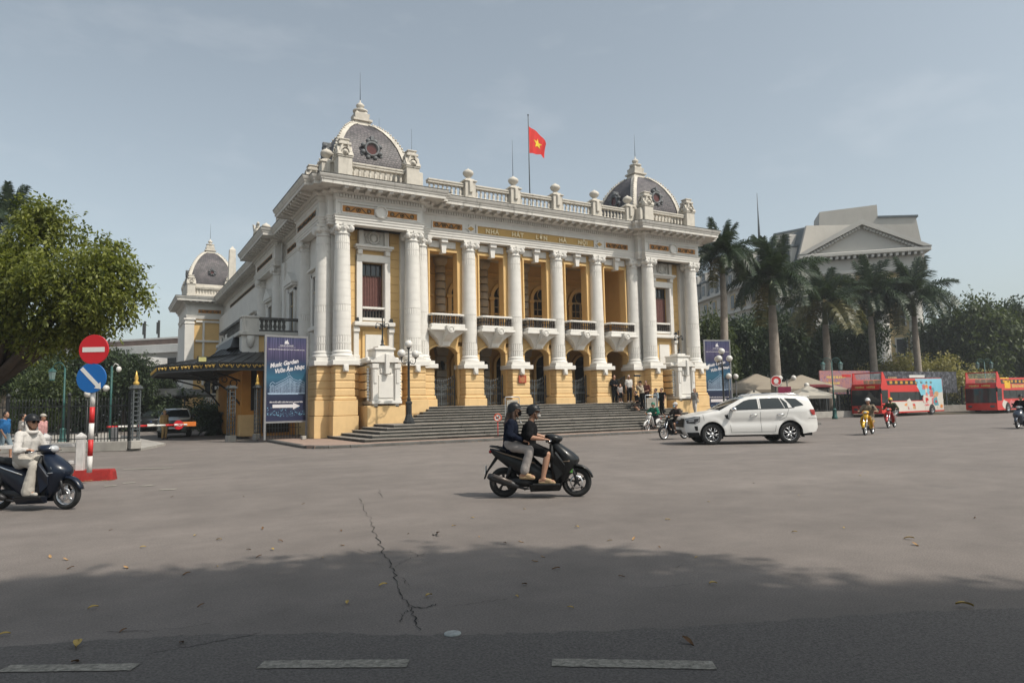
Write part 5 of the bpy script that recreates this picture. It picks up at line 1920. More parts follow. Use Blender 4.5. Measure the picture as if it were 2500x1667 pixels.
def suv(loc, rz, label, paint, lamp_dark=True):
    t = thing('suv', label, 'car', loc, rz)
    X = lambda xf: 2.45-xf
    out = [(.10, .34), (.0, .52), (.0, .70), (.03, .94), (.10, 1.03), (.3, 1.09), (.7, 1.17), (1.27, 1.26), (1.5, 1.375), (1.85, 1.55), (2.12, 1.68), (2.3, 1.735), (2.7, 1.79), (3.2, 1.81), (3.8, 1.80), (4.3, 1.76), (4.64, 1.70), (4.70, 1.62), (4.82, 1.30), (4.89, 1.05), (4.93, .80), (4.93, .58), (4.85, .42)]
    top = [p for p in out[2:20]]
    def ztop(xf):
        return interp(top, xf)
    def wid(xf, z):
        w = .955
        if z > 1.22:
            w -= (z-1.22)*.34+(z-1.22)**2*.10
        elif z > .95:
            w -= 0.0
        else:
            w -= .035*math.exp(-((z-.82)/.10)**2)*(.3 if xf < 1.6 or xf > 4 else 1)
        if z < .55:
            w -= (.55-z)*.14
        if xf < .75:
            w -= .24*((.75-xf)/.75)**2.2
        if xf > 4.4:
            w -= .16*((xf-4.4)/.55)**2
        d = ztop(xf)-z
        if d < .10:
            w -= .075*(1-max(0, d)/.10)**2
        for cx in (.95, 3.85):          # swollen arches
            rr = math.hypot(xf-cx, z-.40)
            if rr < .66:
                w += .025*math.exp(-((rr-.50)/.08)**2)
        return w
    def arch(cx, r=.46):
        pts = []
        for k in range(15):
            a = PI-PI*k/14
            pts.append((cx+r*math.cos(a), .40+r*math.sin(a)))
        return [(cx-r, .36)]+pts+[(cx+r, .36)]
    poly = out[::-1]+[(.3, .34)]+arch(.95)+arch(3.85)+[(4.7, .40)]
    for s in (-1, 1):
        f = lambda a, b, o=0.0: (X(a), s*(wid(a, b)+o), b)
        part('side_panel', MB().panel(poly, lambda a, b: f(a, b), .07, flip=s > 0), paint, t)
        for nm, pg in (('front_window', [(1.62, 1.285), (1.78, 1.37), (2.20, 1.60), (2.42, 1.655), (2.70, 1.67), (2.70, 1.30)]),
                       ('rear_window', [(2.80, 1.30), (2.80, 1.675), (3.30, 1.69), (3.52, 1.685), (3.66, 1.34), (3.66, 1.31)]),
                       ('vent_window', [(3.56, 1.68), (3.60, 1.68), (3.79, 1.50), (3.82, 1.32), (3.70, 1.315)]),
                       ('quarter_window', [(3.72, 1.68), (4.15, 1.655), (4.38, 1.44), (4.40, 1.40), (3.97, 1.33), (3.90, 1.45)])):
            part(nm, MB().panel(pg, lambda a, b: f(a, b, .006), .06, flip=s > 0), CARGLASS, t)
        # arch linings, sill, side step
        li = MB()
        for cx in (.95, 3.85):
            rr = []
            for k in range(17):
                a = PI*k/16
                rr.append((cx+.465*math.cos(a), .38+.48*math.sin(a)))
            vs = [(X(p[0]), s*(wid(p[0], p[1])+.004), p[1]) for p in rr]+[(X(p[0]), s*.60, p[1]) for p in rr]
            n = len(rr)
            li.add(vs, [(i, i+1, n+i+1, n+i) for i in range(n-1)])
            li.add([(X(cx+.5), s*.6, .2), (X(cx-.5), s*.6, .2), (X(cx-.5), s*.6, .9), (X(cx+.5), s*.6, .9)], [(0, 1, 2, 3)])
        part('arch_lining', li, BLKP, t)
        st = MB().box(X(3.36), X(1.46), s*.80-.10, s*.80+.10, .30, .42, c=.02)
        sp = part('side_step', st, BLKP, t)
        part('step_trim', MB().box(X(3.34), X(1.48), s*.905-.008, s*.905+.008, .35, .385, c=.004), CHROME, sp)
        # panel gaps
        gp = MB()
        def seam(pts):
            for i in range(len(pts)-1):
                m_ = 8
                for q in range(m_):
                    a = Vector(pts[i]).lerp(Vector(pts[i+1]), q/m_); b = Vector(pts[i]).lerp(Vector(pts[i+1]), (q+1)/m_)
                    d = (b-a).normalized()*.0; nr = Vector((-(b-a).y, (b-a).x)).normalized()*.005
                    gp.add([f(a.x-nr.x, a.y-nr.y, .003), f(b.x-nr.x, b.y-nr.y, .003), f(b.x+nr.x, b.y+nr.y, .003), f(a.x+nr.x, a.y+nr.y, .003)], [(0, 1, 2, 3)])
        seam([(1.62, 1.27), (1.60, .95), (1.66, .45)]); seam([(2.75, 1.70), (2.76, 1.0), (2.78, .45)]); seam([(3.84, 1.32), (3.72, .98), (3.34, .80), (3.28, .45)]); seam([(1.66, .45), (3.28, .45)])
        seam([(.62, 1.12), (.66, .9)]); seam([(4.55, .92), (4.90, .92)])
        part('door_seam', gp, BLKP, t)
        for hx in (2.52, 3.52):
            h = MB().tube([f(hx-.13, 1.075, .01), f(hx-.08, 1.085, .045), f(hx+.08, 1.09, .045), f(hx+.13, 1.085, .01)], .018, 6)
            part('door_handle', h, CHROME, t)
        mr = MB().ball((X(1.74), s*1.09, 1.30), (.10, .13, .085), 12, 8).tube([(X(1.70), s*.92, 1.24), (X(1.72), s*1.05, 1.26)], .03, 6)
        part('mirror', mr, CHROME if paint == CARWHITE else BLKP, t)
        # head and tail lamps
        lp = MB().panel([(.02, .98), (.30, 1.05), (.52, 1.05), (.50, .86), (.34, .78), (.06, .80)], lambda a, b: f(a, b, .008), .05, flip=s > 0)
        hl = part('headlight', lp, LENSD, t)
        bars = MB()
        for pg in ([(.05, .955), (.46, 1.035), (.50, 1.03), (.49, .99), (.45, .995), (.05, .925)], [(.36, .80), (.49, .88), (.49, .97), (.46, .97), (.45, .89), (.34, .825)], [(.12, .86), (.30, .88), (.30, .94), (.12, .92)]):
            bars.panel(pg, lambda a, b: f(a, b, .013), .06, flip=s > 0)
        part('light_signature', bars, LENS, hl)
        part('taillight', MB().panel([(4.60, 1.24), (4.83, 1.24), (4.89, 1.03), (4.70, 1.04)], lambda a, b: f(a, b, .008), .06, flip=s > 0), REDL, t)
        part('fender_vent', MB().panel([(1.42, 1.10), (1.55, 1.10), (1.58, .93), (1.48, .96)], lambda a, b: f(a, b, .007), .06, flip=s > 0), BLKP, t)
        part('fog_bezel', MB().panel([(.30, .70), (.42, .70), (.42, .54), (.34, .54)], lambda a, b: f(a, b, .007), .06, flip=s > 0), BLKP, t)
        part('lower_cladding', MB().panel([(.06, .47), (.46, .47), (.48, .36), (.3, .33), (.1, .33)], lambda a, b: f(a, b, .007), .06, flip=s > 0), BLKP, t)
        part('belt_trim', MB().tube([f(1.64, 1.272, .008), f(2.7, 1.288, .008), f(3.8, 1.305, .008), f(4.05, 1.325, .008)], .010, 5), DARKM, t)
        part('roof_rail', MB().tube([(X(2.5), s*.66, 1.78), (X(2.62), s*.66, 1.835), (X(3.4), s*.66, 1.86), (X(4.2), s*.66, 1.82), (X(4.36), s*.65, 1.76)], .018, 6), CHROME, t)
        car_wheel(t, X(.95), s*.80, s)
        car_wheel(t, X(3.85), s*.80, s)
        part('mud_flap', MB().cbox(X(4.36), s*.80, .36, .03, .24, .26), BLKP, t)
    # the skin across the car, front to back
    def skin(i0, i1, m, name, crown=.03, lift=0.0, shrink=0.0):
        mb = MB()
        N = 14
        pts = []
        for i in range(i0, i1):
            for q in range(3):
                a, b = Vector(out[i]), Vector(out[i+1])
                pts.append(a.lerp(b, q/3))
        pts.append(Vector(out[i1]))
        vs = []
        for p in pts:
            w = wid(p.x, p.y)-shrink
            for k in range(N+1):
                u = -1+2*k/N
                c = 1-u*u
                front = .10*c if p.y < 1.06 and p.x < .4 else 0
                back = -.05*c if p.x > 4.6 else 0
                vs.append((X(p.x)+front+back, u*w, p.y+crown*c*(1 if p.x > .05 and p.x < 4.66 else 0)+lift))
        mb.add(vs, [(i*(N+1)+k, (i+1)*(N+1)+k, (i+1)*(N+1)+k+1, i*(N+1)+k+1) for i in range(len(pts)-1) for k in range(N)], 0, True)
        return part(name, mb, m, t)
    skin(0, 3, paint, 'front_bumper'); skin(3, 7, paint, 'bonnet', .035)
    skin(7, 11, CARGLASS, 'windscreen', .03); skin(11, 16, paint, 'roof', .03)
    skin(16, 18, CARGLASS, 'rear_screen', .0); skin(18, 22, paint, 'tailgate', .0)
    # grille
    g = MB()
    def fy(y, z):
        u = y/.75
        return X(interp([(.34, .10), (.52, .0), (.70, .0), (.94, .03), (1.03, .10)], z))+.10*(1-u*u)+.012
    def fpanel(y0, y1, z0, z1, name, m, par, o=0.0):
        N = 10
        vs = []
        for k in range(N+1):
            y = y0+(y1-y0)*k/N
            for q in range(4):
                z = z0+(z1-z0)*q/3
                vs.append((fy(y, z)+o, y, z))
        return part(name, MB().add(vs, [(k*4+q, (k+1)*4+q, (k+1)*4+q+1, k*4+q+1) for k in range(N) for q in range(3)], 0, True), m, par)
    gr = fpanel(-.62, .62, .66, .98, 'grille', BLKP, t)
    for z in (.74, .84):
        fpanel(-.62, .62, z-.012, z+.012, 'grille_bar', DARKM, gr, .01)
    fpanel(-.45, .45, .40, .56, 'lower_intake', BLKP, t)
    fpanel(-.26, .26, .565, .66, 'number_plate', mat('number_plate_white', (.7, .7, .68), .5, 0), t, .012)
    part('badge', MB().ball((fy(0, .82)+.02, 0, .82), (.02, .11, .045), 12, 8), mat('badge_blue', (.03, .07, .2), .3, 0), t)
    part('spoiler', MB().box(X(4.76), X(4.50), -.62, .62, 1.715, 1.75, c=.015), paint, t)
    part('underbody', MB().box(X(4.75), X(.3), -.72, .72, .28, .62), BLKP, t)
    part('floor_pan', MB().box(X(4.3), X(1.2), -.80, .80, .44, .95), BLKP, t)
    # seats and dash silhouettes keep the cabin from reading as empty
    return t


SUV = suv(tuple(((ground(1735, 1084)+ground(1931, 1080))/2).xy)+(0,), 0, 'white SUV with tinted windows and silver wheels crossing the square', CARWHITE)
fw_, rw_ = ground(1735, 1084), ground(1931, 1080)
dv = (fw_-rw_); ang = math.atan2(dv.y, dv.x)
SUV.rotation_euler.z = ang
lat = Vector((-math.sin(ang), math.cos(ang), 0))
mid = (fw_+rw_)/2
# wheel contact line lies on the near (left-hand) flank
nside = 1 if lat.dot(-mid) > 0 else -1
SUV.location = mid-lat*nside*.80-Vector((math.cos(ang), math.sin(ang), 0))*(.05)
SUV.location += Vector((-mid.x, -mid.y, 0)).normalized()*.45
SUV.location.z = 0
car2p = ground(435, 1068)
suv((car2p.x, car2p.y+2.2, 0), R(-97), 'grey green SUV parked facing the barrier beside the opera porch', CARGREY)


# ---------------------------------------------------------------- two-wheelers
def ring_xy(xc, z, hl, hw, n=18, p=2.3, yc=0):
    r_ = []
    for k in range(n):
        a = 2*PI*k/n
        c, s = math.cos(a), math.sin(a)
        r_.append((xc+hl*math.copysign(abs(c)**(2/p), c), yc+hw*math.copysign(abs(s)**(2/p), s), z))
    return r_


def ring_yz(x, zc, hw, hh, n=16, p=2.5, yc=0):
    r_ = []
    for k in range(n):
        a = 2*PI*k/n
        c, s = math.cos(a), math.sin(a)
        r_.append((x, yc+hw*math.copysign(abs(c)**(2/p), c), zc+hh*math.copysign(abs(s)**(2/p), s)))
    return r_


def bike_wheel(parent, x, r, w, spokes='cast', disc=True, rim_m=None, steer=0.0):
    m_ = MB()
    h = w/2
    k = r-w*.85
    m_.lathe([(k, -h*.6), (k+w*.25, -h*.95), (k+w*.5, -h), (r-.012, -h*.6), (r, -h*.15), (r, h*.15), (r-.012, h*.6), (k+w*.5, h), (k+w*.25, h*.95), (k, h*.6)], 32, axis='y', cap=False)
    wl_ = part('wheel', m_, TYRE, parent, (x, 0, r), (0, 0, steer))
    rm = MB()
    rm.lathe([(k+.004, -h*.62), (k-.022, -h*.5), (k-.022, h*.5), (k+.004, h*.62)], 32, axis='y', cap=False)
    rm.lathe([(.045, -.05), (.045, .05)], 12, axis='y')
    if spokes == 'cast':
        for q in range(5):
            a = 2*PI*q/5+.4
            for d in (-.10, .10):
                p0 = Vector((.03*math.cos(a), 0, .03*math.sin(a))); p1 = Vector(((k-.01)*math.cos(a+d), 0, (k-.01)*math.sin(a+d)))
                rm.tube([p0, p1], [.016, .012], 6)
    else:
        for q in range(18):
            a = 2*PI*q/18
            p0 = Vector((.03*math.cos(a+.6), .025*(-1)**q, .03*math.sin(a+.6))); p1 = Vector(((k-.01)*math.cos(a), 0, (k-.01)*math.sin(a)))
            rm.tube([p0, p1], .0035, 4)
    part('rim', rm, rim_m or DARKM, wl_)
    if disc:
        part('brake_disc', MB().lathe([(.09, -.065), (.115, -.065), (.115, -.058), (.09, -.058), (.09, -.065)], 24, axis='y', cap=False), ALLOY, wl_)
    return wl_


def scooter(loc, rz, label, paint, accent, rim_m=None, group=None, seat_m=None, plate_green=True, chrome_lamp=False, red_box=False, mirrors=True):
    """step-through automatic scooter; x forward"""
    t = thing('scooter', label, 'scooter', loc, rz, group)
    seat_m = seat_m or BLKP
    bike_wheel(t, .64, .262, .095, 'cast', True, rim_m)
    bike_wheel(t, -.64, .262, .115, 'cast', False, rim_m)
    fk = MB()
    for s in (-1, 1):
        fk.tube([(.645, s*.075, .262), (.60, s*.075, .42), (.52, s*.07, .62)], [.022, .024, .026], 8)
        fk.cbox(.642, s*.078, .30, .06, .03, .09, c=.01)
    part('fork', fk, DARKM, t)
    # mudguard following the wheel
    rings = []
    for k in range(13):
        a = R(15)+R(140)*k/12
        rr = .262+.035
        cx, cz = .64+rr*math.cos(a), .262+rr*math.sin(a)
        up = Vector((math.cos(a), 0, math.sin(a)))
        w = .062*(1-.35*abs(k/12-.45))
        rings.append([(cx-up.x*.03, -w*1.1, cz-up.z*.03), (cx, -w, cz), (cx+up.x*.012, 0, cz+up.z*.012), (cx, w, cz), (cx-up.x*.03, w*1.1, cz-up.z*.03), (cx-up.x*.006, 0, cz-up.z*.006)])
    part('front_mudguard', MB().loft(rings), paint, t)
    cw = MB().loft([ring_xy(.36, .22, .05, .10), ring_xy(.40, .32, .10, .145), ring_xy(.43, .44, .135, .17), ring_xy(.475, .54, .17, .195, p=2.0), ring_xy(.50, .62, .205, .21, p=1.8), ring_xy(.485, .69, .205, .215, p=1.8), ring_xy(.43, .77, .175, .20, p=1.9), ring_xy(.36, .85, .13, .165), ring_xy(.30, .92, .09, .12), ring_xy(.27, .96, .05, .07)])
    c_ = part('front_cowl', cw, paint, t)
    for s in (-1, 1):
        hl = MB().loft([[(.665, s*.03, .655), (.60, s*.135, .665), (.50, s*.205, .70), (.48, s*.20, .735), (.575, s*.13, .735), (.63, s*.04, .715)], [(.680, s*.03, .66), (.612, s*.140, .67), (.505, s*.216, .70), (.485, s*.209, .73), (.585, s*.138, .737), (.645, s*.045, .72)]], sm=True)
        part('headlamp', hl, LENS if chrome_lamp else LENSD, t)
        tr = MB().tube([(.66, s*.10, .63), (.52, s*.205, .635), (.36, s*.20, .62)], .010, 5)
        part('cowl_trim', tr, accent, t)
        sw_ = MB().loft([[(.30, s*.16, .30), (.43, s*.15, .42), (.46, s*.19, .58), (.30, s*.21, .80), (.26, s*.17, .60)], [(.29, s*.19, .30), (.42, s*.175, .42), (.44, s*.215, .57), (.28, s*.235, .78), (.245, s*.20, .60)]], sm=False)
        part('leg_shield', sw_, paint if s else BLKP, t)
    part('leg_shield_inner', MB().loft([ring_xy(.27, .26, .06, .17), ring_xy(.25, .50, .06, .20), ring_xy(.22, .78, .05, .19), ring_xy(.22, .92, .04, .11)]), BLKP, t)
    # handlebar, cowl, grips
    hb = MB().loft([ring_xy(.25, .93, .09, .075), ring_xy(.27, .98, .14, .14, p=2), ring_xy(.26, 1.03, .16, .165, p=1.9), ring_xy(.22, 1.075, .12, .13), ring_xy(.19, 1.095, .05, .06)])
    h_ = part('handlebar_cowl', hb, paint, t)
    part('handlebar', MB().tube([(.16, -.34, .985), (.21, -.16, 1.0), (.22, 0, 1.0), (.21, .16, 1.0), (.16, .34, .985)], .014, 8), DARKM, t)
    for s in (-1, 1):
        part('grip', MB().tube([(.15, s*.36, .984), (.185, s*.24, .993)], .020, 8), BLKP, t)
        part('brake_lever', MB().tube([(.235, s*.20, 1.0), (.225, s*.28, .99), (.20, s*.36, .98)], .009, 6), CHROME, t)
        if mirrors:
            part('mirror', MB().tube([(.19, s*.18, 1.01), (.17, s*.26, 1.13)], .007, 5).ball((.165, s*.28, 1.17), (.018, .06, .042), 10, 6), BLKP, t)
    if chrome_lamp:
        part('main_headlamp', MB().ball((.36, 0, 1.02), (.07, .10, .065), 14, 10), LENS, t)
    # body, seat, tail
    bd = MB().loft([ring_yz(.36, .36, .11, .14), ring_yz(.22, .34, .15, .17), ring_yz(.05, .36, .165, .20), ring_yz(-.10, .44, .165, .26), ring_yz(-.28, .53, .165, .235), ring_yz(-.48, .62, .155, .17), ring_yz(-.66, .71, .125, .115), ring_yz(-.80, .78, .085, .07), ring_yz(-.88, .83, .04, .03)])
    part('body', bd, paint, t)
    for s in (-1, 1):
        part('side_trim', MB().tube([(-.06, s*.175, .60), (-.35, s*.176, .69), (-.62, s*.145, .77), (-.80, s*.10, .83)], [.012, .016, .014, .006], 6), accent, t)
        part('footboard', MB().box(-.12, .36, s*.20-.07, s*.20+.07, .215, .255, c=.012), BLKP, t)
        part('footboard_skirt', MB().loft([[(-.16, s*.13, .12), (.36, s*.10, .13), (.40, s*.15, .24), (-.18, s*.24, .24)], [(-.16, s*.17, .11), (.34, s*.14, .12), (.36, s*.25, .235), (-.16, s*.27, .235)]], sm=False), paint, t)
    st = MB().loft([ring_yz(.15, .70, .06, .03), ring_yz(.06, .745, .10, .045), ring_yz(-.12, .765, .125, .05), ring_yz(-.30, .785, .14, .055), ring_yz(-.40, .81, .145, .06), ring_yz(-.56, .835, .13, .055), ring_yz(-.70, .855, .09, .035)])
    part('seat', st, seat_m, t)
    gr = MB().tube([(-.58, .14, .82), (-.76, .13, .88), (-.87, .06, .895), (-.87, -.06, .895), (-.76, -.13, .88), (-.58, -.14, .82)], .016, 7)
    part('grab_rail', gr, DARKM, t)
    part('tail_lamp', MB().ball((-.875, 0, .80), (.03, .09, .035), 10, 6), REDL, t)
    rf_ = MB().loft([[(-.72, -.06, .70), (-.72, .06, .70), (-.78, .06, .72), (-.78, -.06, .72)], [(-.93, -.075, .44), (-.93, .075, .44), (-.95, .075, .45), (-.95, -.075, .45)], [(-.98, -.07, .32), (-.98, .07, .32), (-.995, .07, .33), (-.995, -.07, .33)]], sm=False)
    part('rear_mudguard', rf_, BLKP, t)
    part('number_plate', MB().loft([[(-.955, -.09, .56), (-.955, .09, .56), (-.96, .09, .42), (-.96, -.09, .42)], [(-.965, -.09, .56), (-.965, .09, .56), (-.97, .09, .42), (-.97, -.09, .42)]], sm=False), mat('number_plate_white', (.7, .7, .68), .5, 0), t)
    en = MB().loft([ring_yz(-.02, .26, .10, .08), ring_yz(-.20, .27, .13, .10), ring_yz(-.45, .27, .12, .09), ring_yz(-.66, .265, .09, .07)])
    en.cbox(-.28, .10, .27, .5, .10, .17, c=.04)
    en.tube([(-.60, -.10, .27), (-.48, -.11, .62)], .028, 8); en.tube([(-.60, .10, .27), (-.48, .11, .62)], .028, 8)
    part('engine', en, DARKM, t)
    ex = MB().tube([(-.05, -.10, .18), (-.25, -.15, .16), (-.40, -.17, .20)], .02, 8)
    ex.tube([(-.36, -.175, .20), (-.46, -.18, .235), (-.84, -.19, .37), (-.90, -.19, .395)], [.035, .062, .068, .045], 12)
    e_ = part('exhaust', ex, DARKM, t)
    part('heat_shield', MB().tube([(-.48, -.215, .28), (-.80, -.235, .40)], [.03, .035], 8), mat('exhaust_shield', (.14, .12, .11), .4, .1, 5, metal=.5), e_)
    part('side_stand', MB().tube([(-.10, .14, .16), (-.30, .20, .10)], .012, 6), DARKM, t)
    if plate_green:
        part('fork_sticker', MB().cbox(.555, -.115, .47, .05, .005, .085), mat('green_sticker', (.12, .32, .08), .5, .2, 20), t)
    if red_box:
        part('red_bag', MB().cbox(.16, 0, .45, .12, .20, .24, c=.03), mat('red_bag', (.5, .02, .015), .5, .1, 9), t)
    return t


def underbone(loc, rz, label, paint, shield, rim_m=None, group=None, basket=False, box=False):
    """slim step-through motorcycle with spoked wheels and leg shields"""
    t = thing('motorbike', label, 'motorbike', loc, rz, group)
    rim_m = rim_m or ALLOY
    bike_wheel(t, .61, .285, .075, 'wire', False, rim_m)
    bike_wheel(t, -.61, .285, .085, 'wire', False, rim_m)
    fk = MB()
    for s in (-1, 1):
        fk.tube([(.62, s*.065, .285), (.54, s*.065, .50), (.42, s*.06, .78)], [.020, .024, .028], 8)
    part('fork', fk, CHROME, t)
    rings = []
    for k in range(13):
        a = R(10)+R(150)*k/12
        rr = .32
        cx, cz = .61+rr*math.cos(a), .285+rr*math.sin(a)
        up = Vector((math.cos(a), 0, math.sin(a)))
        rings.append([(cx-up.x*.05, -.055, cz-up.z*.05), (cx, -.05, cz), (cx+up.x*.012, 0, cz+up.z*.012), (cx, .05, cz), (cx-up.x*.05, .055, cz-up.z*.05), (cx-up.x*.006, 0, cz-up.z*.006)])
    part('front_mudguard', MB().loft(rings), paint, t)
    cw = MB().loft([ring_xy(.34, .62, .06, .07), ring_xy(.38, .74, .09, .10), ring_xy(.36, .86, .09, .11), ring_xy(.30, .93, .05, .07)])
    part('steering_cowl', cw, paint, t)
    hb = MB().loft([ring_xy(.30, .90, .08, .09), ring_xy(.33, .97, .11, .14), ring_xy(.31, 1.03, .10, .13), ring_xy(.28, 1.06, .05, .06)])
    part('handlebar_cowl', hb, paint, t)
    part('headlamp', MB().ball((.41, 0, .985), (.05, .075, .05), 12, 8), LENS, t)
    for s in (-1, 1):
        part('indicator', MB().ball((.40, s*.12, .975), (.03, .03, .025), 8, 6), ORANGEL, t)
        part('handlebar', MB().tube([(.28, s*.08, 1.0), (.22, s*.22, 1.02), (.16, s*.36, 1.0)], .014, 7), BLKP, t)
        part('mirror', MB().tube([(.25, s*.20, 1.03), (.22, s*.27, 1.18)], .007, 5).ball((.215, s*.28, 1.21), (.018, .055, .04), 10, 6), BLKP, t)
        sh = MB().loft([[(.30, s*.07, .88), (.33, s*.20, .80), (.34, s*.25, .60), (.26, s*.24, .38), (.16, s*.16, .26), (.18, s*.08, .30)], [(.27, s*.07, .88), (.30, s*.20, .80), (.31, s*.25, .60), (.235, s*.24, .38), (.14, s*.16, .26), (.155, s*.08, .30)]], sm=False)
        part('leg_shield', sh, shield, t)
        part('foot_peg', MB().tube([(.02, s*.10, .26), (.02, s*.27, .26)], .018, 7), BLKP, t)
        sp = MB().loft([[(.02, s*.07, .48), (-.20, s*.11, .45), (-.50, s*.12, .60), (-.50, s*.11, .72), (-.10, s*.09, .66)], [(.02, s*.09, .48), (-.20, s*.135, .46), (-.48, s*.14, .60), (-.48, s*.13, .71), (-.10, s*.11, .65)]], sm=False)
        part('side_cover', sp, paint, t)
        part('rear_shock', MB().tube([(-.58, s*.10, .32), (-.44, s*.11, .66)], .026, 8), CHROME, t)
    part('frame', MB().tube([(.32, 0, .86), (.14, 0, .50), (-.10, 0, .46), (-.42, 0, .62), (-.78, 0, .68)], [.05, .05, .06, .05, .04], 8).tube([(-.12, 0, .3), (-.61, .06, .285)], .03, 6), paint, t)
    st = MB().loft([ring_yz(.02, .70, .07, .03), ring_yz(-.12, .745, .115, .045), ring_yz(-.35, .765, .125, .05), ring_yz(-.60, .785, .12, .05), ring_yz(-.76, .79, .07, .03)])
    part('seat', st, BLKP, t)
    rr_ = []
    for k in range(11):
        a = R(20)+R(120)*k/10
        rr = .33
        cx, cz = -.61+rr*math.cos(a), .30+rr*math.sin(a)
        up = Vector((math.cos(a), 0, math.sin(a)))
        rr_.append([(cx-up.x*.05, -.075, cz-up.z*.05), (cx, -.07, cz), (cx, .07, cz), (cx-up.x*.05, .075, cz-up.z*.05), (cx-up.x*.008, 0, cz-up.z*.008)])
    part('rear_mudguard', MB().loft(rr_), paint, t)
    part('tail_lamp', MB().cbox(-.84, 0, .70, .08, .12, .08, c=.02), REDL, t)
    part('number_plate', MB().cbox(-.90, 0, .55, .01, .19, .14), mat('number_plate_white', (.7, .7, .68), .5, 0), t)
    part('luggage_rack', MB().tube([(-.6, .1, .80), (-.85, .09, .83), (-.85, -.09, .83), (-.6, -.1, .80)], .012, 6), CHROME, t)
    en = MB().cbox(.04, 0, .29, .36, .20, .18, c=.05)
    en.lathe([(.10, -.02), (.115, .1), (.10, .12)], 12, .20, -.05, .33, axis='x')
    part('engine', en, DARKM, t)
    ex = MB().tube([(.20, -.10, .22), (0, -.14, .17), (-.30, -.15, .20)], .016, 8)
    ex.tube([(-.28, -.15, .20), (-.40, -.16, .22), (-.85, -.17, .30)], [.03, .042, .042], 10)
    part('exhaust', ex, CHROME, t)
    if box:
        part('carrier_box', MB().cbox(-.72, 0, 1.02, .42, .46, .42, c=.03), box, t)
    return t


def place2(uf, vf, ur, vr):
    a, b = ground(uf, vf), ground(ur, vr)
    d = a-b
    return tuple(((a+b)/2).xy)+(0,), math.atan2(d.y, d.x)


MAINBLK = mat('scooter_gloss_black', (0.010, 0.011, 0.012), .34, .15, 6, coat=.15, spec=.3, obj=True)
GOLDT = mat('bronze_trim', (0.20, 0.15, 0.11), .35, .1, 6, metal=.6)
NAVY = mat('scooter_navy', (0.006, 0.011, 0.024), .3, .1, 5, coat=.3, spec=.3, obj=True)
YELP = mat('motorbike_yellow', (0.70, 0.40, 0.012), .3, .06, 5, coat=.6, obj=True)
REDP = mat('motorbike_red', (0.42, 0.025, 0.02), .3, .06, 5, coat=.6, obj=True)
WHTP = mat('motorbike_white', (0.62, 0.61, 0.59), .35, .06, 5, coat=.5, obj=True)
DBLUE = mat('motorbike_dark_blue', (0.02, 0.03, 0.05), .3, .1, 5, coat=.6, obj=True)
loc, rzm = place2(1405, 1212, 1235, 1213)
MAIN_LOC, MAIN_RZ = loc, rzm
scooter(loc, rzm, 'black scooter carrying two people in dark helmets across the square', MAINBLK, GOLDT, mirrors=False)
loc, rz_ = place2(147, 1243, 12, 1243)
LEFT_LOC, LEFT_RZ = loc, rz_
scooter(loc, rz_, 'dark blue scooter ridden by a woman in white beside the railing', NAVY, CHROME, rim_m=ALLOY, chrome_lamp=True, plate_green=False, red_box=True, mirrors=False)
loc, rz_ = place2(1612, 1074, 1680, 1070)
BRN_LOC, BRN_RZ = loc, rz_
underbone(loc, rz_, 'black motorbike with spoked wheels beside the bonnet of the white SUV', MAINBLK, BLKP)
loc, rz_ = place2(1562, 1056, 1625, 1051)
GRN_LOC, GRN_RZ = loc, rz_
underbone(loc, rz_, 'white motorbike ridden by a person in green at the stair foot', WHTP, WHTP)
loc, rz_ = place2(2104, 1064, 2138, 1058)
YEL_LOC, YEL_RZ = loc, rz_
underbone(loc, rz_, 'yellow motorbike coming across the square in front of the bus', YELP, YELP)
loc, rz_ = place2(2162, 1046, 2190, 1042)
RED_LOC, RED_RZ = loc, rz_
underbone(loc, rz_, 'red motorbike ridden by a person in a yellow helmet', REDP, REDP)
a = ground(2472, 1048); b = ground(2520, 1043)
RGT_LOC, RGT_RZ = tuple(((a+b)/2).xy)+(0,), math.atan2((a-b).y, (a-b).x)
scooter(RGT_LOC, RGT_RZ, 'dark scooter entering the square near the second bus', DBLUE, CHROME, rim_m=ALLOY, chrome_lamp=True, plate_green=False)


# ---------------------------------------------------------------- open-top tour buses
BUSRED = mat('bus_red', (0.56, 0.018, 0.012), .35, .05, 1, coat=.5, obj=True)
BUSCREAM = mat('bus_cream_wrap', (0.60, 0.56, 0.50), .4, .06, 1, coat=.3, obj=True)
BUSSKY = mat('bus_sky_blue_wrap', (0.20, 0.50, 0.62), .4, .10, .8, coat=.3, obj=True)
SEATO = mat('bus_orange_seat', (0.50, 0.25, 0.03), .6, .1, 4)
BUSPINK = mat('bus_print_pink', (0.55, 0.16, 0.16), .4, .45, 3.5, obj=True)
BUSYEL = mat('bus_print_yellow', (0.72, 0.42, 0.02), .4, .1, 3.5, obj=True)
BUSTXT = mat('bus_gold_lettering', (0.62, 0.38, 0.12), .4, 0)


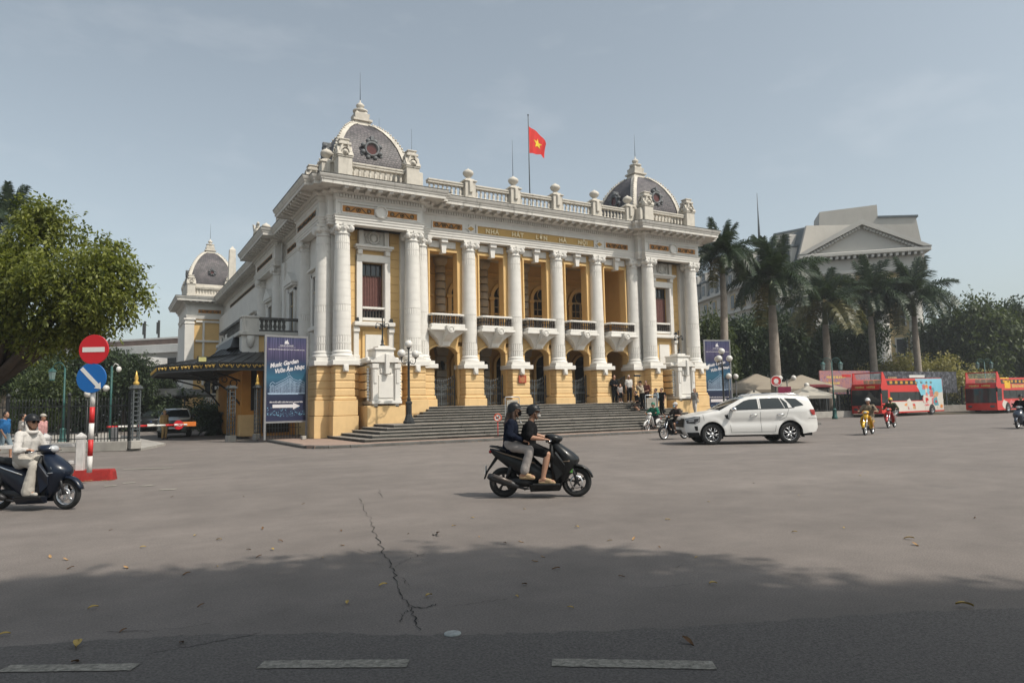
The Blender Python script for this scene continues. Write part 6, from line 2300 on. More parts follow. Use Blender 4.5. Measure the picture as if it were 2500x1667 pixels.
def bus(loc, rz, label, wrap):
    t = thing('tour_bus', label, 'bus', loc, rz, 'open-top tour buses parked by the park')
    L, hw = 10.6, 1.25
    # shell: lower deck, upper parapet, raised front hood
    sh = MB()
    for s in (-1, 1):
        poly = [(-L, .32), (-L+.05, 1.9), (-L, 3.12), (-L+.25, 3.30), (-.9, 3.18), (-.55, 3.75), (-.35, 3.75), (-.25, 2.95), (-.05, 2.4), (0, .35), (-.2, .30)]
        part('side_panel', MB().prism(poly, s*hw-.03, s*hw+.03, 'y'), BUSRED, t)
    part('deck', MB().box(-L+.05, -.3, -hw+.03, hw-.03, 2.05, 2.2), DARKM, t)
    part('floor', MB().box(-L+.05, -.1, -hw+.03, hw-.03, .3, .5), DARKM, t)
    part('tail', MB().box(-L-.02, -L+.06, -hw+.03, hw-.03, .4, 3.2), BUSRED, t)
    # front
    N = 8
    def strip(z0, x0, z1, x1, name, m, hwf=1.0, y0=-1, y1=1, o=0):
        vs = []
        for k in range(N+1):
            u = y0+(y1-y0)*k/N
            c = .12*(1-u*u)
            vs += [(x0+c+o, u*hw*hwf, z0), (x1+c+o, u*hw*hwf, z1)]
        return part(name, MB().add(vs, [(2*k, 2*k+2, 2*k+3, 2*k+1) for k in range(N)], 0, True), m, t)
    strip(.30, -.05, .95, .02, 'front_bumper', BUSRED)
    strip(.95, .02, 2.28, -.05, 'windscreen', CARGLASS)
    strip(2.28, -.05, 2.72, -.14, 'front_header', BUSRED)
    strip(2.72, -.14, 3.70, -.62, 'upper_windscreen', mat('clear_windscreen', (.55, .62, .60), .08, 0, alpha=.28, spec=.6))
    strip(2.72, -.12, 2.76, -.13, 'header_edge', BUSRED, o=.01)
    strip(3.66, -.60, 3.74, -.62, 'upper_rim', BUSRED, o=.02)
    gl = MB()
    rq = random.Random(2)
    yy_ = -.85
    while yy_ < .85:
        w_ = rq.uniform(.05, .10)
        if abs(yy_) > .10:
            gl.cbox(-.075+.12*(1-(yy_/hw)**2), yy_, 2.50+rq.uniform(-.015, .015), .03, w_, rq.uniform(.12, .2))
        yy_ += w_+.025
    part('header_lettering', gl, BUSTXT, t)
    for s in (-1, 1):
        hl = part('headlamp', MB().ball((.02, s*.85, .66), (.06, .26, .13), 12, 8), LENSD, t)
        part('wing_mirror', MB().tube([(-.05, s*1.2, 2.55), (.25, s*1.42, 2.4)], .03, 6).cbox(.25, s*1.42, 2.15, .10, .16, .42, c=.03), BLKP, t)
        y = s*(hw+.034)
        part('cab_window', MB().prism([(-.12, 1.15), (-.16, 2.25), (-1.15, 2.25), (-1.05, 1.15)], y-.004, y+.004, 'y'), CARGLASS, t)
        part('lower_window', MB().prism([(-1.45, 1.32), (-1.45, 2.08), (-7.0, 2.08), (-7.0, 1.32)], y-.004, y+.004, 'y'), CARGLASS, t)
        part('upper_window', MB().prism([(-1.15, 2.66), (-1.0, 3.02), (-9.6, 3.10), (-9.2, 2.70)], y-.004, y+.004, 'y'), mat('bus_dark_tint', (.03, .025, .022), .2, 0), t)
        pil = MB()
        for x in (-2.8, -4.2, -5.6):
            pil.box(x-.04, x+.04, y-.007, y+.007, 1.32, 2.08)
        part('window_pillar', pil, BLKP, t)
        se = MB()
        for k in range(9):
            se.cbox(-1.7-.85*k, y, 2.88, .42, .012, .24, c=.005)
        part('seat_row_print', se, SEATO, t)
        if wrap == 'food':
            part('cream_wrap', MB().prism([(-1.3, .42), (-1.1, 1.26), (-7.1, 1.26), (-7.1, 2.3), (-6.2, 2.3), (-5.9, 2.6), (-10.55, 2.6), (-10.55, .42)], y-.002, y+.003, 'y'), BUSCREAM, t)
            part('blue_wrap', MB().prism([(-6.6, 1.75), (-5.7, 3.2), (-10.5, 3.25), (-10.5, 2.05), (-8.5, 1.85)], y-.004, y+.006, 'y'), BUSSKY, t)
            rq = random.Random(12)
            pal = [BUSPINK, BUSRED, BUSCREAM, mat('bus_print_tan', (.50, .30, .16), .4, .4, 5, obj=True), mat('bus_print_orange', (.62, .24, .08), .4, .3, 5, obj=True), mat('bus_print_teal', (.10, .30, .36), .4, .3, 5, obj=True), BUSPINK]
            for k in range(34):
                x, z = rq.uniform(-10.3, -7.0), rq.uniform(.55, 2.15)
                if k < 9:
                    x, z = rq.uniform(-5.3, -3.9), rq.uniform(.7, 1.1)
                elif k < 13:
                    x, z = rq.uniform(-9.2, -6.9), rq.uniform(2.4, 2.65)
                w, h = rq.uniform(.12, .42), rq.uniform(.10, .34)
                if (x+8.4)**2+(z-.5)**2 < .5:
                    continue
                j = lambda q: q*rq.uniform(.6, 1.2)
                part('printed_picture', MB().prism([(x-j(w), z-j(h)), (x+j(w), z-j(h)), (x+j(w)*1.2, z), (x+j(w), z+j(h)), (x-j(w)*.5, z+j(h)*1.3), (x-j(w), z+j(h)*.5)], y-.005, y+.008+.0004*k, 'y'), rq.choice(pal), t)
            part('printed_leaf', MB().prism([(-1.3, .5), (-1.2, 1.2), (-1.9, 1.2), (-2.4, .5)], y-.005, y+.006, 'y'), mat('bus_print_green', (.12, .26, .07), .4, .3, 4, obj=True), t)
        else:
            part('yellow_patch', MB().prism([(-1.8, 2.25), (-1.8, 2.95), (-3.0, 2.95), (-3.0, 2.25)], y-.004, y+.006, 'y'), BUSYEL, t)
            part('yellow_band', MB().prism([(-1.0, 3.12), (-1.0, 3.22), (-2.8, 3.22), (-2.8, 3.12)], y-.004, y+.006, 'y'), BUSYEL, t)
            gl = MB()
            rq = random.Random(5)
            xx_ = -3.4
            while xx_ > -7.4:
                w_ = rq.uniform(.10, .2)
                gl.cbox(xx_, y, 2.45+rq.uniform(-.02, .02), w_, .014, rq.uniform(.2, .34)); xx_ -= w_+.05
            part('side_lettering', gl, BUSTXT, t)
            for k in range(6):
                x = -1.6-1.5*k
                part('printed_picture', MB().prism([(x+.6*math.cos(2*PI*q/10), .8+.38*math.sin(2*PI*q/10)*(1+.2*math.cos(3*q+k))) for q in range(10)], y-.004, y+.006, 'y'), BUSPINK if k % 2 else BUSCREAM, t)
        for x in (-2.15, -8.4):
            part('wheel_arch', MB().prism([(x+.56*math.cos(PI*k/12), .36+.60*math.sin(PI*k/12)) for k in range(13)], y-.004, y+.010, 'y'), BLKP, t)
            wq = MB().lathe([(.28, -.12), (.46, -.13), (.5, -.08), (.5, .08), (.46, .13), (.28, .12)], 26, axis='y', cap=False).lathe([(.30, .04*s), (.20, .10*s), (.05, .12*s)], 18, axis='y')
            w_ = part('wheel', wq, TYRE, t, (x, s*(hw-.07), .5))
            part('rim', MB().lathe([(.28, .125*s), (.24, .10*s), (.10, .115*s), (.02, .13*s)], 18, axis='y', cap=False), ALLOY, w_)
    st = MB()
    for k in range(9):
        for y in (-.85, -.35, .35, .85):
            st.cbox(-1.7-.85*k, y, 2.75, .12, .42, .75, c=.03)
    struct(part('upper_seats', st, SEATO, t), 'stuff')
    part('driver_area', MB().box(-.7, -.35, -.9, .9, .5, 1.5), DARKM, t)
    return t


fr = ground(2152, 1021.5)
bd = Vector((.80, .60, 0))
fr = at(2152, 1000, 57.5); fr.z = 0
rr = at(2330, 1000, 64.5); rr.z = 0
hd = (fr-rr).normalized()
lat = Vector((-hd.y, hd.x, 0))
sgn = 1 if lat.dot(-fr) > 0 else -1
o = fr-lat*sgn*1.25
bus((o.x, o.y, 0), math.atan2(hd.y, hd.x), 'red open-top double-decker bus with food advert wrap parked by hoarding', 'food')
fr = at(2435, 1000, 62); fr.z = 0
o = fr-lat*sgn*1.25
bus((o.x, o.y, 0), math.atan2(hd.y, hd.x), 'red open-top double-decker bus with yellow panel parked behind another bus', 'city')
# ================================================================ people
SKIN = mat('skin', (0.40, 0.22, 0.145), .55, .10, 14, obj=True)
HAIRM = mat('black_hair', (0.016, 0.012, 0.010), .5, .4, 40, obj=True)
HAIRB = mat('dark_brown_hair', (0.045, 0.024, 0.016), .5, .4, 40, obj=True)
HELB = mat('black_helmet', (0.012, 0.013, 0.015), .42, .15, 9, spec=.3, obj=True)


def cloth(name, c, var=.10):
    return mat('cloth_'+name, c, .95, var, 9, .25, 90, obj=True, spec=.08)


C_BLACK = cloth('black', (0.012, 0.012, 0.013)); C_NAVY = cloth('navy', (0.010, 0.013, 0.024)); C_WHITE = cloth('white', (0.52, 0.495, 0.465), .05)
C_CREAM = cloth('cream', (0.43, 0.40, 0.355), .06); C_GREYD = cloth('grey_denim', (0.33, 0.30, 0.285), .14); C_BLUE = cloth('blue', (0.03, 0.13, 0.32))
C_GREY = cloth('grey', (0.20, 0.19, 0.18)); C_PINK = cloth('pink_stripe', (0.48, 0.26, 0.25), .3); C_TAN = cloth('tan', (0.38, 0.25, 0.11))
C_GREEN = cloth('green_jacket', (0.018, 0.135, 0.085), .15); C_BROWN = cloth('brown_shirt', (0.055, 0.042, 0.036)); C_KHAKI = cloth('khaki', (0.20, 0.165, 0.12))
C_BEIGE = cloth('beige', (0.42, 0.36, 0.28)); C_DENIM = cloth('pale_denim', (0.24, 0.30, 0.34)); C_CAMO = cloth('dark_camouflage', (0.05, 0.055, 0.03), .8)
C_SAND = cloth('beige_slide', (0.42, 0.30, 0.18), .05); C_STRIPE = cloth('white_stripe', (.6, .6, .58), 0)
WRK = bpy.data.textures.new('cloth_folds', 'CLOUDS'); WRK.noise_scale = .085; WRK.noise_depth = 2


def blob(name, mb, m, parent=None, voxel=.012, smooth=6, wrinkle=0.0, loc=(0, 0, 0), rz=0.0):
    me = mb.mesh(name, m)
    o = bpy.data.objects.new(name, me)
    COL.objects.link(o)
    if parent is not None:
        o.parent = parent
    o.location = loc
    o.rotation_euler = (0, 0, rz)
    r = o.modifiers.new('remesh', 'REMESH'); r.mode = 'VOXEL'; r.voxel_size = voxel; r.use_smooth_shade = True
    if smooth:
        s = o.modifiers.new('smooth', 'SMOOTH'); s.iterations = smooth; s.factor = .5
    if wrinkle:
        d = o.modifiers.new('folds', 'DISPLACE'); d.texture = WRK; d.strength = wrinkle; d.mid_level = .5; d.texture_coords = 'LOCAL'
    return o


def lerp3(a, b, t):
    return Vector(a).lerp(Vector(b), t)


def add_hand(mb, wrist, direction, up, side, grip=True, s=1.0):
    """palm, four unequal fingers and a thumb from the side of the palm"""
    d = Vector(direction).normalized(); u = Vector(up).normalized()
    w = d.cross(u).normalized()*side
    u = w.cross(d).normalized()*side if side else u
    p = Vector(wrist)
    palm = p+d*.05*s
    rot = Matrix((d, w, d.cross(w))).transposed()
    mb.ball(palm, (.052*s, .040*s, .018*s), 10, 8, rot=rot)
    for i, (o, L) in enumerate(((-.030, .062), (-.010, .074), (.011, .068), (.030, .052))):
        b0 = palm+d*.038*s+w*o*s
        if grip:
            b1 = b0+d*.026*s-u*.010*s; b2 = b1+d*.006*s-u*.028*s; b3 = b2-d*.024*s-u*.008*s
        else:
            b1 = b0+d*L*.42*s-u*.004*s; b2 = b1+d*L*.32*s-u*.012*s; b3 = b2+d*L*.24*s-u*.014*s
        mb.capsule(b0, .0095*s, b1, .009*s, 8); mb.capsule(b1, .009*s, b2, .0085*s, 8); mb.capsule(b2, .0085*s, b3, .0075*s, 8)
    t0 = p+d*.025*s-w*.034*s
    t1 = t0+d*.030*s-w*.020*s-u*.012*s; t2 = t1+d*.024*s+(w*.006*s)-u*.018*s
    mb.capsule(t0, .012*s, t1, .0105*s, 8); mb.capsule(t1, .0105*s, t2, .009*s, 8)


def person(label, loc, rz, J, top=C_BLACK, bottom=C_BLACK, sleeve=.5, leg=1.0, shoes=None, hair='short', hair_m=None, helmet=None, cap=None, mask=None,
           voxel=.02, group=None, face=0.0, slim=1.0, top_len=.0, fine=False, grip=(True, True), flare=0.0, glasses=False, hood=None, bag=None):
    """J: joints in local metres (x forward, y left): hip, chest, neck, head, sh, el, wr, kn, an, toe as (right, left) pairs"""
    g = lambda k: [Vector(q) for q in J[k]] if isinstance(J[k][0], (tuple, list, Vector)) else Vector(J[k])
    hip, chest, neck, head = (Vector(J[k]) for k in ('hip', 'chest', 'neck', 'head'))
    sh, el, wr, kn, an, toe = (g(k) for k in ('sh', 'el', 'wr', 'kn', 'an', 'toe'))
    hy = .09*slim
    hips = [hip+Vector((0, -hy, 0)), hip+Vector((0, hy, 0))]
    hf = Matrix.Rotation(face, 3, 'Z')
    b = MB()
    # head: skull, jaw, nose, ears
    b.ball(head, (.098, .078, .118), 16, 12, rot=hf)
    b.ball(head+hf @ Vector((.035, 0, -.060)), (.066, .056, .062), 12, 8, rot=hf)
    b.capsule(head+hf @ Vector((.092, 0, .012)), .010, head+hf @ Vector((.112, 0, -.022)), .014, 8)
    for s in (-1, 1):
        b.ball(head+hf @ Vector((-.005, s*.078, -.008)), (.022, .012, .032), 8, 6, rot=hf)
        b.ball(head+hf @ Vector((.072, s*.034, -.014)), (.02, .022, .018), 8, 6, rot=hf)
    b.ball(head+hf @ Vector((.094, 0, -.062)), (.014, .026, .010), 8, 6, rot=hf)
    b.capsule(head+Vector((-.02, 0, -.07)), .052, neck, .056, 12)
    # torso
    fwd = Vector((1, 0, 0))
    b.capsule(neck+Vector((0, -.09*slim, -.06)), .062, neck+Vector((0, .09*slim, -.06)), .062, 12)
    for s in (-1, 1):
        b.capsule(chest+Vector((0, s*.075*slim, .03)), .105*slim, hip+Vector((0, s*.06*slim, .05)), .098*slim, 14)
        b.capsule(chest+Vector((0, s*.06*slim, .03)), .10*slim, neck+Vector((0, s*.08*slim, -.07)), .07, 12)
    b.capsule(hips[0], .10*slim, hips[1], .10*slim, 12)
    for i in (0, 1):
        b.capsule(neck+Vector((0, (-.10, .10)[i]*slim, -.06)), .060, sh[i], .052, 10)
        b.capsule(sh[i], .052*slim, el[i], .040*slim, 10)
        b.capsule(el[i], .041*slim, lerp3(el[i], wr[i], .3), .040*slim, 10)
        b.capsule(lerp3(el[i], wr[i], .3), .040*slim, wr[i], .026*slim, 10)
        d = (wr[i]-el[i]).normalized()
        add_hand(b, wr[i], d if not grip[i] else (d+Vector((.3, 0, 0))), (0, 0, 1) if abs(d.z) < .7 else (0, (-1, 1)[i], 0), (1, -1)[i], grip[i])
        b.capsule(hips[i], .098*slim, lerp3(hips[i], kn[i], .4), .080*slim, 12)
        b.capsule(lerp3(hips[i], kn[i], .4), .080*slim, kn[i], .057*slim, 12)
        b.capsule(kn[i], .056*slim, lerp3(kn[i], an[i], .33), .055*slim, 12)
        b.capsule(lerp3(kn[i], an[i], .33), .055*slim, an[i], .036*slim, 12)
        heel = an[i]+(an[i]-toe[i]).normalized()*.05+Vector((0, 0, -.045))
        b.capsule(an[i], .038, heel, .032, 8)
        b.capsule(heel, .032, toe[i]+Vector((0, 0, .0)), .024, 10)
        b.capsule(an[i], .036, toe[i], .026, 8)
    root = blob('person', b, SKIN, None, voxel if not fine else .0085, 3 if fine else 2, loc=loc, rz=rz)
    tag(root, label, 'person', group)
    # eyes
    ey = MB()
    for s in (-1, 1):
        ey.ball(head+hf @ Vector((.083, s*.034, .006)), (.012, .016, .008), 8, 6, rot=hf)
    part('eyes', ey, HAIRM, root)
    # shirt
    t = MB()
    e = .018
    wst = hip+Vector((0, 0, .02-top_len))
    for s in (-1, 1):
        t.capsule(chest+Vector((0, s*.075*slim, .03)), .112*slim+e, wst+Vector((0, s*.068*slim, .03)), .112*slim+e, 14)
        t.capsule(chest+Vector((0, s*.06*slim, .03)), .105*slim+e, neck+Vector((0, s*.08*slim, -.075)), .068+e*.7, 12)
    t.capsule(neck+Vector((0, -.10*slim, -.07)), .060+e*.8, neck+Vector((0, .10*slim, -.07)), .060+e*.8, 12)
    for i in (0, 1):
        t.capsule(neck+Vector((0, (-.10, .10)[i]*slim, -.065)), .060+e*.8, sh[i], .055+e, 10)
        if sleeve > 0:
            a1 = min(1, sleeve*2 if sleeve <= .5 else 1)
            end = lerp3(sh[i], el[i], a1)
            t.capsule(sh[i], .056*slim+e, end, .050*slim+e, 12)
            if sleeve > .5:
                t.capsule(el[i], .048*slim+e*.8, lerp3(el[i], wr[i], (sleeve-.5)*2), .036*slim+e*.5, 12)
    blob('shirt', t, top, root, max(voxel*.9, .012), 4, .022 if fine else .014)
    # trousers / shorts
    q = MB()
    q.capsule(hips[0]+Vector((0, 0, .04)), .106*slim+.012, hips[1]+Vector((0, 0, .04)), .106*slim+.012, 12)
    q.capsule(hips[0], .102*slim+.012, hips[1], .102*slim+.012, 12)
    for i in (0, 1):
        q.capsule(hips[i], .102*slim+.014, lerp3(hips[i], kn[i], .4), .086*slim+.014, 12)
        a = min(1, leg*2)
        endr = .060*slim+.018
        q.capsule(lerp3(hips[i], kn[i], .4), .086*slim+.014, lerp3(hips[i], kn[i], max(.45, a)), endr, 12)
        if leg > .5:
            q.capsule(kn[i], endr, lerp3(kn[i], an[i], (leg-.5)*2), .046*slim+.014+flare, 12)
    blob('shorts' if leg <= .5 else 'trousers', q, bottom, root, max(voxel*.9, .012), 4, .018 if fine else .012)
    # shoes
    if shoes is not None:
        for i in (0, 1):
            heel = an[i]+(an[i]-toe[i]).normalized()*.055+Vector((0, 0, -.05))
            dd = (toe[i]-heel)
            k = MB()
            sole_z = min(heel.z, toe[i].z)-.030
            if shoes == C_SAND:
                k.capsule(heel+Vector((0, 0, -.020)), .031, toe[i]+Vector((0, 0, -.018)), .034, 10)
                k.capsule(lerp3(heel, toe[i], .48)+Vector((0, 0, .022)), .038, lerp3(heel, toe[i], .74)+Vector((0, 0, .010)), .038, 10)
            else:
                k.capsule(heel, .042, toe[i], .036, 10); k.capsule(an[i]+Vector((0, 0, -.02)), .042, lerp3(heel, toe[i], .5), .042, 10)
            blob('shoe', k, shoes, root, max(voxel*.7, .010), 2)
    hm = hair_m or HAIRM
    H = lambda x, y, z: head+hf @ Vector((x, y, z))
    if hair and not hood:
        k = MB()
        k.ball(H(-.022, 0, .022), (.098, .088, .112), 14, 10, rot=hf)
        if hair == 'long':
            k.capsule(H(-.07, 0, -.05), .080, H(-.14, 0, -.26), .075, 12); k.capsule(H(-.13, .04, -.24), .060, H(-.15, .05, -.40), .035, 10); k.capsule(H(-.12, -.05, -.22), .062, H(-.10, -.08, -.40), .036, 10)
            k.capsule(H(-.02, -.075, -.04), .035, H(-.03, -.115, -.30), .034, 8); k.capsule(H(-.02, .075, -.04), .035, H(-.03, .115, -.28), .03, 8)
        elif hair == 'pony':
            k.capsule(H(-.11, 0, .03), .035, H(-.17, 0, -.06), .035, 8); k.capsule(H(-.17, 0, -.06), .035, H(-.15, 0, -.24), .018, 8)
        elif hair == 'bun':
            k.ball(H(-.10, 0, .06), .055, 10, 8)
        blob('hair', k, hm, root, max(voxel*.7, .011), 2, .012)
    if helmet:
        k = MB()
        prof = []
        rx = .126
        vs, fs = [], []
        NA, NB = 20, 9
        for j in range(NB+1):
            ph = PI/2*j/NB
            for i in range(NA):
                a = 2*PI*i/NA
                low = -.012-.060*(math.cos(a) < .25)
                z = .112*math.sin(PI/2-ph)
                if j == NB:
                    z = low
                rr = math.sin(ph) if j < NB else 1.0
                vs.append(tuple(H(-.012+rx*rr*math.cos(a), (.104)*rr*math.sin(a), .040+z)))
        for j in range(NB):
            for i in range(NA):
                fs.append((j*NA+i, (j+1)*NA+i, (j+1)*NA+(i+1) % NA, j*NA+(i+1) % NA))
        hl = part('helmet', MB().add(vs, fs, 0, True), helmet, root)
        v = MB()
        ring1, ring2 = [], []
        for i in range(13):
            a = R(-62)+R(124)*i/12
            ring1.append(H(-.012+rx*1.0*math.cos(a), .104*math.sin(a), .040))
            ext = .075*math.cos(a*1.35)
            ring2.append(H(-.012+(rx+max(0, ext))*math.cos(a), (.104+max(0, ext)*.5)*math.sin(a), .026))
        n = 13
        v.add([tuple(p) for p in ring1]+[tuple(p) for p in ring2]+[tuple(p+Vector((0, 0, .008))) for p in ring1]+[tuple(p+Vector((0, 0, .006))) for p in ring2],
              [(i, i+1, n+i+1, n+i) for i in range(n-1)]+[(2*n+i, 3*n+i, 3*n+i+1, 2*n+i+1) for i in range(n-1)]+[(n+i, n+i+1, 3*n+i+1, 3*n+i) for i in range(n-1)], 0, True)
        part('visor', v, helmet, hl)
        st = MB()
        for s in (-1, 1):
            st.tube([H(.01, s*.098, .0), H(.025, s*.085, -.06), H(.045, s*.03, -.125), H(.045, 0, -.130)], .006, 5)
        part('chin_strap', st, C_BLACK, hl)
    if cap:
        k = MB()
        k.ball(H(-.012, 0, .052), (.112, .094, .085), 14, 8, rot=hf)
        k.ball(H(.105, 0, .045), (.075, .075, .010), 12, 6, rot=hf)
        blob('cap', k, cap, root, max(voxel*.6, .011), 1)
    if mask:
        k = MB()
        k.ball(H(.072, 0, -.048), (.052, .060, .056), 12, 10, rot=hf)
        mk = blob('face_mask', k, mask, root, .011, 1)
        lo = MB()
        for s in (-1, 1):
            lo.tube([H(.075, s*.058, -.03), H(.03, s*.078, -.012), H(.0, s*.084, -.002)], .003, 4)
        part('ear_loop', lo, mask, mk)
    if glasses:
        k = MB()
        for s in (-1, 1):
            if glasses == 'sun':
                k.ball(H(.094, s*.036, .004), (.012, .033, .024), 10, 8, rot=hf)
            else:
                k.lathe([(.022, -.002), (.025, -.002), (.025, .002), (.022, .002), (.022, -.002)], 14, *H(.097, s*.034, .004), axis='x', cap=False)
            k.tube([H(.092, s*.062, .008), H(.0, s*.082, .008)], .003, 4)
        k.tube([H(.098, -.012, .008), H(.098, .012, .008)], .003, 4)
        part('glasses', k, C_BLACK, root)
    if hood:
        k = MB()
        for i in range(10):
            a = 2*PI*i/10
            k.capsule(H(-.01+.078*math.cos(a), .082*math.sin(a), -.155-.02*math.cos(a)), .034, H(-.01+.078*math.cos(a+.63), .082*math.sin(a+.63), -.155-.02*math.cos(a+.63)), .034, 8)
        k.capsule(H(-.09, .07, -.04), .045, H(-.10, -.07, -.04), .045, 8); k.capsule(H(-.08, 0, .02), .05, H(-.12, 0, -.12), .06, 8)
        for s in (-1, 1):
            k.capsule(H(-.03, s*.085, .02), .022, H(.0, s*.086, -.12), .030, 8)
        blob('scarf_hood', k, hood, root, .014, 3, .015)
    if bag:
        k = MB()
        kind, m = bag
        if kind == 'back':
            c = chest+Vector((-.20, 0, .02))
            k.cbox(c.x, c.y, c.z, .16, .28, .40, c=.05)
        else:
            c = hip+Vector((.02, .22, -.02))
            k.cbox(c.x, c.y, c.z, .22, .09, .22, c=.03)
            k.tube([c+Vector((0, 0, .1)), chest+Vector((.1, .1, .08)), neck+Vector((0, -.09, 0))], .008, 5)
        part('bag', k, m, root)
    return root


def ride_pose(hip=(-.22, .86), lean=.06, knee=(.13, .76), ankle=(.05, .33), toe=.18, hand=(.165, 1.0), hy=.31, ky=.17, ay=.19, torso=.50, head_dx=.05, foot_z=None):
    hx, hz = hip
    cz = hz+torso*.62
    nx, nz = hx+lean*1.5, hz+torso
    J = dict(hip=(hx, 0, hz), chest=(hx+lean, 0, cz), neck=(nx, 0, nz), head=(nx+head_dx, 0, nz+.155))
    J['sh'] = [(nx-.005, -.185, nz-.055), (nx-.005, .185, nz-.055)]
    J['wr'] = [(hand[0]-.075, -hy, hand[1]+.02), (hand[0]-.075, hy, hand[1]+.02)]
    J['el'] = [((nx+hand[0]-.075)/2-.05, -hy-.02, (nz+hand[1])/2-.16), ((nx+hand[0]-.075)/2-.05, hy+.02, (nz+hand[1])/2-.16)]
    J['kn'] = [(knee[0], -ky, knee[1]), (knee[0], ky, knee[1])]
    J['an'] = [(ankle[0], -ay, ankle[1]), (ankle[0], ay, ankle[1])]
    tz = foot_z if foot_z is not None else ankle[1]-.045
    J['toe'] = [(ankle[0]+toe, -ay-.015, tz), (ankle[0]+toe, ay+.015, tz)]
    return J


def stand_pose(h=1.65, stride=.0, arms='down', lean=0.0, turn=0.0, crouch=0.0):
    s = h/1.70
    J = {}
    hz = .92*s-crouch
    J['hip'] = (0, 0, hz); J['chest'] = (.01+lean*.5, 0, hz+.30*s); J['neck'] = (.0+lean, 0, hz+.53*s); J['head'] = (.03+lean*1.15, 0, hz+.685*s)
    J['sh'] = [(lean, -.18*s, hz+.47*s), (lean, .18*s, hz+.47*s)]
    if arms == 'down':
        J['el'] = [(-.03+stride*.2, -.23*s, hz+.19*s), (-.03-stride*.2, .23*s, hz+.19*s)]
        J['wr'] = [(.06+stride*.45, -.24*s, hz-.04*s), (.05-stride*.4, .24*s, hz-.04*s)]
    elif arms == 'camera':
        J['el'] = [(.12+lean, -.22*s, hz+.28*s), (.12+lean, .20*s, hz+.26*s)]
        J['wr'] = [(.26+lean, -.08*s, hz+.50*s), (.26+lean, .07*s, hz+.50*s)]
    elif arms == 'front':
        J['el'] = [(.0, -.24*s, hz+.20*s), (.0, .24*s, hz+.20*s)]
        J['wr'] = [(.20, -.10*s, hz+.18*s), (.20, .10*s, hz+.16*s)]
    elif arms == 'up':
        J['el'] = [(.20, -.20*s, hz+.42*s), (.0, .23*s, hz+.19*s)]
        J['wr'] = [(.30, -.16*s, hz+.64*s), (.06, .24*s, hz-.02*s)]
    k = stride
    J['kn'] = [(.05-k*.35+crouch*.55, -.10*s, .50*s-crouch*.35), (.05+k*.55+crouch*.55, .10*s, .51*s-crouch*.35)]
    J['an'] = [(-.01-k*.95, -.10*s, .085+max(0, k)*.12), (-.01+k*.85, .10*s, .085)]
    J['toe'] = [(.15-k*.90, -.12*s, .035+max(0, k)*.01), (.16+k*.85, .12*s, .035)]
    return J


# --- the couple on the black scooter
mj = ride_pose(hip=(-.21, .87), lean=.045, knee=(.15, .75), ankle=(.06, .33), toe=.19, torso=.455, head_dx=.06, hy=.30)
mj['el'] = [(-.15, -.29, 1.055), (-.12, .29, 1.08)]
person('man in black T-shirt, shorts and white mask steering the black scooter', MAIN_LOC, MAIN_RZ, mj, C_BLACK, C_BLACK, .46, .44, C_SAND, 'short', helmet=HELB, mask=C_WHITE, glasses=True, voxel=.011, fine=True, slim=1.06, top_len=.03)
pj = ride_pose(hip=(-.52, .91), lean=.03, knee=(-.15, .83), ankle=(-.27, .42), toe=.17, hand=(-.20, .98), hy=.20, ky=.20, ay=.215, torso=.455, head_dx=.05)
pj['el'] = [(-.50, -.27, 1.10), (-.50, .27, 1.10)]
person('woman with long hair in navy sweater riding pillion on the black scooter', MAIN_LOC, MAIN_RZ, pj, C_NAVY, C_GREYD, .96, .93, C_SAND, 'long', HAIRB, helmet=HELB, mask=C_BLACK, voxel=.011, fine=True, slim=.98, top_len=.07, flare=.02)
# --- the woman in white on the left
person('woman in white hooded jacket, sunglasses and black helmet riding the blue scooter', LEFT_LOC, LEFT_RZ,
       ride_pose(hip=(-.20, .86), lean=.05, knee=(.15, .76), ankle=(.07, .32), toe=.16, torso=.47, hy=.29), C_WHITE, C_CREAM, 1.0, 1.0, C_CREAM, None, helmet=HELB, glasses='sun', hood=C_WHITE, voxel=.013, fine=True, slim=.98, flare=.045, top_len=.10, face=R(-12))
uj = lambda **k: ride_pose(**{**dict(hip=(-.24, .84), lean=.04, knee=(.16, .66), ankle=(.03, .32), toe=.16, hand=(.19, 1.02), hy=.34, ky=.19, ay=.20, torso=.48), **k})
HELW = mat('white_helmet', (.62, .62, .62), .3, .05, 5, obj=True); HELY = mat('yellow_helmet', (.62, .36, .03), .35, .05, 5, obj=True); HELG = mat('green_helmet', (.02, .15, .09), .35, .1, 5, obj=True)
C_LBLUE = cloth('surgical_blue', (.32, .48, .58), .03)
person('man in brown shirt, shorts and white cap riding the black motorbike', BRN_LOC, BRN_RZ, uj(), C_BROWN, C_BLACK, .5, .42, C_BROWN, 'short', cap=C_WHITE, mask=C_LBLUE, voxel=.018, slim=1.02)
person('person in green jacket and green helmet on the white motorbike', GRN_LOC, GRN_RZ, uj(lean=.06), C_GREEN, C_BLACK, 1.0, 1.0, C_BLACK, 'short', helmet=HELG, voxel=.018, slim=1.08)
person('man in khaki shirt and white helmet riding the yellow motorbike', YEL_LOC, YEL_RZ, uj(lean=.02), C_KHAKI, C_KHAKI, .5, .5, C_GREY, 'short', helmet=HELW, voxel=.018, slim=1.04)
person('person in camouflage jacket and yellow helmet riding the red motorbike', RED_LOC, RED_RZ, uj(), C_CAMO, C_GREY, 1.0, 1.0, C_GREY, 'short', helmet=HELY, mask=C_BROWN, voxel=.018, slim=1.02)
person('rider in black jacket entering on the dark scooter near the second bus', RGT_LOC, RGT_RZ, ride_pose(), C_BLACK, C_BLACK, 1.0, 1.0, C_BLACK, 'short', helmet=HELB, voxel=.02)


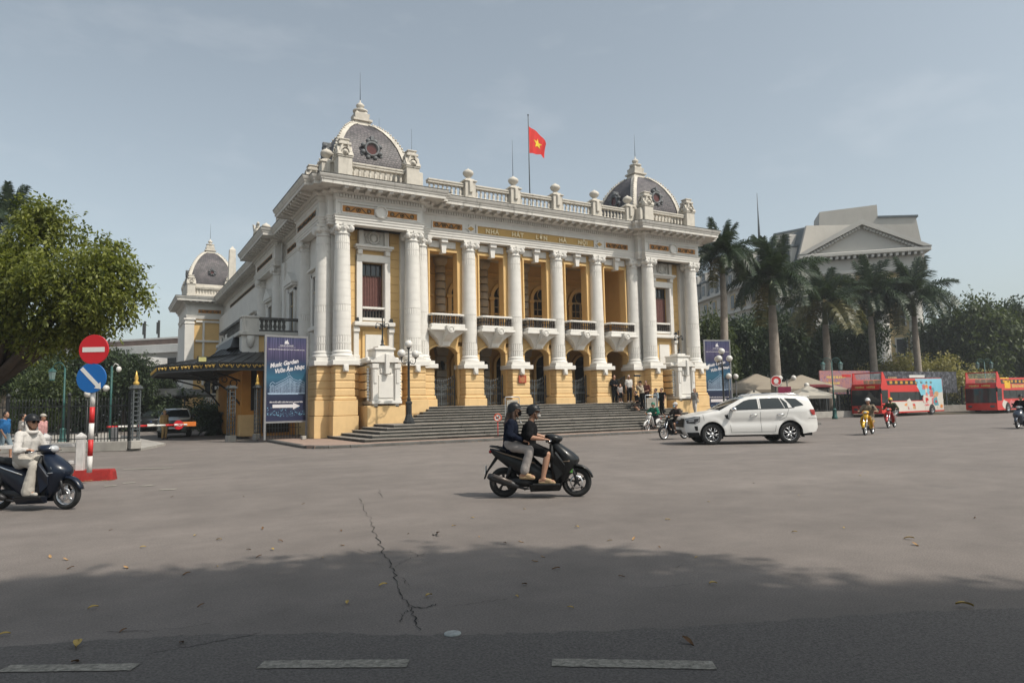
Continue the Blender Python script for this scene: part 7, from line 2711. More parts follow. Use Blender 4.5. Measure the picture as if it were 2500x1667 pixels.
def put(u, v_feet, z, label, face_deg, J, **k):
    p = ground(u, v_feet, z) if z < 1.2 else None
    return p


def stander(label, pos, face_deg, J, *a, **k):
    return person(label, pos, R(face_deg), J, *a, **k)


# pedestrians on the left pavement
G1 = ground(8, 1122); G2 = ground(52, 1117); G3 = ground(100, 1117)
hd_r = math.degrees(math.atan2(CR.y, CR.x))
stander('man in blue polo shirt walking along the railings', (G1.x, G1.y, .0), hd_r, stand_pose(1.72, .22), C_BLUE, C_DENIM, .45, .5, C_WHITE, voxel=.02, grip=(False, False))
stander('woman in grey T-shirt walking behind the man in blue', (G2.x, G2.y, .0), hd_r+10, stand_pose(1.62, .12), C_GREY, C_BLACK, .45, 1.0, C_BLACK, 'bun', voxel=.02, slim=.92, grip=(False, False))
stander('person in pink striped shirt and pale cap walking by the railings', (G3.x, G3.y, .0), hd_r-5, stand_pose(1.60, .2), C_PINK, C_DENIM, .4, .48, C_WHITE, 'short', cap=C_CREAM, voxel=.02, slim=.95, grip=(False, False))
gp = ground(400, 1072)
stander('guard in tan uniform standing between the parked cars', (gp.x, gp.y, 0), -60, stand_pose(1.68), C_TAN, C_TAN, .9, 1.0, C_BLACK, cap=C_TAN, voxel=.022)
# people by the arcade on the right of the stairs
zt = FLOOR
LAND = .12+RS*5
stander('white haired man in white T-shirt and black trousers standing by the gate', (28.75, 34.95, zt+.02), -100, stand_pose(1.70), C_WHITE, C_BLACK, .45, 1.0, C_WHITE, 'short', C_WHITE, voxel=.02, grip=(False, False))
stander('photographer in beige jacket and black cap holding up a camera', (28.85, 33.85, .12+RS*8), 170, stand_pose(1.72, 0, 'camera', .06), C_BEIGE, C_BLACK, .95, 1.0, C_BLACK, cap=C_BLACK, voxel=.02)
stander('man in dark red shirt standing beside the beige jacketed photographer', (29.4, 34.05, .12+RS*8), 200, stand_pose(1.76, 0, 'front'), cloth('dark_red', (.10, .035, .03)), C_BLACK, .5, 1.0, C_BLACK, voxel=.02)
stander('person crouching on the stairs beside a tripod', (28.3, 33.55, .12+RS*7), 160, stand_pose(1.65, 0, 'front', .12, crouch=.42), C_BLACK, C_BROWN, .5, .5, C_BLACK, voxel=.02)
stander('woman in pale denim shirt waiting beside the woman with a backpack', (29.3, 33.05, LAND), 170, stand_pose(1.64, 0, 'front'), C_DENIM, C_BEIGE, .5, 1.0, C_WHITE, 'bun', voxel=.02, slim=.94)
stander('woman in black vest and trousers wearing a black backpack', (29.5, 32.75, LAND), 185, stand_pose(1.66), C_BLACK, C_BLACK, .12, 1.0, C_BLACK, 'bun', voxel=.02, slim=.95, bag=('back', C_BLACK), grip=(False, False))
stander('woman in grey top and white trousers walking past the right stele', (32.5, 33.0, LAND), 200, stand_pose(1.62, .16), C_GREY, C_WHITE, .2, 1.0, C_GREY, 'pony', voxel=.02, slim=.92, bag=('shoulder', C_BEIGE), grip=(False, False))
stander('man in black leaning against the arcade pier by the gate', (27.85, 35.3, zt), -110, stand_pose(1.74, 0, 'front'), C_BLACK, C_BLACK, .9, 1.0, C_BLACK, voxel=.02)
stander('child in patterned top standing in front of the arcade gate', (28.05, 35.0, zt), -100, stand_pose(1.15), C_GREYD, C_BLACK, .4, .5, C_WHITE, voxel=.018, slim=.8, grip=(False, False))
# ================================================================ street furniture and signs
TEAL = mat('teal_painted_cast_iron', (0.022, 0.085, 0.078), .5, .25, 4)
GLOBE = mat('white_globe_glass', (0.62, 0.60, 0.56), .3, .05, 3)
SIGNR = mat('sign_red', (0.50, 0.012, 0.018), .45, .05, 5)
SIGNB = mat('sign_blue', (0.006, 0.11, 0.36), .45, .05, 5)
SIGNW = mat('sign_white', (0.66, 0.64, 0.61), .5, .05, 5)
POLER = mat('pole_red', (0.50, 0.022, 0.022), .5, .1, 7)
POLEW = mat('pole_white', (0.60, 0.57, 0.54), .55, .12, 7)
CONCW = mat('white_painted_concrete', (0.52, 0.50, 0.48), .8, .16, 4, .2, 40, streak=.35)
GREYM = mat('grey_steel_frame', (0.20, 0.20, 0.205), .45, .12, 5)
GALV = mat('galvanised_tube', (0.42, 0.43, 0.44), .3, .1, 6, metal=.6)


def axis_thing(name, label, cat, loc, rz, group=None):
    return thing(name, label, cat, loc, rz, group)


# ---- traffic sign on the refuge
sb = ground(218, 1150, .28)
sl_ = thing('traffic_sign', 'no entry sign above blue keep-right arrow sign on striped red and white pole', 'road sign', (sb.x, sb.y, .0), math.atan2(CR.y, CR.x))
topz = 3.28
for i in range(8):
    z0, z1 = .25+i*(topz-.25)/8, .25+(i+1)*(topz-.25)/8
    lx = lambda z: .040*(z-.25)/3.0*1.0
    part('pole_band', MB().tube([(lx(z0), 0, z0), (lx(z1), 0, z1)], .055, 12), POLEW if i % 2 == 0 else POLER, sl_)
def disc(z, m, x=0, r=.35):
    o = MB()
    o.lathe([(r-.01, .015), (r, .012), (r, -.008), (r-.006, -.014), (.0, -.014)], 48, x, -.075, z, axis='y', cap=False, sm=False)
    return o
zc1, zc2 = 3.105, 2.44
d1 = part('no_entry_disc', disc(zc1, SIGNR, .055), SIGNR, sl_)
part('white_bar', MB().cbox(.055, -.0925, zc1, .52, .004, .115), SIGNW, d1)
d2 = part('keep_right_disc', disc(zc2, SIGNB, .02), SIGNB, sl_)
ar = MB()
a, b = Vector((-.23, .23)), Vector((.15, -.17))
d = (b-a).normalized(); n_ = Vector((-d.y, d.x))
ar.prism([tuple(a+n_*.045+Vector((.02, zc2))), tuple(a-n_*.045+Vector((.02, zc2))), tuple(b-n_*.045+Vector((.02, zc2))), tuple(b-n_*.10+Vector((.02, zc2))), tuple(b+d*.125+Vector((.02, zc2))), tuple(b+n_*.10+Vector((.02, zc2))), tuple(b+n_*.045+Vector((.02, zc2)))], -.0945, -.0905, 'y')
part('white_arrow', ar, SIGNW, d2)
# ---- refuge island: red block, pale kerb, white railing
e0 = ground(276, 1172); e1 = ground(185, 1176)
dv = (e0-e1).normalized()
rzv = math.atan2(dv.y, dv.x)
isl = thing('refuge_block', 'red painted concrete block at the end of the traffic island', 'kerb block', (e0.x, e0.y, 0), rzv)
part('block', MB().loft([[(-.98, .02, 0), (-.98, .48, 0), (-.98, .46, .26), (-.98, .05, .26)], [(-.06, .02, 0), (-.06, .48, 0), (-.08, .46, .25), (-.08, .05, .25)], [(.0, .10, 0), (.0, .40, 0), (-.03, .38, .2), (-.03, .13, .2)]], sm=False), mat('red_painted_concrete', (.27, .016, .013), .7, .35, 5, .3, 30, streak=.5), isl)
isk = struct(part('traffic_island', MB().box(-7.0, -.99, .06, .44, 0, .235), KERBL, None, (e0.x, e0.y, 0), (0, 0, rzv)))
for i in range(6):
    part('kerb_stone', MB().box(-7.0+i, -7.0+i+.99, .03, .08, .0, .23, c=.012), KERBL, isk)
WR = lambda u, v: ground(u, v, .23)
rail = thing('white_railing', 'white concrete post and rail barrier along the traffic island', 'railing', (e0.x, e0.y, 0), rzv)
PST = MB().box(-.085, .085, -.085, .085, .2, 1.02, c=.012)
PST.loft([[(-.1, -.1, 1.02), (.1, -.1, 1.02), (.1, .1, 1.02), (-.1, .1, 1.02)], [(-.1, -.1, 1.07), (.1, -.1, 1.07), (.1, .1, 1.07), (-.1, .1, 1.07)], [(-.01, -.01, 1.16), (.01, -.01, 1.16), (.01, .01, 1.16), (-.01, .01, 1.16)]], sm=False)
PSM = PST.mesh('post', CONCW)
xs = [-.78, -1.52]+[-2.72-1.2*k for k in range(4)]
for x in xs:
    part('post', PSM, None, rail, (x, .24, 0))
for z in (.45, .86):
    for x, x2 in zip(xs, xs[1:]):
        part('rail', MB().box(x2+.07, x-.07, .205, .275, z-.045, z+.045, c=.01), CONCW, rail)


# ---- lamp posts with globes
def globe_lamp(loc, label, h=3.05, arms=3, group='globe lamp posts', rz=0):
    t = thing('globe_lamp_post', label, 'street lamp', loc, rz, group)
    part('base', MB().lathe([(.30, 0), (.30, .12), (.25, .16), (.17, .42), (.15, .46), (.15, .95), (.18, .99), (.18, 1.05), (.10, 1.12)], 8, sm=False), IRONB, t)
    part('post', MB().lathe([(.09, 1.1), (.10, 1.2), (.065, 1.3), (.055, h-.1), (.08, h-.05), (.05, h), (.04, h+.75)], 12), IRONB, t)
    part('globe', MB().ball((0, 0, h+.92), .20, 20, 14), GLOBE, t)
    part('globe_collar', MB().lathe([(.05, h+.66), (.09, h+.72), (.11, h+.76)], 12), IRONB, t)
    for k in range(arms):
        a = 2*PI*k/arms+R(200)
        c, s = math.cos(a), math.sin(a)
        pts = [(c*r_, s*r_, z) for r_, z in ((.05, h+.05), (.18, h-.05), (.36, h-.06), (.46, h+.06), (.46, h+.22))]
        arm = part('arm', MB().tube(pts, .022, 7).lathe([(.04, h+.2), (.09, h+.26), (.10, h+.28)], 12, c*.46, s*.46), IRONB, t)
        sc = MB().tube([(c*(.2+.09*math.cos(q*.7)), s*(.2+.09*math.cos(q*.7)), h+.05+.08*math.sin(q*.7)) for q in range(9)], .012, 5)
        part('arm_scroll', sc, IRONB, arm)
        part('globe', MB().ball((c*.46, s*.46, h+.44), .20, 20, 14), GLOBE, t)
    return t


globe_lamp((12.75, 32.35, LAND), 'black three globe lamp post on the landing before the left stele', 3.0, 2)
globe_lamp((mxr(11.2), 32.0, .12), 'black multi globe lamp post beside the right-hand banner', 3.75, 3)


# ---- dark candelabra on the steles
def candelabrum(loc, label):
    t = thing('candelabrum', label, 'lamp', loc, 0, 'candelabra on the steles')
    part('stem', MB().lathe([(.16, 0), (.14, .06), (.06, .12), (.08, .25), (.05, .35), (.035, 1.0), (.06, 1.05), (.03, 1.12), (.03, 1.45), (.06, 1.5), (.0, 1.62)], 10), IRONB, t)
    for k in range(4):
        a = PI*k/2
        c, s = math.cos(a), math.sin(a)
        ar_ = part('arm', MB().tube([(0, 0, 1.0), (c*.12, s*.12, 1.15), (c*.30, s*.30, 1.22), (c*.36, s*.36, 1.10), (c*.30, s*.30, 1.0)], .022, 6), IRONB, t)
        part('cup', MB().lathe([(.03, .92), (.07, .96), (.05, 1.04)], 8, c*.34, s*.34), IRONB, ar_)
    return t


candelabrum((PAV[0], 34.75, 4.80), 'dark iron candelabrum on the left stele')
candelabrum((PAV[1], 34.75, 4.80), 'dark iron candelabrum on the right stele')


# ---- Music Garden banners
def banner_mat():
    m = mat('music_garden_print', (0.02, 0.03, 0.09), .45, 0)
    n, l = m.node_tree.nodes, m.node_tree.links
    b = n['Principled BSDF']
    tc_ = n.new('ShaderNodeTexCoord')
    sp = n.new('ShaderNodeSeparateXYZ'); l.new(tc_.outputs['Generated'], sp.inputs[0])
    r = n.new('ShaderNodeValToRGB')
    cr_ = r.color_ramp
    cr_.elements[0].position = 0.0; cr_.elements[0].color = (0.014, 0.018, 0.055, 1)
    cr_.elements[1].position = 1.0; cr_.elements[1].color = (0.02, 0.027, 0.08, 1)
    for p, c in ((.27, (.009, .014, .042)), (.36, (.009, .024, .062)), (.52, (.018, .095, .16)), (.64, (.014, .05, .105)), (.74, (.022, .02, .062)), (.86, (.038, .03, .082))):
        e = cr_.elements.new(p); e.color = (*c, 1)
    l.new(sp.outputs[2], r.inputs[0])
    # vertical curtain rays printed in the upper part, spots of light in the lower
    mp_ = n.new('ShaderNodeMapping'); mp_.inputs['Scale'].default_value = (28, 1, .8); l.new(tc_.outputs['Generated'], mp_.inputs['Vector'])
    nz_ = n.new('ShaderNodeTexNoise'); nz_.inputs['Scale'].default_value = 1.3; nz_.inputs['Detail'].default_value = 3; l.new(mp_.outputs[0], nz_.inputs['Vector'])
    rr = n.new('ShaderNodeValToRGB'); rr.color_ramp.elements[0].position = .5; rr.color_ramp.elements[0].color = (0, 0, 0, 1); rr.color_ramp.elements[1].position = .8; rr.color_ramp.elements[1].color = (.22, .20, .30, 1)
    l.new(nz_.outputs[0], rr.inputs[0])
    um = n.new('ShaderNodeValToRGB'); um.color_ramp.elements[0].position = .68; um.color_ramp.elements[0].color = (0, 0, 0, 1); um.color_ramp.elements[1].position = .84; um.color_ramp.elements[1].color = (1, 1, 1, 1)
    l.new(sp.outputs[2], um.inputs[0])
    mm = n.new('ShaderNodeMixRGB'); mm.blend_type = 'MULTIPLY'; mm.inputs[0].default_value = 1; l.new(rr.outputs[0], mm.inputs[1]); l.new(um.outputs[0], mm.inputs[2])
    ad = n.new('ShaderNodeMixRGB'); ad.blend_type = 'ADD'; ad.inputs[0].default_value = 1; l.new(r.outputs[0], ad.inputs[1]); l.new(mm.outputs[0], ad.inputs[2])
    l.new(ad.outputs[0], b.inputs['Base Color'])
    return m


BANM = banner_mat()
PRW = mat('banner_white_print', (.60, .58, .60), .5, 0)
PRL = mat('banner_pale_blue_print', (.32, .42, .55), .5, .3, 20, obj=True)
PRS = mat('banner_light_spots', (.20, .42, .58), .5, .5, 30, obj=True)


def banner(loc, rz, label, w=2.0, h=4.55, z0=1.0, group='music garden banners'):
    """local: x to the right, faces -y"""
    t = thing('banner_stand', label, 'banner', loc, rz, group)
    for s in (-1, 1):
        part('frame_post', MB().box(s*(w/2+.05)-.05, s*(w/2+.05)+.05, -.05, .05, 0, z0+h+.1, c=.01), GREYM, t)
    part('frame_rail', MB().box(-w/2, w/2, -.045, .045, z0+h, z0+h+.1), GREYM, t)
    part('frame_rail', MB().box(-w/2, w/2, -.045, .045, z0-.09, z0), GREYM, t)
    pr_ = part('print', MB().box(-w/2, w/2, -.03, .03, z0, z0+h), BANM, t)
    Z = lambda f: z0+h*(1-f)
    yy = -.036
    def tx(s, size, x, f, shear=0, bold=0.0, rot=0, m=PRW, spacing=1.0, fit=None, name='lettering'):
        mb = text_mb(s, size, .004, shear, bold, spacing=spacing)
        xs_ = [v[0] for v in mb.v]
        k = fit/(max(xs_)-min(xs_)) if fit else 1
        M = Matrix.Translation((x, yy, Z(f))) @ Matrix.Rotation(-rot, 4, 'Y') @ Matrix.Diagonal((k, 1, 1, 1)) @ Matrix.Translation((-(max(xs_)+min(xs_))/2, 0, 0))
        part(name, MB().merge(mb, M), m, pr_)
    tx('NHÀ HÁT LỚN HÀ NỘI', .075, 0, .105, bold=.002, fit=.68)
    tx('TRUNG TÂM TỔ CHỨC BIỂU DIỄN NGHỆ THUẬT VÀ SỰ KIỆN VĂN HÓA', .062, 0, .152, bold=.0015, fit=1.88)
    tx('Music Garden', .30, -.10, .335, .35, .010, R(11), fit=1.5)
    tx('Vườn Âm Nhạc', .30, .20, .400, .35, .010, R(10), fit=1.55)
    tx('SÂN KHẤU BIỂU DIỄN ÂM NHẠC NGOÀI TRỜI', .085, 0, .782, bold=.003, fit=1.70)
    aw = MB().prism([(-.70, Z(.842)), (-.70, Z(.803)), (.35, Z(.803)), (.35, Z(.782)), (.72, Z(.822)), (.35, Z(.864)), (.35, Z(.842))], yy-.002, yy+.002, 'y')
    part('printed_arrow', aw, PRW, pr_)
    em = MB()
    em.prism([(-.12, Z(.078)), (-.10, Z(.045)), (-.06, Z(.05)), (-.07, Z(.03)), (-.02, Z(.045)), (.02, Z(.03)), (.06, Z(.028)), (.05, Z(.05)), (.09, Z(.055)), (.12, Z(.078))], yy-.002, yy+.002, 'y')
    part('printed_emblem', em, PRW, pr_)
    ln = MB().cbox(0, yy, Z(.118), .9, .004, .008)
    part('printed_rule', ln, PRW, pr_)
    # line drawing of the opera house
    dr = MB()
    def seg(x0, f0, x1, f1, wd=.012):
        a, b = Vector((x0, Z(f0))), Vector((x1, Z(f1)))
        d = (b-a).normalized(); nn = Vector((-d.y, d.x))*wd/2
        dr.prism([tuple(a-nn), tuple(b-nn), tuple(b+nn), tuple(a+nn)], yy-.002, yy+.002, 'y')
    F0 = .672
    seg(-.95, F0, .97, F0, .05); seg(-.9, F0+.008, .6, F0+.008, .03)
    roof = [(-.85, .585), (-.82, .555), (-.70, .535), (-.60, .555), (-.55, .555), (-.30, .525), (-.05, .495), (.10, .470), (.20, .465), (.34, .497), (.62, .520), (.70, .505), (.78, .52), (.93, .535), (.93, .67)]
    for k in range(len(roof)-1):
        seg(*roof[k], *roof[k+1], .022)
        if k > 3 and k < 13:
            seg(roof[k][0], roof[k][1]+.022, roof[k+1][0], roof[k+1][1]+.022, .014)
            seg(roof[k][0], roof[k][1]+.065, roof[k+1][0], roof[k+1][1]+.06, .012)
    seg(.10, .47, .05, .44); seg(.05, .44, .10, .415); seg(.12, .415, .16, .44); seg(.16, .44, .2, .465); seg(.105, .415, .11, .395, .01)
    rq = random.Random(4)
    for k in range(44):
        x = -.86+1.78*k/43
        t0 = interp(roof, x)+.025
        seg(x, t0, x+rq.uniform(-.005, .005), F0-.004, rq.choice((.008, .012, .018, .022)))
    for k in range(60):
        x = rq.uniform(-.84, .90)
        t0 = interp(roof, x)
        f = rq.uniform(t0+.03, F0-.01)
        seg(x, f, x+rq.uniform(.02, .09), f+rq.uniform(-.006, .006), rq.choice((.006, .010)))
    part('printed_opera_drawing', dr, PRL, pr_)
    sp_ = MB()
    for k in range(170):
        x = rq.uniform(-.97, .97); f = .955-.085*abs(rq.gauss(.3, .5))-.03*abs(x)
        f = min(.985, max(.84, f))
        r_ = rq.uniform(.006, .018)
        sp_.lathe([(r_, -.002), (r_, .002)], 6, x, yy, Z(f), axis='y')
    struct(part('printed_light_spots', sp_, PRS, pr_), 'stuff')
    return t


banner((7.72, 36.35, .12), R(9), 'tall blue music garden banner on steel frame beside the porch', 2.05, 4.22, .92)
bb = gyp = None
rb = at(1757, 1000, 50)
banner((rb.x, rb.y, .12), R(-14), 'tall blue music garden banner beyond the right end of the opera', 2.0, 5.2, .6)

# ---- little iron fence and stray block under the left banner
tf = thing('low_iron_fence', 'low grey iron fence behind the left music garden banner', 'fence', (7.7, 37.6, .12), R(4))
for i in range(14):
    part('bar', MB().cbox(-1.0+i*.15, 0, .36, .025, .025, .72).lathe([(.03, .72), (.0, .82)], 4, -1.0+i*.15, 0, sm=False), IRON, tf)
for z in (.14, .56):
    part('rail', MB().cbox(0, 0, z, 2.15, .02, .03), IRON, tf)
blk = tag(part('concrete_block', MB().cbox(0, 0, .09, .22, .2, .18, c=.02), KERBL, None, (8.35, 35.3, .12), (0, 0, .3)), 'small loose concrete block lying under the left banner', 'block')


# ---- lattice gate posts and boom barrier on the left
def lattice_post(loc, label, h=2.55, w=.36, finial=True):
    t = thing('lattice_gate_post', label, 'gate post', loc, R(15), 'lattice gate posts')
    part('plinth', MB().cbox(0, 0, .16, w+.08, w+.08, .34, c=.02), KERBL, t)
    for (sx, sy) in ((-1, -1), (1, -1), (1, 1), (-1, 1)):
        part('upright', MB().cbox(sx*(w/2-.03), sy*(w/2-.03), h/2+.25, .05, .05, h-.2), IRON, t)
    n = 11
    for i in range(n):
        z = .42+i*(h-.25)/n
        part('lattice_ring', MB().box(-w/2+.03, w/2-.03, -w/2+.005, -w/2+.03, z, z+.035).box(-w/2+.03, w/2-.03, w/2-.03, w/2-.005, z, z+.035).box(-w/2+.005, -w/2+.03, -w/2+.03, w/2-.03, z, z+.035).box(w/2-.03, w/2-.005, -w/2+.03, w/2-.03, z, z+.035), IRON, t)
    part('cap', MB().cbox(0, 0, h+.2, w+.12, w+.12, .09, c=.02).cbox(0, 0, h+.28, w, w, .08, c=.02), IRON, t)
    if finial:
        part('finial', MB().lathe([(.10, h+.3), (.13, h+.42), (.05, h+.52), (.09, h+.60), (.0, h+.95)], 8), mat('gilt_ornament', (0.62, 0.40, 0.10), .4), t)
    return t


p = ground(560, 1078, .0)
lattice_post((5.5, 39.0, 0), 'tall lattice iron gate post before the porch pillar', 2.6, .34, False)
lattice_post((6.95, 39.9, 0.0), 'slender lattice iron gate post with gilt spike beside the banner', 2.65, .26)
lattice_post((.95, 33.7, .1), 'lattice iron gate post at the end of the dark railings', 2.35, .32)
bm = thing('boom_barrier', 'white and red boom barrier with round stop sign across the driveway', 'barrier', (.2, 34.6, 0), 0)
a, b = at(262, 1042, 33.0), at(465, 1036, 37.5)
bmv = (b-a)
part('housing', MB().cbox(0, 0, .5, .3, .3, 1.0, c=.03), GREYM, bm)
N = 9
l0 = Vector((.2, 34.6, 0))
for i in range(N):
    p0, p1 = a.lerp(b, i/N)-l0, a.lerp(b, (i+1)/N)-l0
    part('boom_section', MB().tube([p0, p1], .048, 8), SIGNW if i % 3 else POLER, bm)
sgn_p = a.lerp(b, .845)-l0
ss = part('stop_disc', MB().lathe([(.24, -.02), (.24, .02)], 28, axis='y'), SIGNR, bm, sgn_p+Vector((-.02, -.08, 0)), (0, 0, R(-8)))
part('stop_text', text_mb('STOP', .17, .01, bold=.004), SIGNW, ss, (0, -.028, -.06))
part('orange_plate', MB().cbox(0, 0, 0, .78, .02, .24, c=.01), mat('orange_plate', (.65, .18, .03), .5, .1, 5), bm, a.lerp(b, .965)-l0+Vector((0, -.07, .03)), (0, 0, R(-8)))

# ---- dark iron railings along the garden on stone base
def railing(name, label, p0, p1, h, base_h, step=.14, posts=2.4, group=None):
    v = Vector((p1[0]-p0[0], p1[1]-p0[1], 0))
    L = v.length
    t = thing(name, label, 'fence', (p0[0], p0[1], 0), math.atan2(v.y, v.x), group)
    part('stone_base', MB().box(0, L, -.16, .16, 0, base_h, c=.02), KERBL, t)
    for z in (base_h+.12, base_h+h*.86):
        part('rail', MB().box(0, L, -.018, .018, z-.02, z+.02), IRONB, t)
    n = int(L/step)
    bar = MB().cbox(0, 0, base_h+h/2, .022, .022, h).lathe([(.028, base_h+h), (.0, base_h+h+.13)], 4, sm=False).mesh('bar', IRONB)
    if n <= 300:
        for i in range(n):
            part('bar', bar, None, t, (L*(i+.5)/n, 0, 0))
    k = max(1, int(L/posts))
    pm = MB().cbox(0, 0, base_h+h*.55, .09, .09, h*1.1).lathe([(.07, base_h+h*1.1), (.09, base_h+h*1.1+.08), (.0, base_h+h*1.1+.2)], 8).mesh('post', IRONB)
    for i in range(k+1):
        part('post', pm, None, t, (L*i/k, 0, 0))
    return t


railing('iron_railing', 'dark iron railings on a stone base enclosing the garden', (.75, 33.9), (-15.0, 43.0), 1.75, .42)
fa, fb = at(1640, 1000, 52.5), at(2080, 1000, 60)
railing('park_railing', 'dark iron park railings behind the white SUV and lamp', (fa.x, fa.y), (fb.x, fb.y), 1.55, .55, .16)
fc, fd = at(2080, 1000, 66), at(2600, 1000, 72)
railing('park_railing', 'dark iron park railings behind the tour buses', (fc.x, fc.y), (fd.x, fd.y), 1.55, .75, .2)


# ---- teal lanterns
def teal_lamp(loc, label, h=4.3, rz=0, double=True, group='teal lantern posts'):
    t = thing('lantern_post', label, 'street lamp', loc, rz, group)
    part('base', MB().lathe([(.22, 0), (.22, .15), (.16, .25), (.14, .7), (.17, .75), (.09, .85)], 10), TEAL, t)
    part('post', MB().lathe([(.075, .85), (.06, 2.2), (.08, 2.25), (.055, 2.3), (.045, h)], 10), TEAL, t)
    for s in ((-1, 1) if double else (-1,)):
        pts = [(s*(.02+.34*(1-math.cos(q*PI/8))), 0, h-.1+.42*math.sin(q*PI/8)) for q in range(9)]
        a_ = part('arm', MB().tube(pts, .025, 6), TEAL, t)
        part('arm_scroll', MB().tube([(s*(.34+.14*math.cos(q*.55)*(1-q/16)), 0, h+.02+.14*math.sin(q*.55)*(1-q/16)) for q in range(14)], .014, 5), TEAL, a_)
        x = s*.70
        l_ = part('lantern', MB().lathe([(.14, h-.62), (.20, h-.22), (.22, h-.20)], 6, x, 0, sm=False), mat('lantern_glass', (.16, .22, .21), .2, 0), t)
        part('lantern_roof', MB().lathe([(.23, h-.20), (.20, h-.12), (.08, h-.02), (.04, h+.02), (.03, h-.1+.05)], 6, x, 0, sm=False).lathe([(.15, h-.68), (.15, h-.62)], 6, x, 0, sm=False), TEAL, l_)
    return t


p = ground(152, 1082)
teal_lamp((p.x, p.y, 0), 'teal lantern post standing before the garden railings', 4.15, math.atan2(CR.y, CR.x), False)
part_ = None
p = at(2037, 1000, 55.5)
teal_lamp((p.x, p.y, .0), 'teal double lantern post at the park kerb beside the bus', 4.55, math.atan2(CR.y, CR.x))
p = at(2412, 1000, 70)
teal_lamp((p.x, p.y, .0), 'teal double lantern post partly hidden behind the second bus', 5.0, math.atan2(CR.y, CR.x))
for (u, dp, h, lb) in ((237, 46, 3.2, 'white globe lamps in the garden seen beside the sign pole'), (213, 42, 2.6, 'low globe lamp in the garden left of the sign pole'), (46, 40, 2.8, 'globe lamp among the dark trees behind the pedestrians'),
                       (1783, 50, 3.2, 'slim globe lamp before the park trees beside the first palm'), (1800, 54, 3.3, 'slim globe lamp behind the right banner'), (1925, 56, 3.3, 'twin globe lamp behind the round coffee sign'), (1973, 58, 2.6, 'single globe lamp above the tents')):
    p = at(u, 1000, dp)
    t = thing('garden_lamp', lb, 'street lamp', (p.x, p.y, 0))
    part('post', MB().lathe([(.08, 0), (.05, .3), (.04, h)], 8), IRONB, t)
    if 'twin' in lb or 'lamps' in lb:
        for s in (-1, 1):
            part('globe', MB().ball((CR.x*s*.55, CR.y*s*.55, h+.05), .21, 14, 10), GLOBE, t)
        part('crossbar', MB().tube([tuple(CR*-.55+Vector((0, 0, h-.15))), tuple(CR*.55+Vector((0, 0, h-.15)))], .025, 6), IRONB, t)
    else:
        part('globe', MB().ball((0, 0, h+.18), .21, 14, 10), GLOBE, t)
p = at(270, 1000, 40)
cc = thing('security_camera', 'white dome security camera on a dark pole by the railings', 'camera', (p.x, p.y, 0))
part('pole', MB().tube([(0, 0, 0), (0, 0, 4.3)], .06, 8), TEAL, cc)
part('bracket', MB().tube([(0, 0, 4.2), (CR.x*.2, CR.y*.2, 4.45), (CR.x*.38, CR.y*.38, 4.35)], .03, 6), SIGNW, cc)
part('dome_camera', MB().ball((CR.x*.40, CR.y*.40, 4.12), (.14, .14, .17), 12, 8), SIGNW, cc)

# ---- small signs on and before the stairs
rs = ground(1216, 1073, .0)
ns = thing('round_sign', 'small round red bordered prohibition sign on a thin stand at the stair foot', 'sign', (rs.x, rs.y, .12), math.atan2(CR.y, CR.x))
part('stand', MB().tube([(0, 0, .03), (0, 0, .75)], .018, 8), POLER, ns)
part('stand_foot', MB().lathe([(.20, 0), (.20, .02), (.03, .05)], 16), IRONB, ns)
dd = part('sign_disc', MB().lathe([(.19, -.012), (.19, .012)], 32, 0, -.02, .92, axis='y'), SIGNW, ns)
part('red_ring', MB().lathe([(.19, -.014), (.193, -.018), (.145, -.018), (.145, -.014)], 32, 0, -.025, .92, axis='y', cap=False), mat('sign_orange_red', (.58, .09, .04), .5, .05, 5), dd)
bk = MB().prism([(-.09, .90), (-.04, .96), (.0, .94), (.05, 1.01), (.06, .95), (.10, .94), (.04, .90), (.06, .84), (.0, .88), (-.05, .86)], -.040, -.036, 'y')
part('black_pictogram', bk, HAIRM, dd)
part('red_slash', MB().prism([(-.12, 1.03), (-.10, 1.05), (.12, .81), (.10, .79)], -.046, -.041, 'y'), mat('sign_orange_red', (.58, .09, .04), .5), dd)


def notice_stand(u, v, label, rz, z=.12, xy=None):
    p = Vector((*xy, z))
    t = thing('notice_stand', label, 'notice board', (p.x, p.y, z), rz, 'tubular notice stands on the steps')
    part('tube_frame', MB().tube([(-.42, 0, .1), (-.42, 0, .5), (-.42, 0, 1.30), (-.38, 0, 1.36), (.38, 0, 1.36), (.42, 0, 1.30), (.42, 0, .5), (.42, 0, .1)], .022, 8), GALV, t)
    for s in (-1, 1):
        part('foot', MB().tube([(s*.42, -.18, .03), (s*.42, 0, .12), (s*.42, .18, .03)], .022, 8), GALV, t)
    bd_ = part('board', MB().cbox(0, 0, .90, .66, .025, .58, c=.01), mat('faded_notice_board', (.33, .31, .27), .6, .12, 3, obj=True), t)
    wr_ = MB()
    rq = random.Random(9)
    for i in range(5):
        for k in range(9):
            wr_.cbox(-.24+k*.06, -.015, 1.10-i*.09, rq.uniform(.03, .055), .003, .035)
    part('faded_lettering', wr_, mat('faded_notice_ink', (.24, .20, .15), .7, .3, 20, obj=True), bd_)
    for z_ in (1.19, .61):
        part('hanger', MB().tube([(-.42, 0, z_), (.42, 0, z_)], .010, 6), GALV, t)
    return t


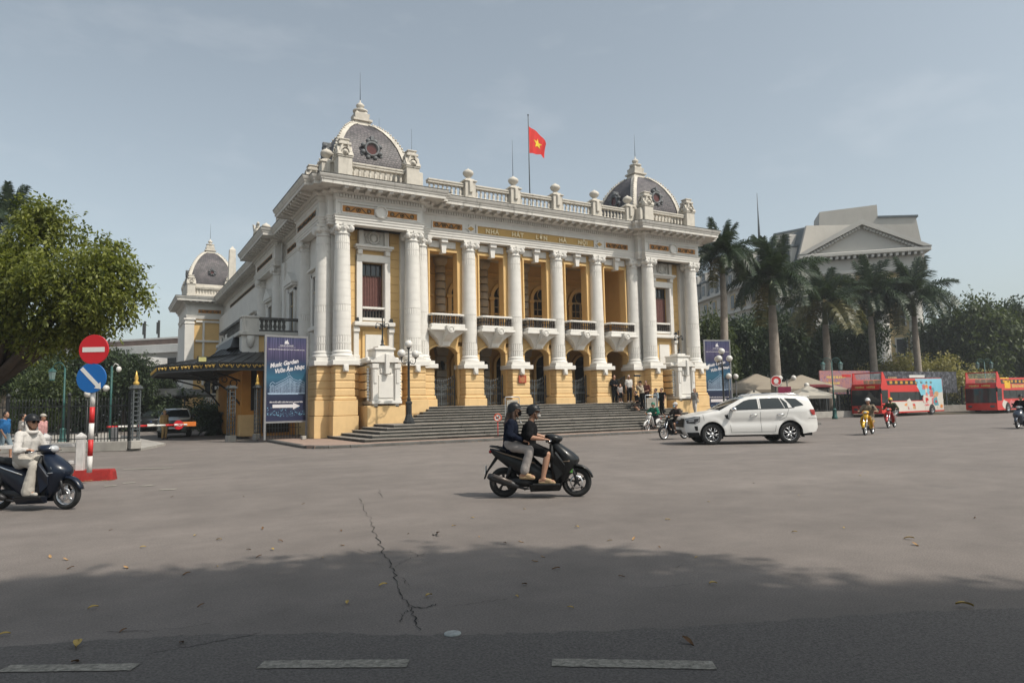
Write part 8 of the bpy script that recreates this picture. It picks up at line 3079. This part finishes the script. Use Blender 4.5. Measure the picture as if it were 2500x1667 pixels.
notice_stand(1262, 1036, 'tubular notice stand on the steps behind the black scooter', R(0), .12+RS*4, (17.9, 31.1))
notice_stand(1585, 1022, 'tubular notice stand on the steps behind the green jacketed rider', R(-4), .12+RS*4, (27.2, 31.1))
tp = thing('tripod_light', 'black tripod with a flash head standing on the stairs', 'tripod', (28.7, 34.05, .12+RS*8))
for k in range(3):
    a = 2*PI*k/3
    part('leg', MB().tube([(0, 0, .9), (math.cos(a)*.42, math.sin(a)*.42, 0)], .015, 6), GALV, tp)
part('column', MB().tube([(0, 0, .8), (0, 0, 2.05)], .014, 6), IRONB, tp)
part('flash_head', MB().cbox(0, 0, 2.08, .48, .14, .14, c=.03), IRONB, tp)

# ---- park: tents, coffee sign, magenta sign, hoardings
TENT = mat('beige_canvas', (.27, .23, .18), .9, .12, .6, .2, 8)
TENTW = mat('cream_canvas', (.38, .35, .30), .9, .08, .8, .2, 8)
def tent(u, dp, w, d, z0, z1, label, m):
    p = at(u, 1000, dp)
    t = thing('canvas_tent', label, 'tent', (p.x, p.y, 0), math.atan2(CR.y, CR.x), 'cafe tents in the park')
    mb = MB()
    r0 = [(-w/2, -d/2, z0), (w/2, -d/2, z0), (w/2, d/2, z0), (-w/2, d/2, z0)]
    r1 = [(-w*.22, -d*.2, z0+(z1-z0)*.55), (w*.22, -d*.2, z0+(z1-z0)*.55), (w*.22, d*.2, z0+(z1-z0)*.55), (-w*.22, d*.2, z0+(z1-z0)*.55)]
    r2 = [(-.1, -.1, z1), (.1, -.1, z1), (.1, .1, z1), (-.1, .1, z1)]
    mb.loft([[(x, y, z-.25) for x, y, z in r0], r0, r1, r2], sm=False, cap=False)
    part('canopy', mb, m, t)
    for (x, y, z) in r0:
        part('leg', MB().tube([(x*.97, y*.97, 0), (x*.97, y*.97, z0)], .04, 6), IRONB, t)
    return t
tent(1850, 61, 6.6, 5, 2.5, 3.9, 'large beige canvas tent behind the white SUV', TENT)
tent(1960, 63, 6.3, 5, 2.4, 3.8, 'beige canvas tent to the right of the round coffee sign', TENT)
tent(1975, 57, 3.2, 3, 1.9, 2.7, 'small cream pointed tent behind the park railings', TENTW)
tent(1842, 56, 2.6, 3, 1.7, 2.4, 'small cream tent beside the magenta sign', TENTW)
pr_ = at(2000, 1000, 61)
rc = thing('red_awning', 'small dark red awning beside the beige tent', 'awning', (pr_.x, pr_.y, 0), math.atan2(CR.y, CR.x))
part('cloth', MB().loft([[(-.9, -.8, 2.6), (1.0, -.8, 2.6), (1.0, .8, 2.6), (-.9, .8, 2.6)], [(-.9, -.8, 2.72), (1.0, -.8, 2.7), (.8, .8, 2.95), (-.7, .8, 2.95)]], sm=False), mat('dark_red_canvas', (.13, .014, .018), .8, .1, 3), rc)
part('post', MB().tube([(0, 0, 0), (0, 0, 2.6)], .04, 6), IRONB, rc)
p = at(1897, 1000, 55); zc = at(1897, 930, 55).z
cs = thing('coffee_sign', 'round red and white coffee sign on a post in front of palm', 'sign', (p.x, p.y, 0), math.atan2(CR.y, CR.x))
part('post', MB().tube([(0, 0, 0), (0, 0, zc)], .05, 8), IRONB, cs)
r_ = .43
dd = part('disc', MB().lathe([(r_, -.04), (r_, .04)], 32, 0, -.1, zc, axis='y'), mat('coffee_red', (.48, .03, .03), .5, .05, 4), cs)
part('white_rim', MB().lathe([(r_, -.042), (r_+.01, -.05), (r_-.04, -.05), (r_-.04, -.042)], 32, 0, -.1, zc, axis='y', cap=False), SIGNW, dd)
part('white_centre', MB().lathe([(.19, -.05), (.19, -.046)], 28, 0, -.1, zc, axis='y'), SIGNW, dd)
part('coffee_text', text_mb('COFFEE', .12, .008, bold=.003), SIGNW, dd, (0, -.152, zc-.31))
p = at(1918, 1000, 54); zc = at(1918, 955, 54).z
ms_ = thing('magenta_sign', 'square magenta sign with white script in the park', 'sign', (p.x, p.y, 0), math.atan2(CR.y, CR.x))
bd_ = part('board', MB().cbox(0, 0, zc, 1.0, .05, .72), mat('magenta_print', (.20, .008, .045), .5, .25, 3, obj=True), ms_)
part('script', text_mb('Music Garden', .18, .006, .35, .004), SIGNW, bd_, (0, -.035, zc-.22), (0, -R(8), 0))
for s in (-1, 1):
    part('leg', MB().tube([(s*.4, 0, 0), (s*.4, 0, zc-.35)], .03, 6), IRONB, ms_)


def hoarding(u0, u1, dp0, dp1, v0, v1, label, cols, seed, dark=False):
    a, b = at(u0, 1000, dp0), at(u1, 1000, dp1)
    zt, zb = at(u0, v0, dp0).z, at(u0, v1, dp0).z
    v = b-a; v.z = 0
    L = v.length
    t = thing('hoarding', label, 'hoarding', (a.x, a.y, 0), math.atan2(v.y, v.x), 'printed hoardings along the park')
    m = bpy.data.materials.new('hoarding_print')
    m.use_nodes = True
    n, l = m.node_tree.nodes, m.node_tree.links
    bb_ = n['Principled BSDF']; bb_.inputs['Roughness'].default_value = .6
    tc_ = n.new('ShaderNodeTexCoord')
    nz_ = n.new('ShaderNodeTexNoise'); nz_.inputs['Scale'].default_value = 2.6; nz_.inputs['Detail'].default_value = 6; nz_.inputs['Roughness'].default_value = .7
    l.new(tc_.outputs['Object'], nz_.inputs['Vector'])
    r = n.new('ShaderNodeValToRGB')
    for i, c in enumerate(cols):
        p_ = .30+.42*i/(len(cols)-1)
        e = r.color_ramp.elements[i] if i < 2 else r.color_ramp.elements.new(p_)
        e.position = p_; e.color = (*c, 1)
    l.new(nz_.outputs[0], r.inputs[0]); l.new(r.outputs[0], bb_.inputs['Base Color'])
    bd_ = part('board', MB().box(0, L, -.05, .05, zb, zt), m, t)
    for k in range(4):
        part('support', MB().box(L*(k+.5)/4-.05, L*(k+.5)/4+.05, .06, .16, 0, zt), IRON, t)
    rq = random.Random(seed)
    pr2 = MB()
    for row in range(3):
        x = rq.uniform(.1, .2)*L
        z = zb+(zt-zb)*(.20+.26*row)
        for k in range(rq.randint(6, 12)):
            w = rq.uniform(.07, .2)
            pr2.cbox(x, -.056, z, w, .006, rq.uniform(.14, .22)); x += w+.07
            if x > L*.75:
                break
    part('printed_lines', pr2, mat('hoarding_yellow_ink', (.62, .45, .12), .6, .2, 5) if not dark else mat('hoarding_gold_ink', (.48, .30, .14), .6, .3, 5), bd_)
    part('printed_title', MB().cbox(L*.52, -.057, zt-(zt-zb)*.22, L*.18, .006, .26), mat('hoarding_red_ink', (.48, .03, .03), .6, .1, 5) if not dark else SIGNW, bd_)
    return t


hoarding(2005, 2128, 64, 67, 904, 962, 'colourful purple and orange printed hoarding beside the first bus', [(.07, .05, .11), (.24, .12, .18), (.42, .18, .14), (.16, .12, .22), (.50, .36, .34)], 3)
hoarding(2130, 2340, 67.2, 72.5, 906, 962, 'black printed hoarding with gold lettering behind the first bus', [(.01, .011, .015), (.018, .018, .024), (.04, .04, .05), (.16, .17, .19), (.02, .02, .03)], 6, True)

# ---- fallen leaves and litter on the road
LFY = mat('fallen_leaf_yellow', (.42, .29, .08), .7, .2, 30, obj=True); LFB = mat('fallen_leaf_brown', (.14, .075, .035), .8, .3, 30, obj=True); LFO = mat('fallen_leaf_tan', (.36, .22, .10), .8, .2, 30, obj=True)
lms = []
for k, m in enumerate((LFY, LFB, LFO)):
    vs, fs = [], []
    n = 7
    for i in range(n+1):
        t = i/n
        w = .022*math.sin(PI*t)**.8*(1-.3*t)
        x = -.05+.10*t
        zc = .008+.012*math.sin(PI*t*1.0+k)+.006
        vs += [(x, -w, zc+.008), (x, 0, zc-.003), (x, w, zc+.006)]
    for i in range(n):
        fs += [(3*i, 3*i+3, 3*i+4, 3*i+1), (3*i+1, 3*i+4, 3*i+5, 3*i+2)]
    lms.append(MB().add(vs, fs, 0, True).mesh('fallen_leaf', m))
spots = [(188, 1580, 0, 1.7), (227, 1486, 0, 1), (10, 1552, 0, .9), (184, 1620, 1, 1), (443, 1572, 1, 1), (935, 1431, 0, 1.2), (848, 1474, 0, 1), (1047, 1457, 0, 1), (1262, 1458, 0, .7), (1281, 1429, 1, 1), (1357, 1390, 1, .9), (1306, 1371, 2, .9), (1680, 1571, 1, 1.2),
         (1741, 1427, 0, 1), (1518, 1409, 1, .9), (1393, 1485, 0, .6), (2355, 1483, 0, 1.6), (2235, 1331, 2, 1.4), (2220, 1317, 0, 1.2), (1547, 1317, 2, 1.2), (1409, 1288, 0, 1.2), (1489, 1321, 0, .8), (1272, 1324, 2, .9), (1233, 1327, 1, .9), (1070, 1304, 1, 1.5),
         (641, 1292, 1, 1), (685, 1322, 1, 1.1), (665, 1343, 0, 1), (607, 1343, 1, .9), (535, 1319, 0, 1), (476, 1309, 0, .8), (349, 1337, 0, .8), (308, 1387, 2, 1.1), (160, 1367, 2, .9), (122, 1361, 2, .9), (172, 1388, 1, .8), (270, 1295, 1, .6), (833, 1297, 1, .8), (836, 1332, 2, .8), (530, 1384, 0, .7),
         (632, 1360, 1, .8), (787, 1363, 0, .8), (997, 1303, 2, .6), (1108, 1285, 0, .8), (1170, 1311, 2, .6), (1325, 1360, 2, .7), (1630, 1270, 0, .8), (1700, 1362, 0, .7), (1940, 1300, 0, .8), (2060, 1290, 0, .7), (2380, 1265, 2, .8), (1610, 1337, 1, .7), (1730, 1226, 0, .7), (455, 1403, 1, .9), (490, 1480, 1, .8), (300, 1542, 1, .7),
         (1154, 1265, 0, .7), (1280, 1244, 0, .8), (595, 1212, 2, .6), (740, 1230, 2, .7), (420, 1213, 1, .6), (1840, 1180, 1, .7), (1950, 1210, 0, .8), (2100, 1162, 0, .8)]
random.seed(77)
LEAFL = ('small yellow fallen leaf lying on the asphalt', 'small dark brown fallen leaf lying on the asphalt', 'small tan dry leaf lying on the asphalt')
for (u, v, k, s) in spots:
    p = ground(u, v)
    o = part('fallen_leaf', lms[k], None, None, (p.x, p.y, .002), (random.uniform(-.12, .12), random.uniform(-.12, .12), random.uniform(0, 6.28)), s*random.uniform(.7, .92))
    tag(o, LEAFL[k], 'leaf', 'fallen leaves on the road')
p = ground(1105, 1549)
tag(part('drain_cap', MB().lathe([(.062, .001), (.060, .010), (.050, .012), (.0, .012)], 24), mat('pale_metal_cap', (.34, .36, .35), .6, .3, 20, obj=True), None, (p.x, p.y, .004)), 'small pale round metal cap set in the asphalt', 'cap')
# leaf litter in the kerb: nobody could count it
lt = MB()
random.seed(8)
for k in range(420):
    if k < 300:
        x = random.uniform(7.4, 30); y = 28.20-abs(random.gauss(0, .10))
        y += .3*max(0, (8.6-x))
    else:
        q = random.random()
        w_ = Vector((e0.x, e0.y))-Vector((math.cos(rzv), math.sin(rzv)))*(q*5.0)-Vector((-math.sin(rzv), math.cos(rzv)))*abs(random.gauss(0, .08))
        x, y = w_.x, w_.y
    a = random.uniform(0, 6.28); s = random.uniform(.025, .055)
    c, d = math.cos(a)*s, math.sin(a)*s
    z = random.uniform(.004, .02)
    lt.add([(x-c, y-d, z), (x+d*.4, y-c*.4, z+.01), (x+c, y+d, z+.006), (x-d*.4, y+c*.4, z+.012)], [(0, 1, 2, 3)])
struct(part('leaf_litter', lt, LFO), 'stuff')
# ================================================================ buildings behind
HOTEL = mat('hotel_cream_render', (0.46, 0.43, 0.385), .8, .06, .5, .1, 10, streak=.15)
HOTELW = mat('hotel_white_trim', (0.50, 0.48, 0.44), .8, .05, .5)
HOTELY = mat('hotel_ochre_render', (0.50, 0.38, 0.20), .8, .06, .5)
MANS = mat('blue_grey_mansard', (0.10, 0.12, 0.13), .6, .15, 1)
WGL = mat('hotel_window_glass', (0.035, 0.04, 0.045), .15, .3, .4)
# ---- the hotel with a pediment: local x along its front (to the right), y away
fL = at(1985, 1000, 98); fR = at(2283, 1000, 94.0)
fL.z = fR.z = 0
v = fR-fL
W = v.length
HT = thing('hotel', 'large cream hotel with classical pediment and mansard wing behind the palms', 'building', (fL.x, fL.y, 0), math.atan2(v.y, v.x))
def hz(vpx, u=2130, dp=96):
    return at(u, vpx, dp).z
zc = hz(603, 2130, 95); zpb = zc; apex = hz(527, 2130, 95)
part('front_wall', MB().box(.4, W-.4, .6, 14, 0, zc-1.6), HOTEL, HT)
part('entablature', MB().box(.1, W-.1, .2, 14, zc-2.6, zc-.9), HOTELW, HT)
part('lower_cornice', MB().box(-.3, W+.3, -.3, 14, zc-3.1, zc-2.6, c=.1), HOTELW, HT)
part('cornice', MB().box(-.8, W+.8, -.9, 14, zc-.55, zc, c=.08), HOTELW, HT)
den = MB().box(.2, .55, -.75, .2, zc-.95, zc-.56).mesh('dentil_block', HOTELW)
n = int(W/.75)
for i in range(n):
    part('dentil_block', den, None, HT, (i*W/n, 0, 0))
part('tympanum', MB().prism([(0, zc), (W, zc), (W/2, apex-.5)], -.1, .4, 'y'), HOTELW, HT)
for s in (0, 1):
    a, b = (-.9, zc+.05) if s == 0 else (W+.9, zc+.05), (W/2, apex+.25)
    part('raking_cornice', MB().prism([a, (a[0]+(.9 if s == 0 else -.9)*1.2, a[1]), (b[0], b[1]-.75), b], -.95, .8, 'y'), HOTELW, HT)
    for i in range(1, 22):
        t = i/22
        x = a[0]+(b[0]-a[0])*t; z = a[1]+(b[1]-a[1])*t-.95
        if z > zc+.1:
            part('dentil_block', MB().cbox(x, -.35, z, .34, .5, .34), HOTELW, HT)
part('pediment_roof', MB().prism([(-.9, zc+.1), (W/2, apex+.3), (W+.9, zc+.1)], .8, 13, 'y'), MANS, HT)
for x in (1.2, 5.6, W-5.6, W-1.4):
    part('giant_column', MB().lathe([(1.05, 0), (1.05, .5), (.9, .7), (.86, zc-5), (.82, zc-3.8), (1.0, zc-3.6), (1.1, zc-3.2)], 24, x, .5), HOTELW, HT)
part('ochre_wall', MB().box(1.5, W-2.2, .5, .7, 0, zc-3.2), HOTELY, HT)
for r_ in range(4):
    for q in range(3):
        x = 3.4+q*(W-6.8)/2
        w_ = part('window', MB().box(x-.8, x+.8, .38, .55, 3+r_*4.2, 5.6+r_*4.2), HOTELW, HT)
        part('pane', MB().box(x-.6, x+.6, .34, .45, 3.2+r_*4.2, 5.4+r_*4.2), WGL, w_)
# attic slab behind the pediment
z1, z2 = hz(512, 2130, 112), hz(540, 2130, 108)
part('attic_block', MB().prism([(-2.2, zc), (-2.2, z2-.3), (4.5, z2+.6), (4.7, z1+.1), (13.2, z1+.5), (13.2, z2+1.2), (18.6, z2+.9), (19.6, zc)], 14.1, 20, 'y'), HOTEL, HT)
part('attic_coping', MB().prism([(-2.5, z2-.35), (-2.5, z2-.05), (4.4, z2+.85), (4.4, z2+.55)], 13.9, 20, 'y'), MANS, HT)
part('attic_coping', MB().prism([(13.2, z2+1.2), (13.2, z2+1.5), (18.9, z2+1.15), (18.9, z2+.85)], 13.9, 20, 'y'), MANS, HT)
# mansard wing running away behind the opera
a = at(1968, 1000, 99); b = at(1640, 1000, 150)
a.z = b.z = 0
v2 = b-a
L2 = v2.length
WG = thing('hotel_wing', 'long cream hotel wing with blue grey mansard roof and dormer windows', 'building', (a.x, a.y, 0), math.atan2(v2.y, v2.x))
sgn_ = 1.0   # local +y points to the left of travel (towards or away from the camera)
lat2 = Vector((-v2.y, v2.x, 0)).normalized()
sy = 1 if lat2.dot(-a) > 0 else -1
ze = hz(640, 1968, 99); zm = hz(545, 1968, 99)
Y = lambda y: sy*y
def wbox(x0, x1, y0, y1, z0, z1, c=0):
    ya, yb = sorted((Y(y0), Y(y1)))
    return MB().box(x0, x1, ya, yb, z0, z1, c=c)
part('wall', wbox(0, L2, 0, -14, 0, ze), HOTEL, WG)
part('cornice', wbox(-.3, L2, .8, -14, ze-.5, ze, .06), HOTELW, WG)
part('string_course', wbox(0, L2, .4, -1, ze-4.4, ze-4.0, .06), HOTELW, WG)
part('mansard', MB().prism([(Y(.2), ze), (Y(-1.6), zm), (Y(-13), zm+.4), (Y(-14), ze)], 0, L2, 'x'), MANS, WG)
part('end_gable', MB().prism([(Y(.3), ze), (Y(-1.5), zm+.2), (Y(-13), zm+.6), (Y(-14), ze)], -.4, .05, 'x'), HOTEL, WG)
nb = 13
for i in range(nb):
    x = 2.0+i*(L2-3)/nb
    d_ = part('dormer', wbox(x-1.0, x+1.0, .35, -2.0, ze, ze+(zm-ze)*.52, .05), HOTELW, WG)
    part('dormer_pane', wbox(x-.6, x+.6, .42, .30, ze+.5, ze+(zm-ze)*.43), WGL, d_)
    part('dormer_roof', wbox(x-1.2, x+1.2, .6, -2.4, ze+(zm-ze)*.52, ze+(zm-ze)*.58, .04), MANS, d_)
    u_ = part('upper_dormer', wbox(x+.2, x+1.9, -.2, -2.0, ze+(zm-ze)*.62, ze+(zm-ze)*.92, .05), HOTELW, WG)
    part('dormer_pane', wbox(x+.5, x+1.6, -.12, -.3, ze+(zm-ze)*.66, ze+(zm-ze)*.88), WGL, u_)
    for r_ in range(5):
        z = ze-3.6-r_*3.8
        if z > 2:
            w_ = part('window', wbox(x-.9, x+.9, .10, -.1, z, z+2.6, .03), HOTELW if r_ else HOTELY, WG)
            part('pane', wbox(x-.65, x+.65, .14, 0, z+.15, z+2.4), WGL, w_)
part('antenna', MB().lathe([(.28, zm), (.2, zm+5), (.10, zm+8), (.04, zm+12)], 6, L2*.42, Y(-6)), IRON, WG)

# ---- flat-roofed office building on the far left
a = at(120, 1000, 112); b = at(470, 1000, 104)
a.z = b.z = 0
v3 = b-a
L3 = v3.length
OB = thing('office_building', 'flat-roofed pale building with green panels behind the garden trees', 'building', (a.x, a.y, 0), math.atan2(v3.y, v3.x))
OFW = mat('office_white_render', (.46, .455, .44), .8, .1, .6, streak=.3); OFG = mat('office_green_panel', (.045, .10, .085), .7, .15, 1); OFD = mat('office_dark_recess', (.05, .052, .05), .8, .2, 1)
zz = lambda vpx: at(300, vpx, 108).z
part('wall', MB().box(-30, L3+20, .3, 14, 0, zz(860)), OFW, OB)
part('roof_slab', MB().box(-31, L3+20, -.8, 15, zz(866), zz(846), c=.05), OFW, OB)
part('roof_parapet', MB().box(-31, L3+20, 2, 3, zz(845), zz(826)), mat('office_roof_rust', (.16, .11, .09), .9, .3, 1), OB)
part('roof_edge', MB().box(-31, L3+20, 1.8, 3.2, zz(828), zz(824)), OFW, OB)
part('green_panel', MB().box(-12, 11, .1, .4, zz(880), zz(868)), OFG, OB)
part('green_block', MB().box(12.5, 17.5, -3, 0, zz(940), zz(885)), OFG, OB)
part('green_block_window', MB().box(14.5, 15.6, -3.05, -2.9, zz(905), zz(895)), OFW, OB)
for i in range(12):
    x = -14+i*3.6
    w_ = part('window', MB().box(x, x+2.4, .15, .35, zz(915), zz(878)), OFD, OB)
    w2 = part('window', MB().box(x, x+2.4, .15, .35, zz(985), zz(945)), OFD, OB)
for s in (14.6, 17.4):
    part('rooftop_mast', MB().box(s-.12, s+.12, 4, 4.24, zz(826), zz(775)).box(s-.3, s+.3, 3.9, 4.0, zz(810), zz(780)), OFD, OB)
ck_ = part('canopy', MB().box(17.8, 24, -6, -1, zz(905), zz(880)), OFW, OB)
# dark awning over the forecourt
a = at(360, 1000, 62)
AW = thing('dark_awning', 'dark flat awning over the forecourt behind the parked cars', 'awning', (a.x, a.y, 0), math.atan2(CR.y, CR.x))
part('sheet', MB().box(-5, 3.5, -.2, 6, 2.95, 3.15, c=.02).prism([(-5, 3.15), (3.5, 3.15), (2.5, 3.7), (-4, 3.7)], .5, 5, 'y'), mat('awning_grey_sheet', (.10, .105, .105), .6, .2, 1), AW)
for x in (-4.8, 3.3):
    part('post', MB().tube([(x, 0, 0), (x, 0, 3)], .06, 6), IRONB, AW)
# a second dark car parked in the forecourt
c2 = at(378, 1058, 60)
suv((c2.x, c2.y, 0), R(-100), 'dark car parked further back under the awning', mat('dark_car_paint', (.02, .022, .024), .3, .1, 2, coat=.6, obj=True))
# far ground-level wall of dark foliage at the back of the park and of the garden
hg = quads_mesh('far_hedge', np.concatenate([leaf_cloud([(tuple(at(u, 985, dp).xy)+(1.6,), (4.0, 4.0, 2.0)) for u in range(1690, 2700, 60) for dp in (86,)], 16000, .6, 71, .5), leaf_cloud([(tuple(at(u, 985, dp).xy)+(1.3,), (2.6, 2.6, 1.9)) for u in range(-200, 440, 45) for dp in (62,)], 12000, .45, 72, .5)]), LEAF_DARK)
struct(part('far_hedge', hg, None), 'stuff')
# ---- the hazy air
hzb = part('haze', MB().box(-150, 330, -60, 260, -1.2, 48), None or MATS['white_painted_stucco'])
hm = bpy.data.materials.new('hazy_air')
hm.use_nodes = True
hn, hl_ = hm.node_tree.nodes, hm.node_tree.links
hn.remove(hn['Principled BSDF'])
pv_ = hn.new('ShaderNodeVolumePrincipled')
pv_.inputs['Color'].default_value = (.86, .90, .94, 1)
pv_.inputs['Density'].default_value = 0.0006
pv_.inputs['Anisotropy'].default_value = .2
hl_.new(pv_.outputs[0], hn['Material Output'].inputs['Volume'])
hzb.data.materials.clear(); hzb.data.materials.append(hm)
struct(hzb, 'stuff')
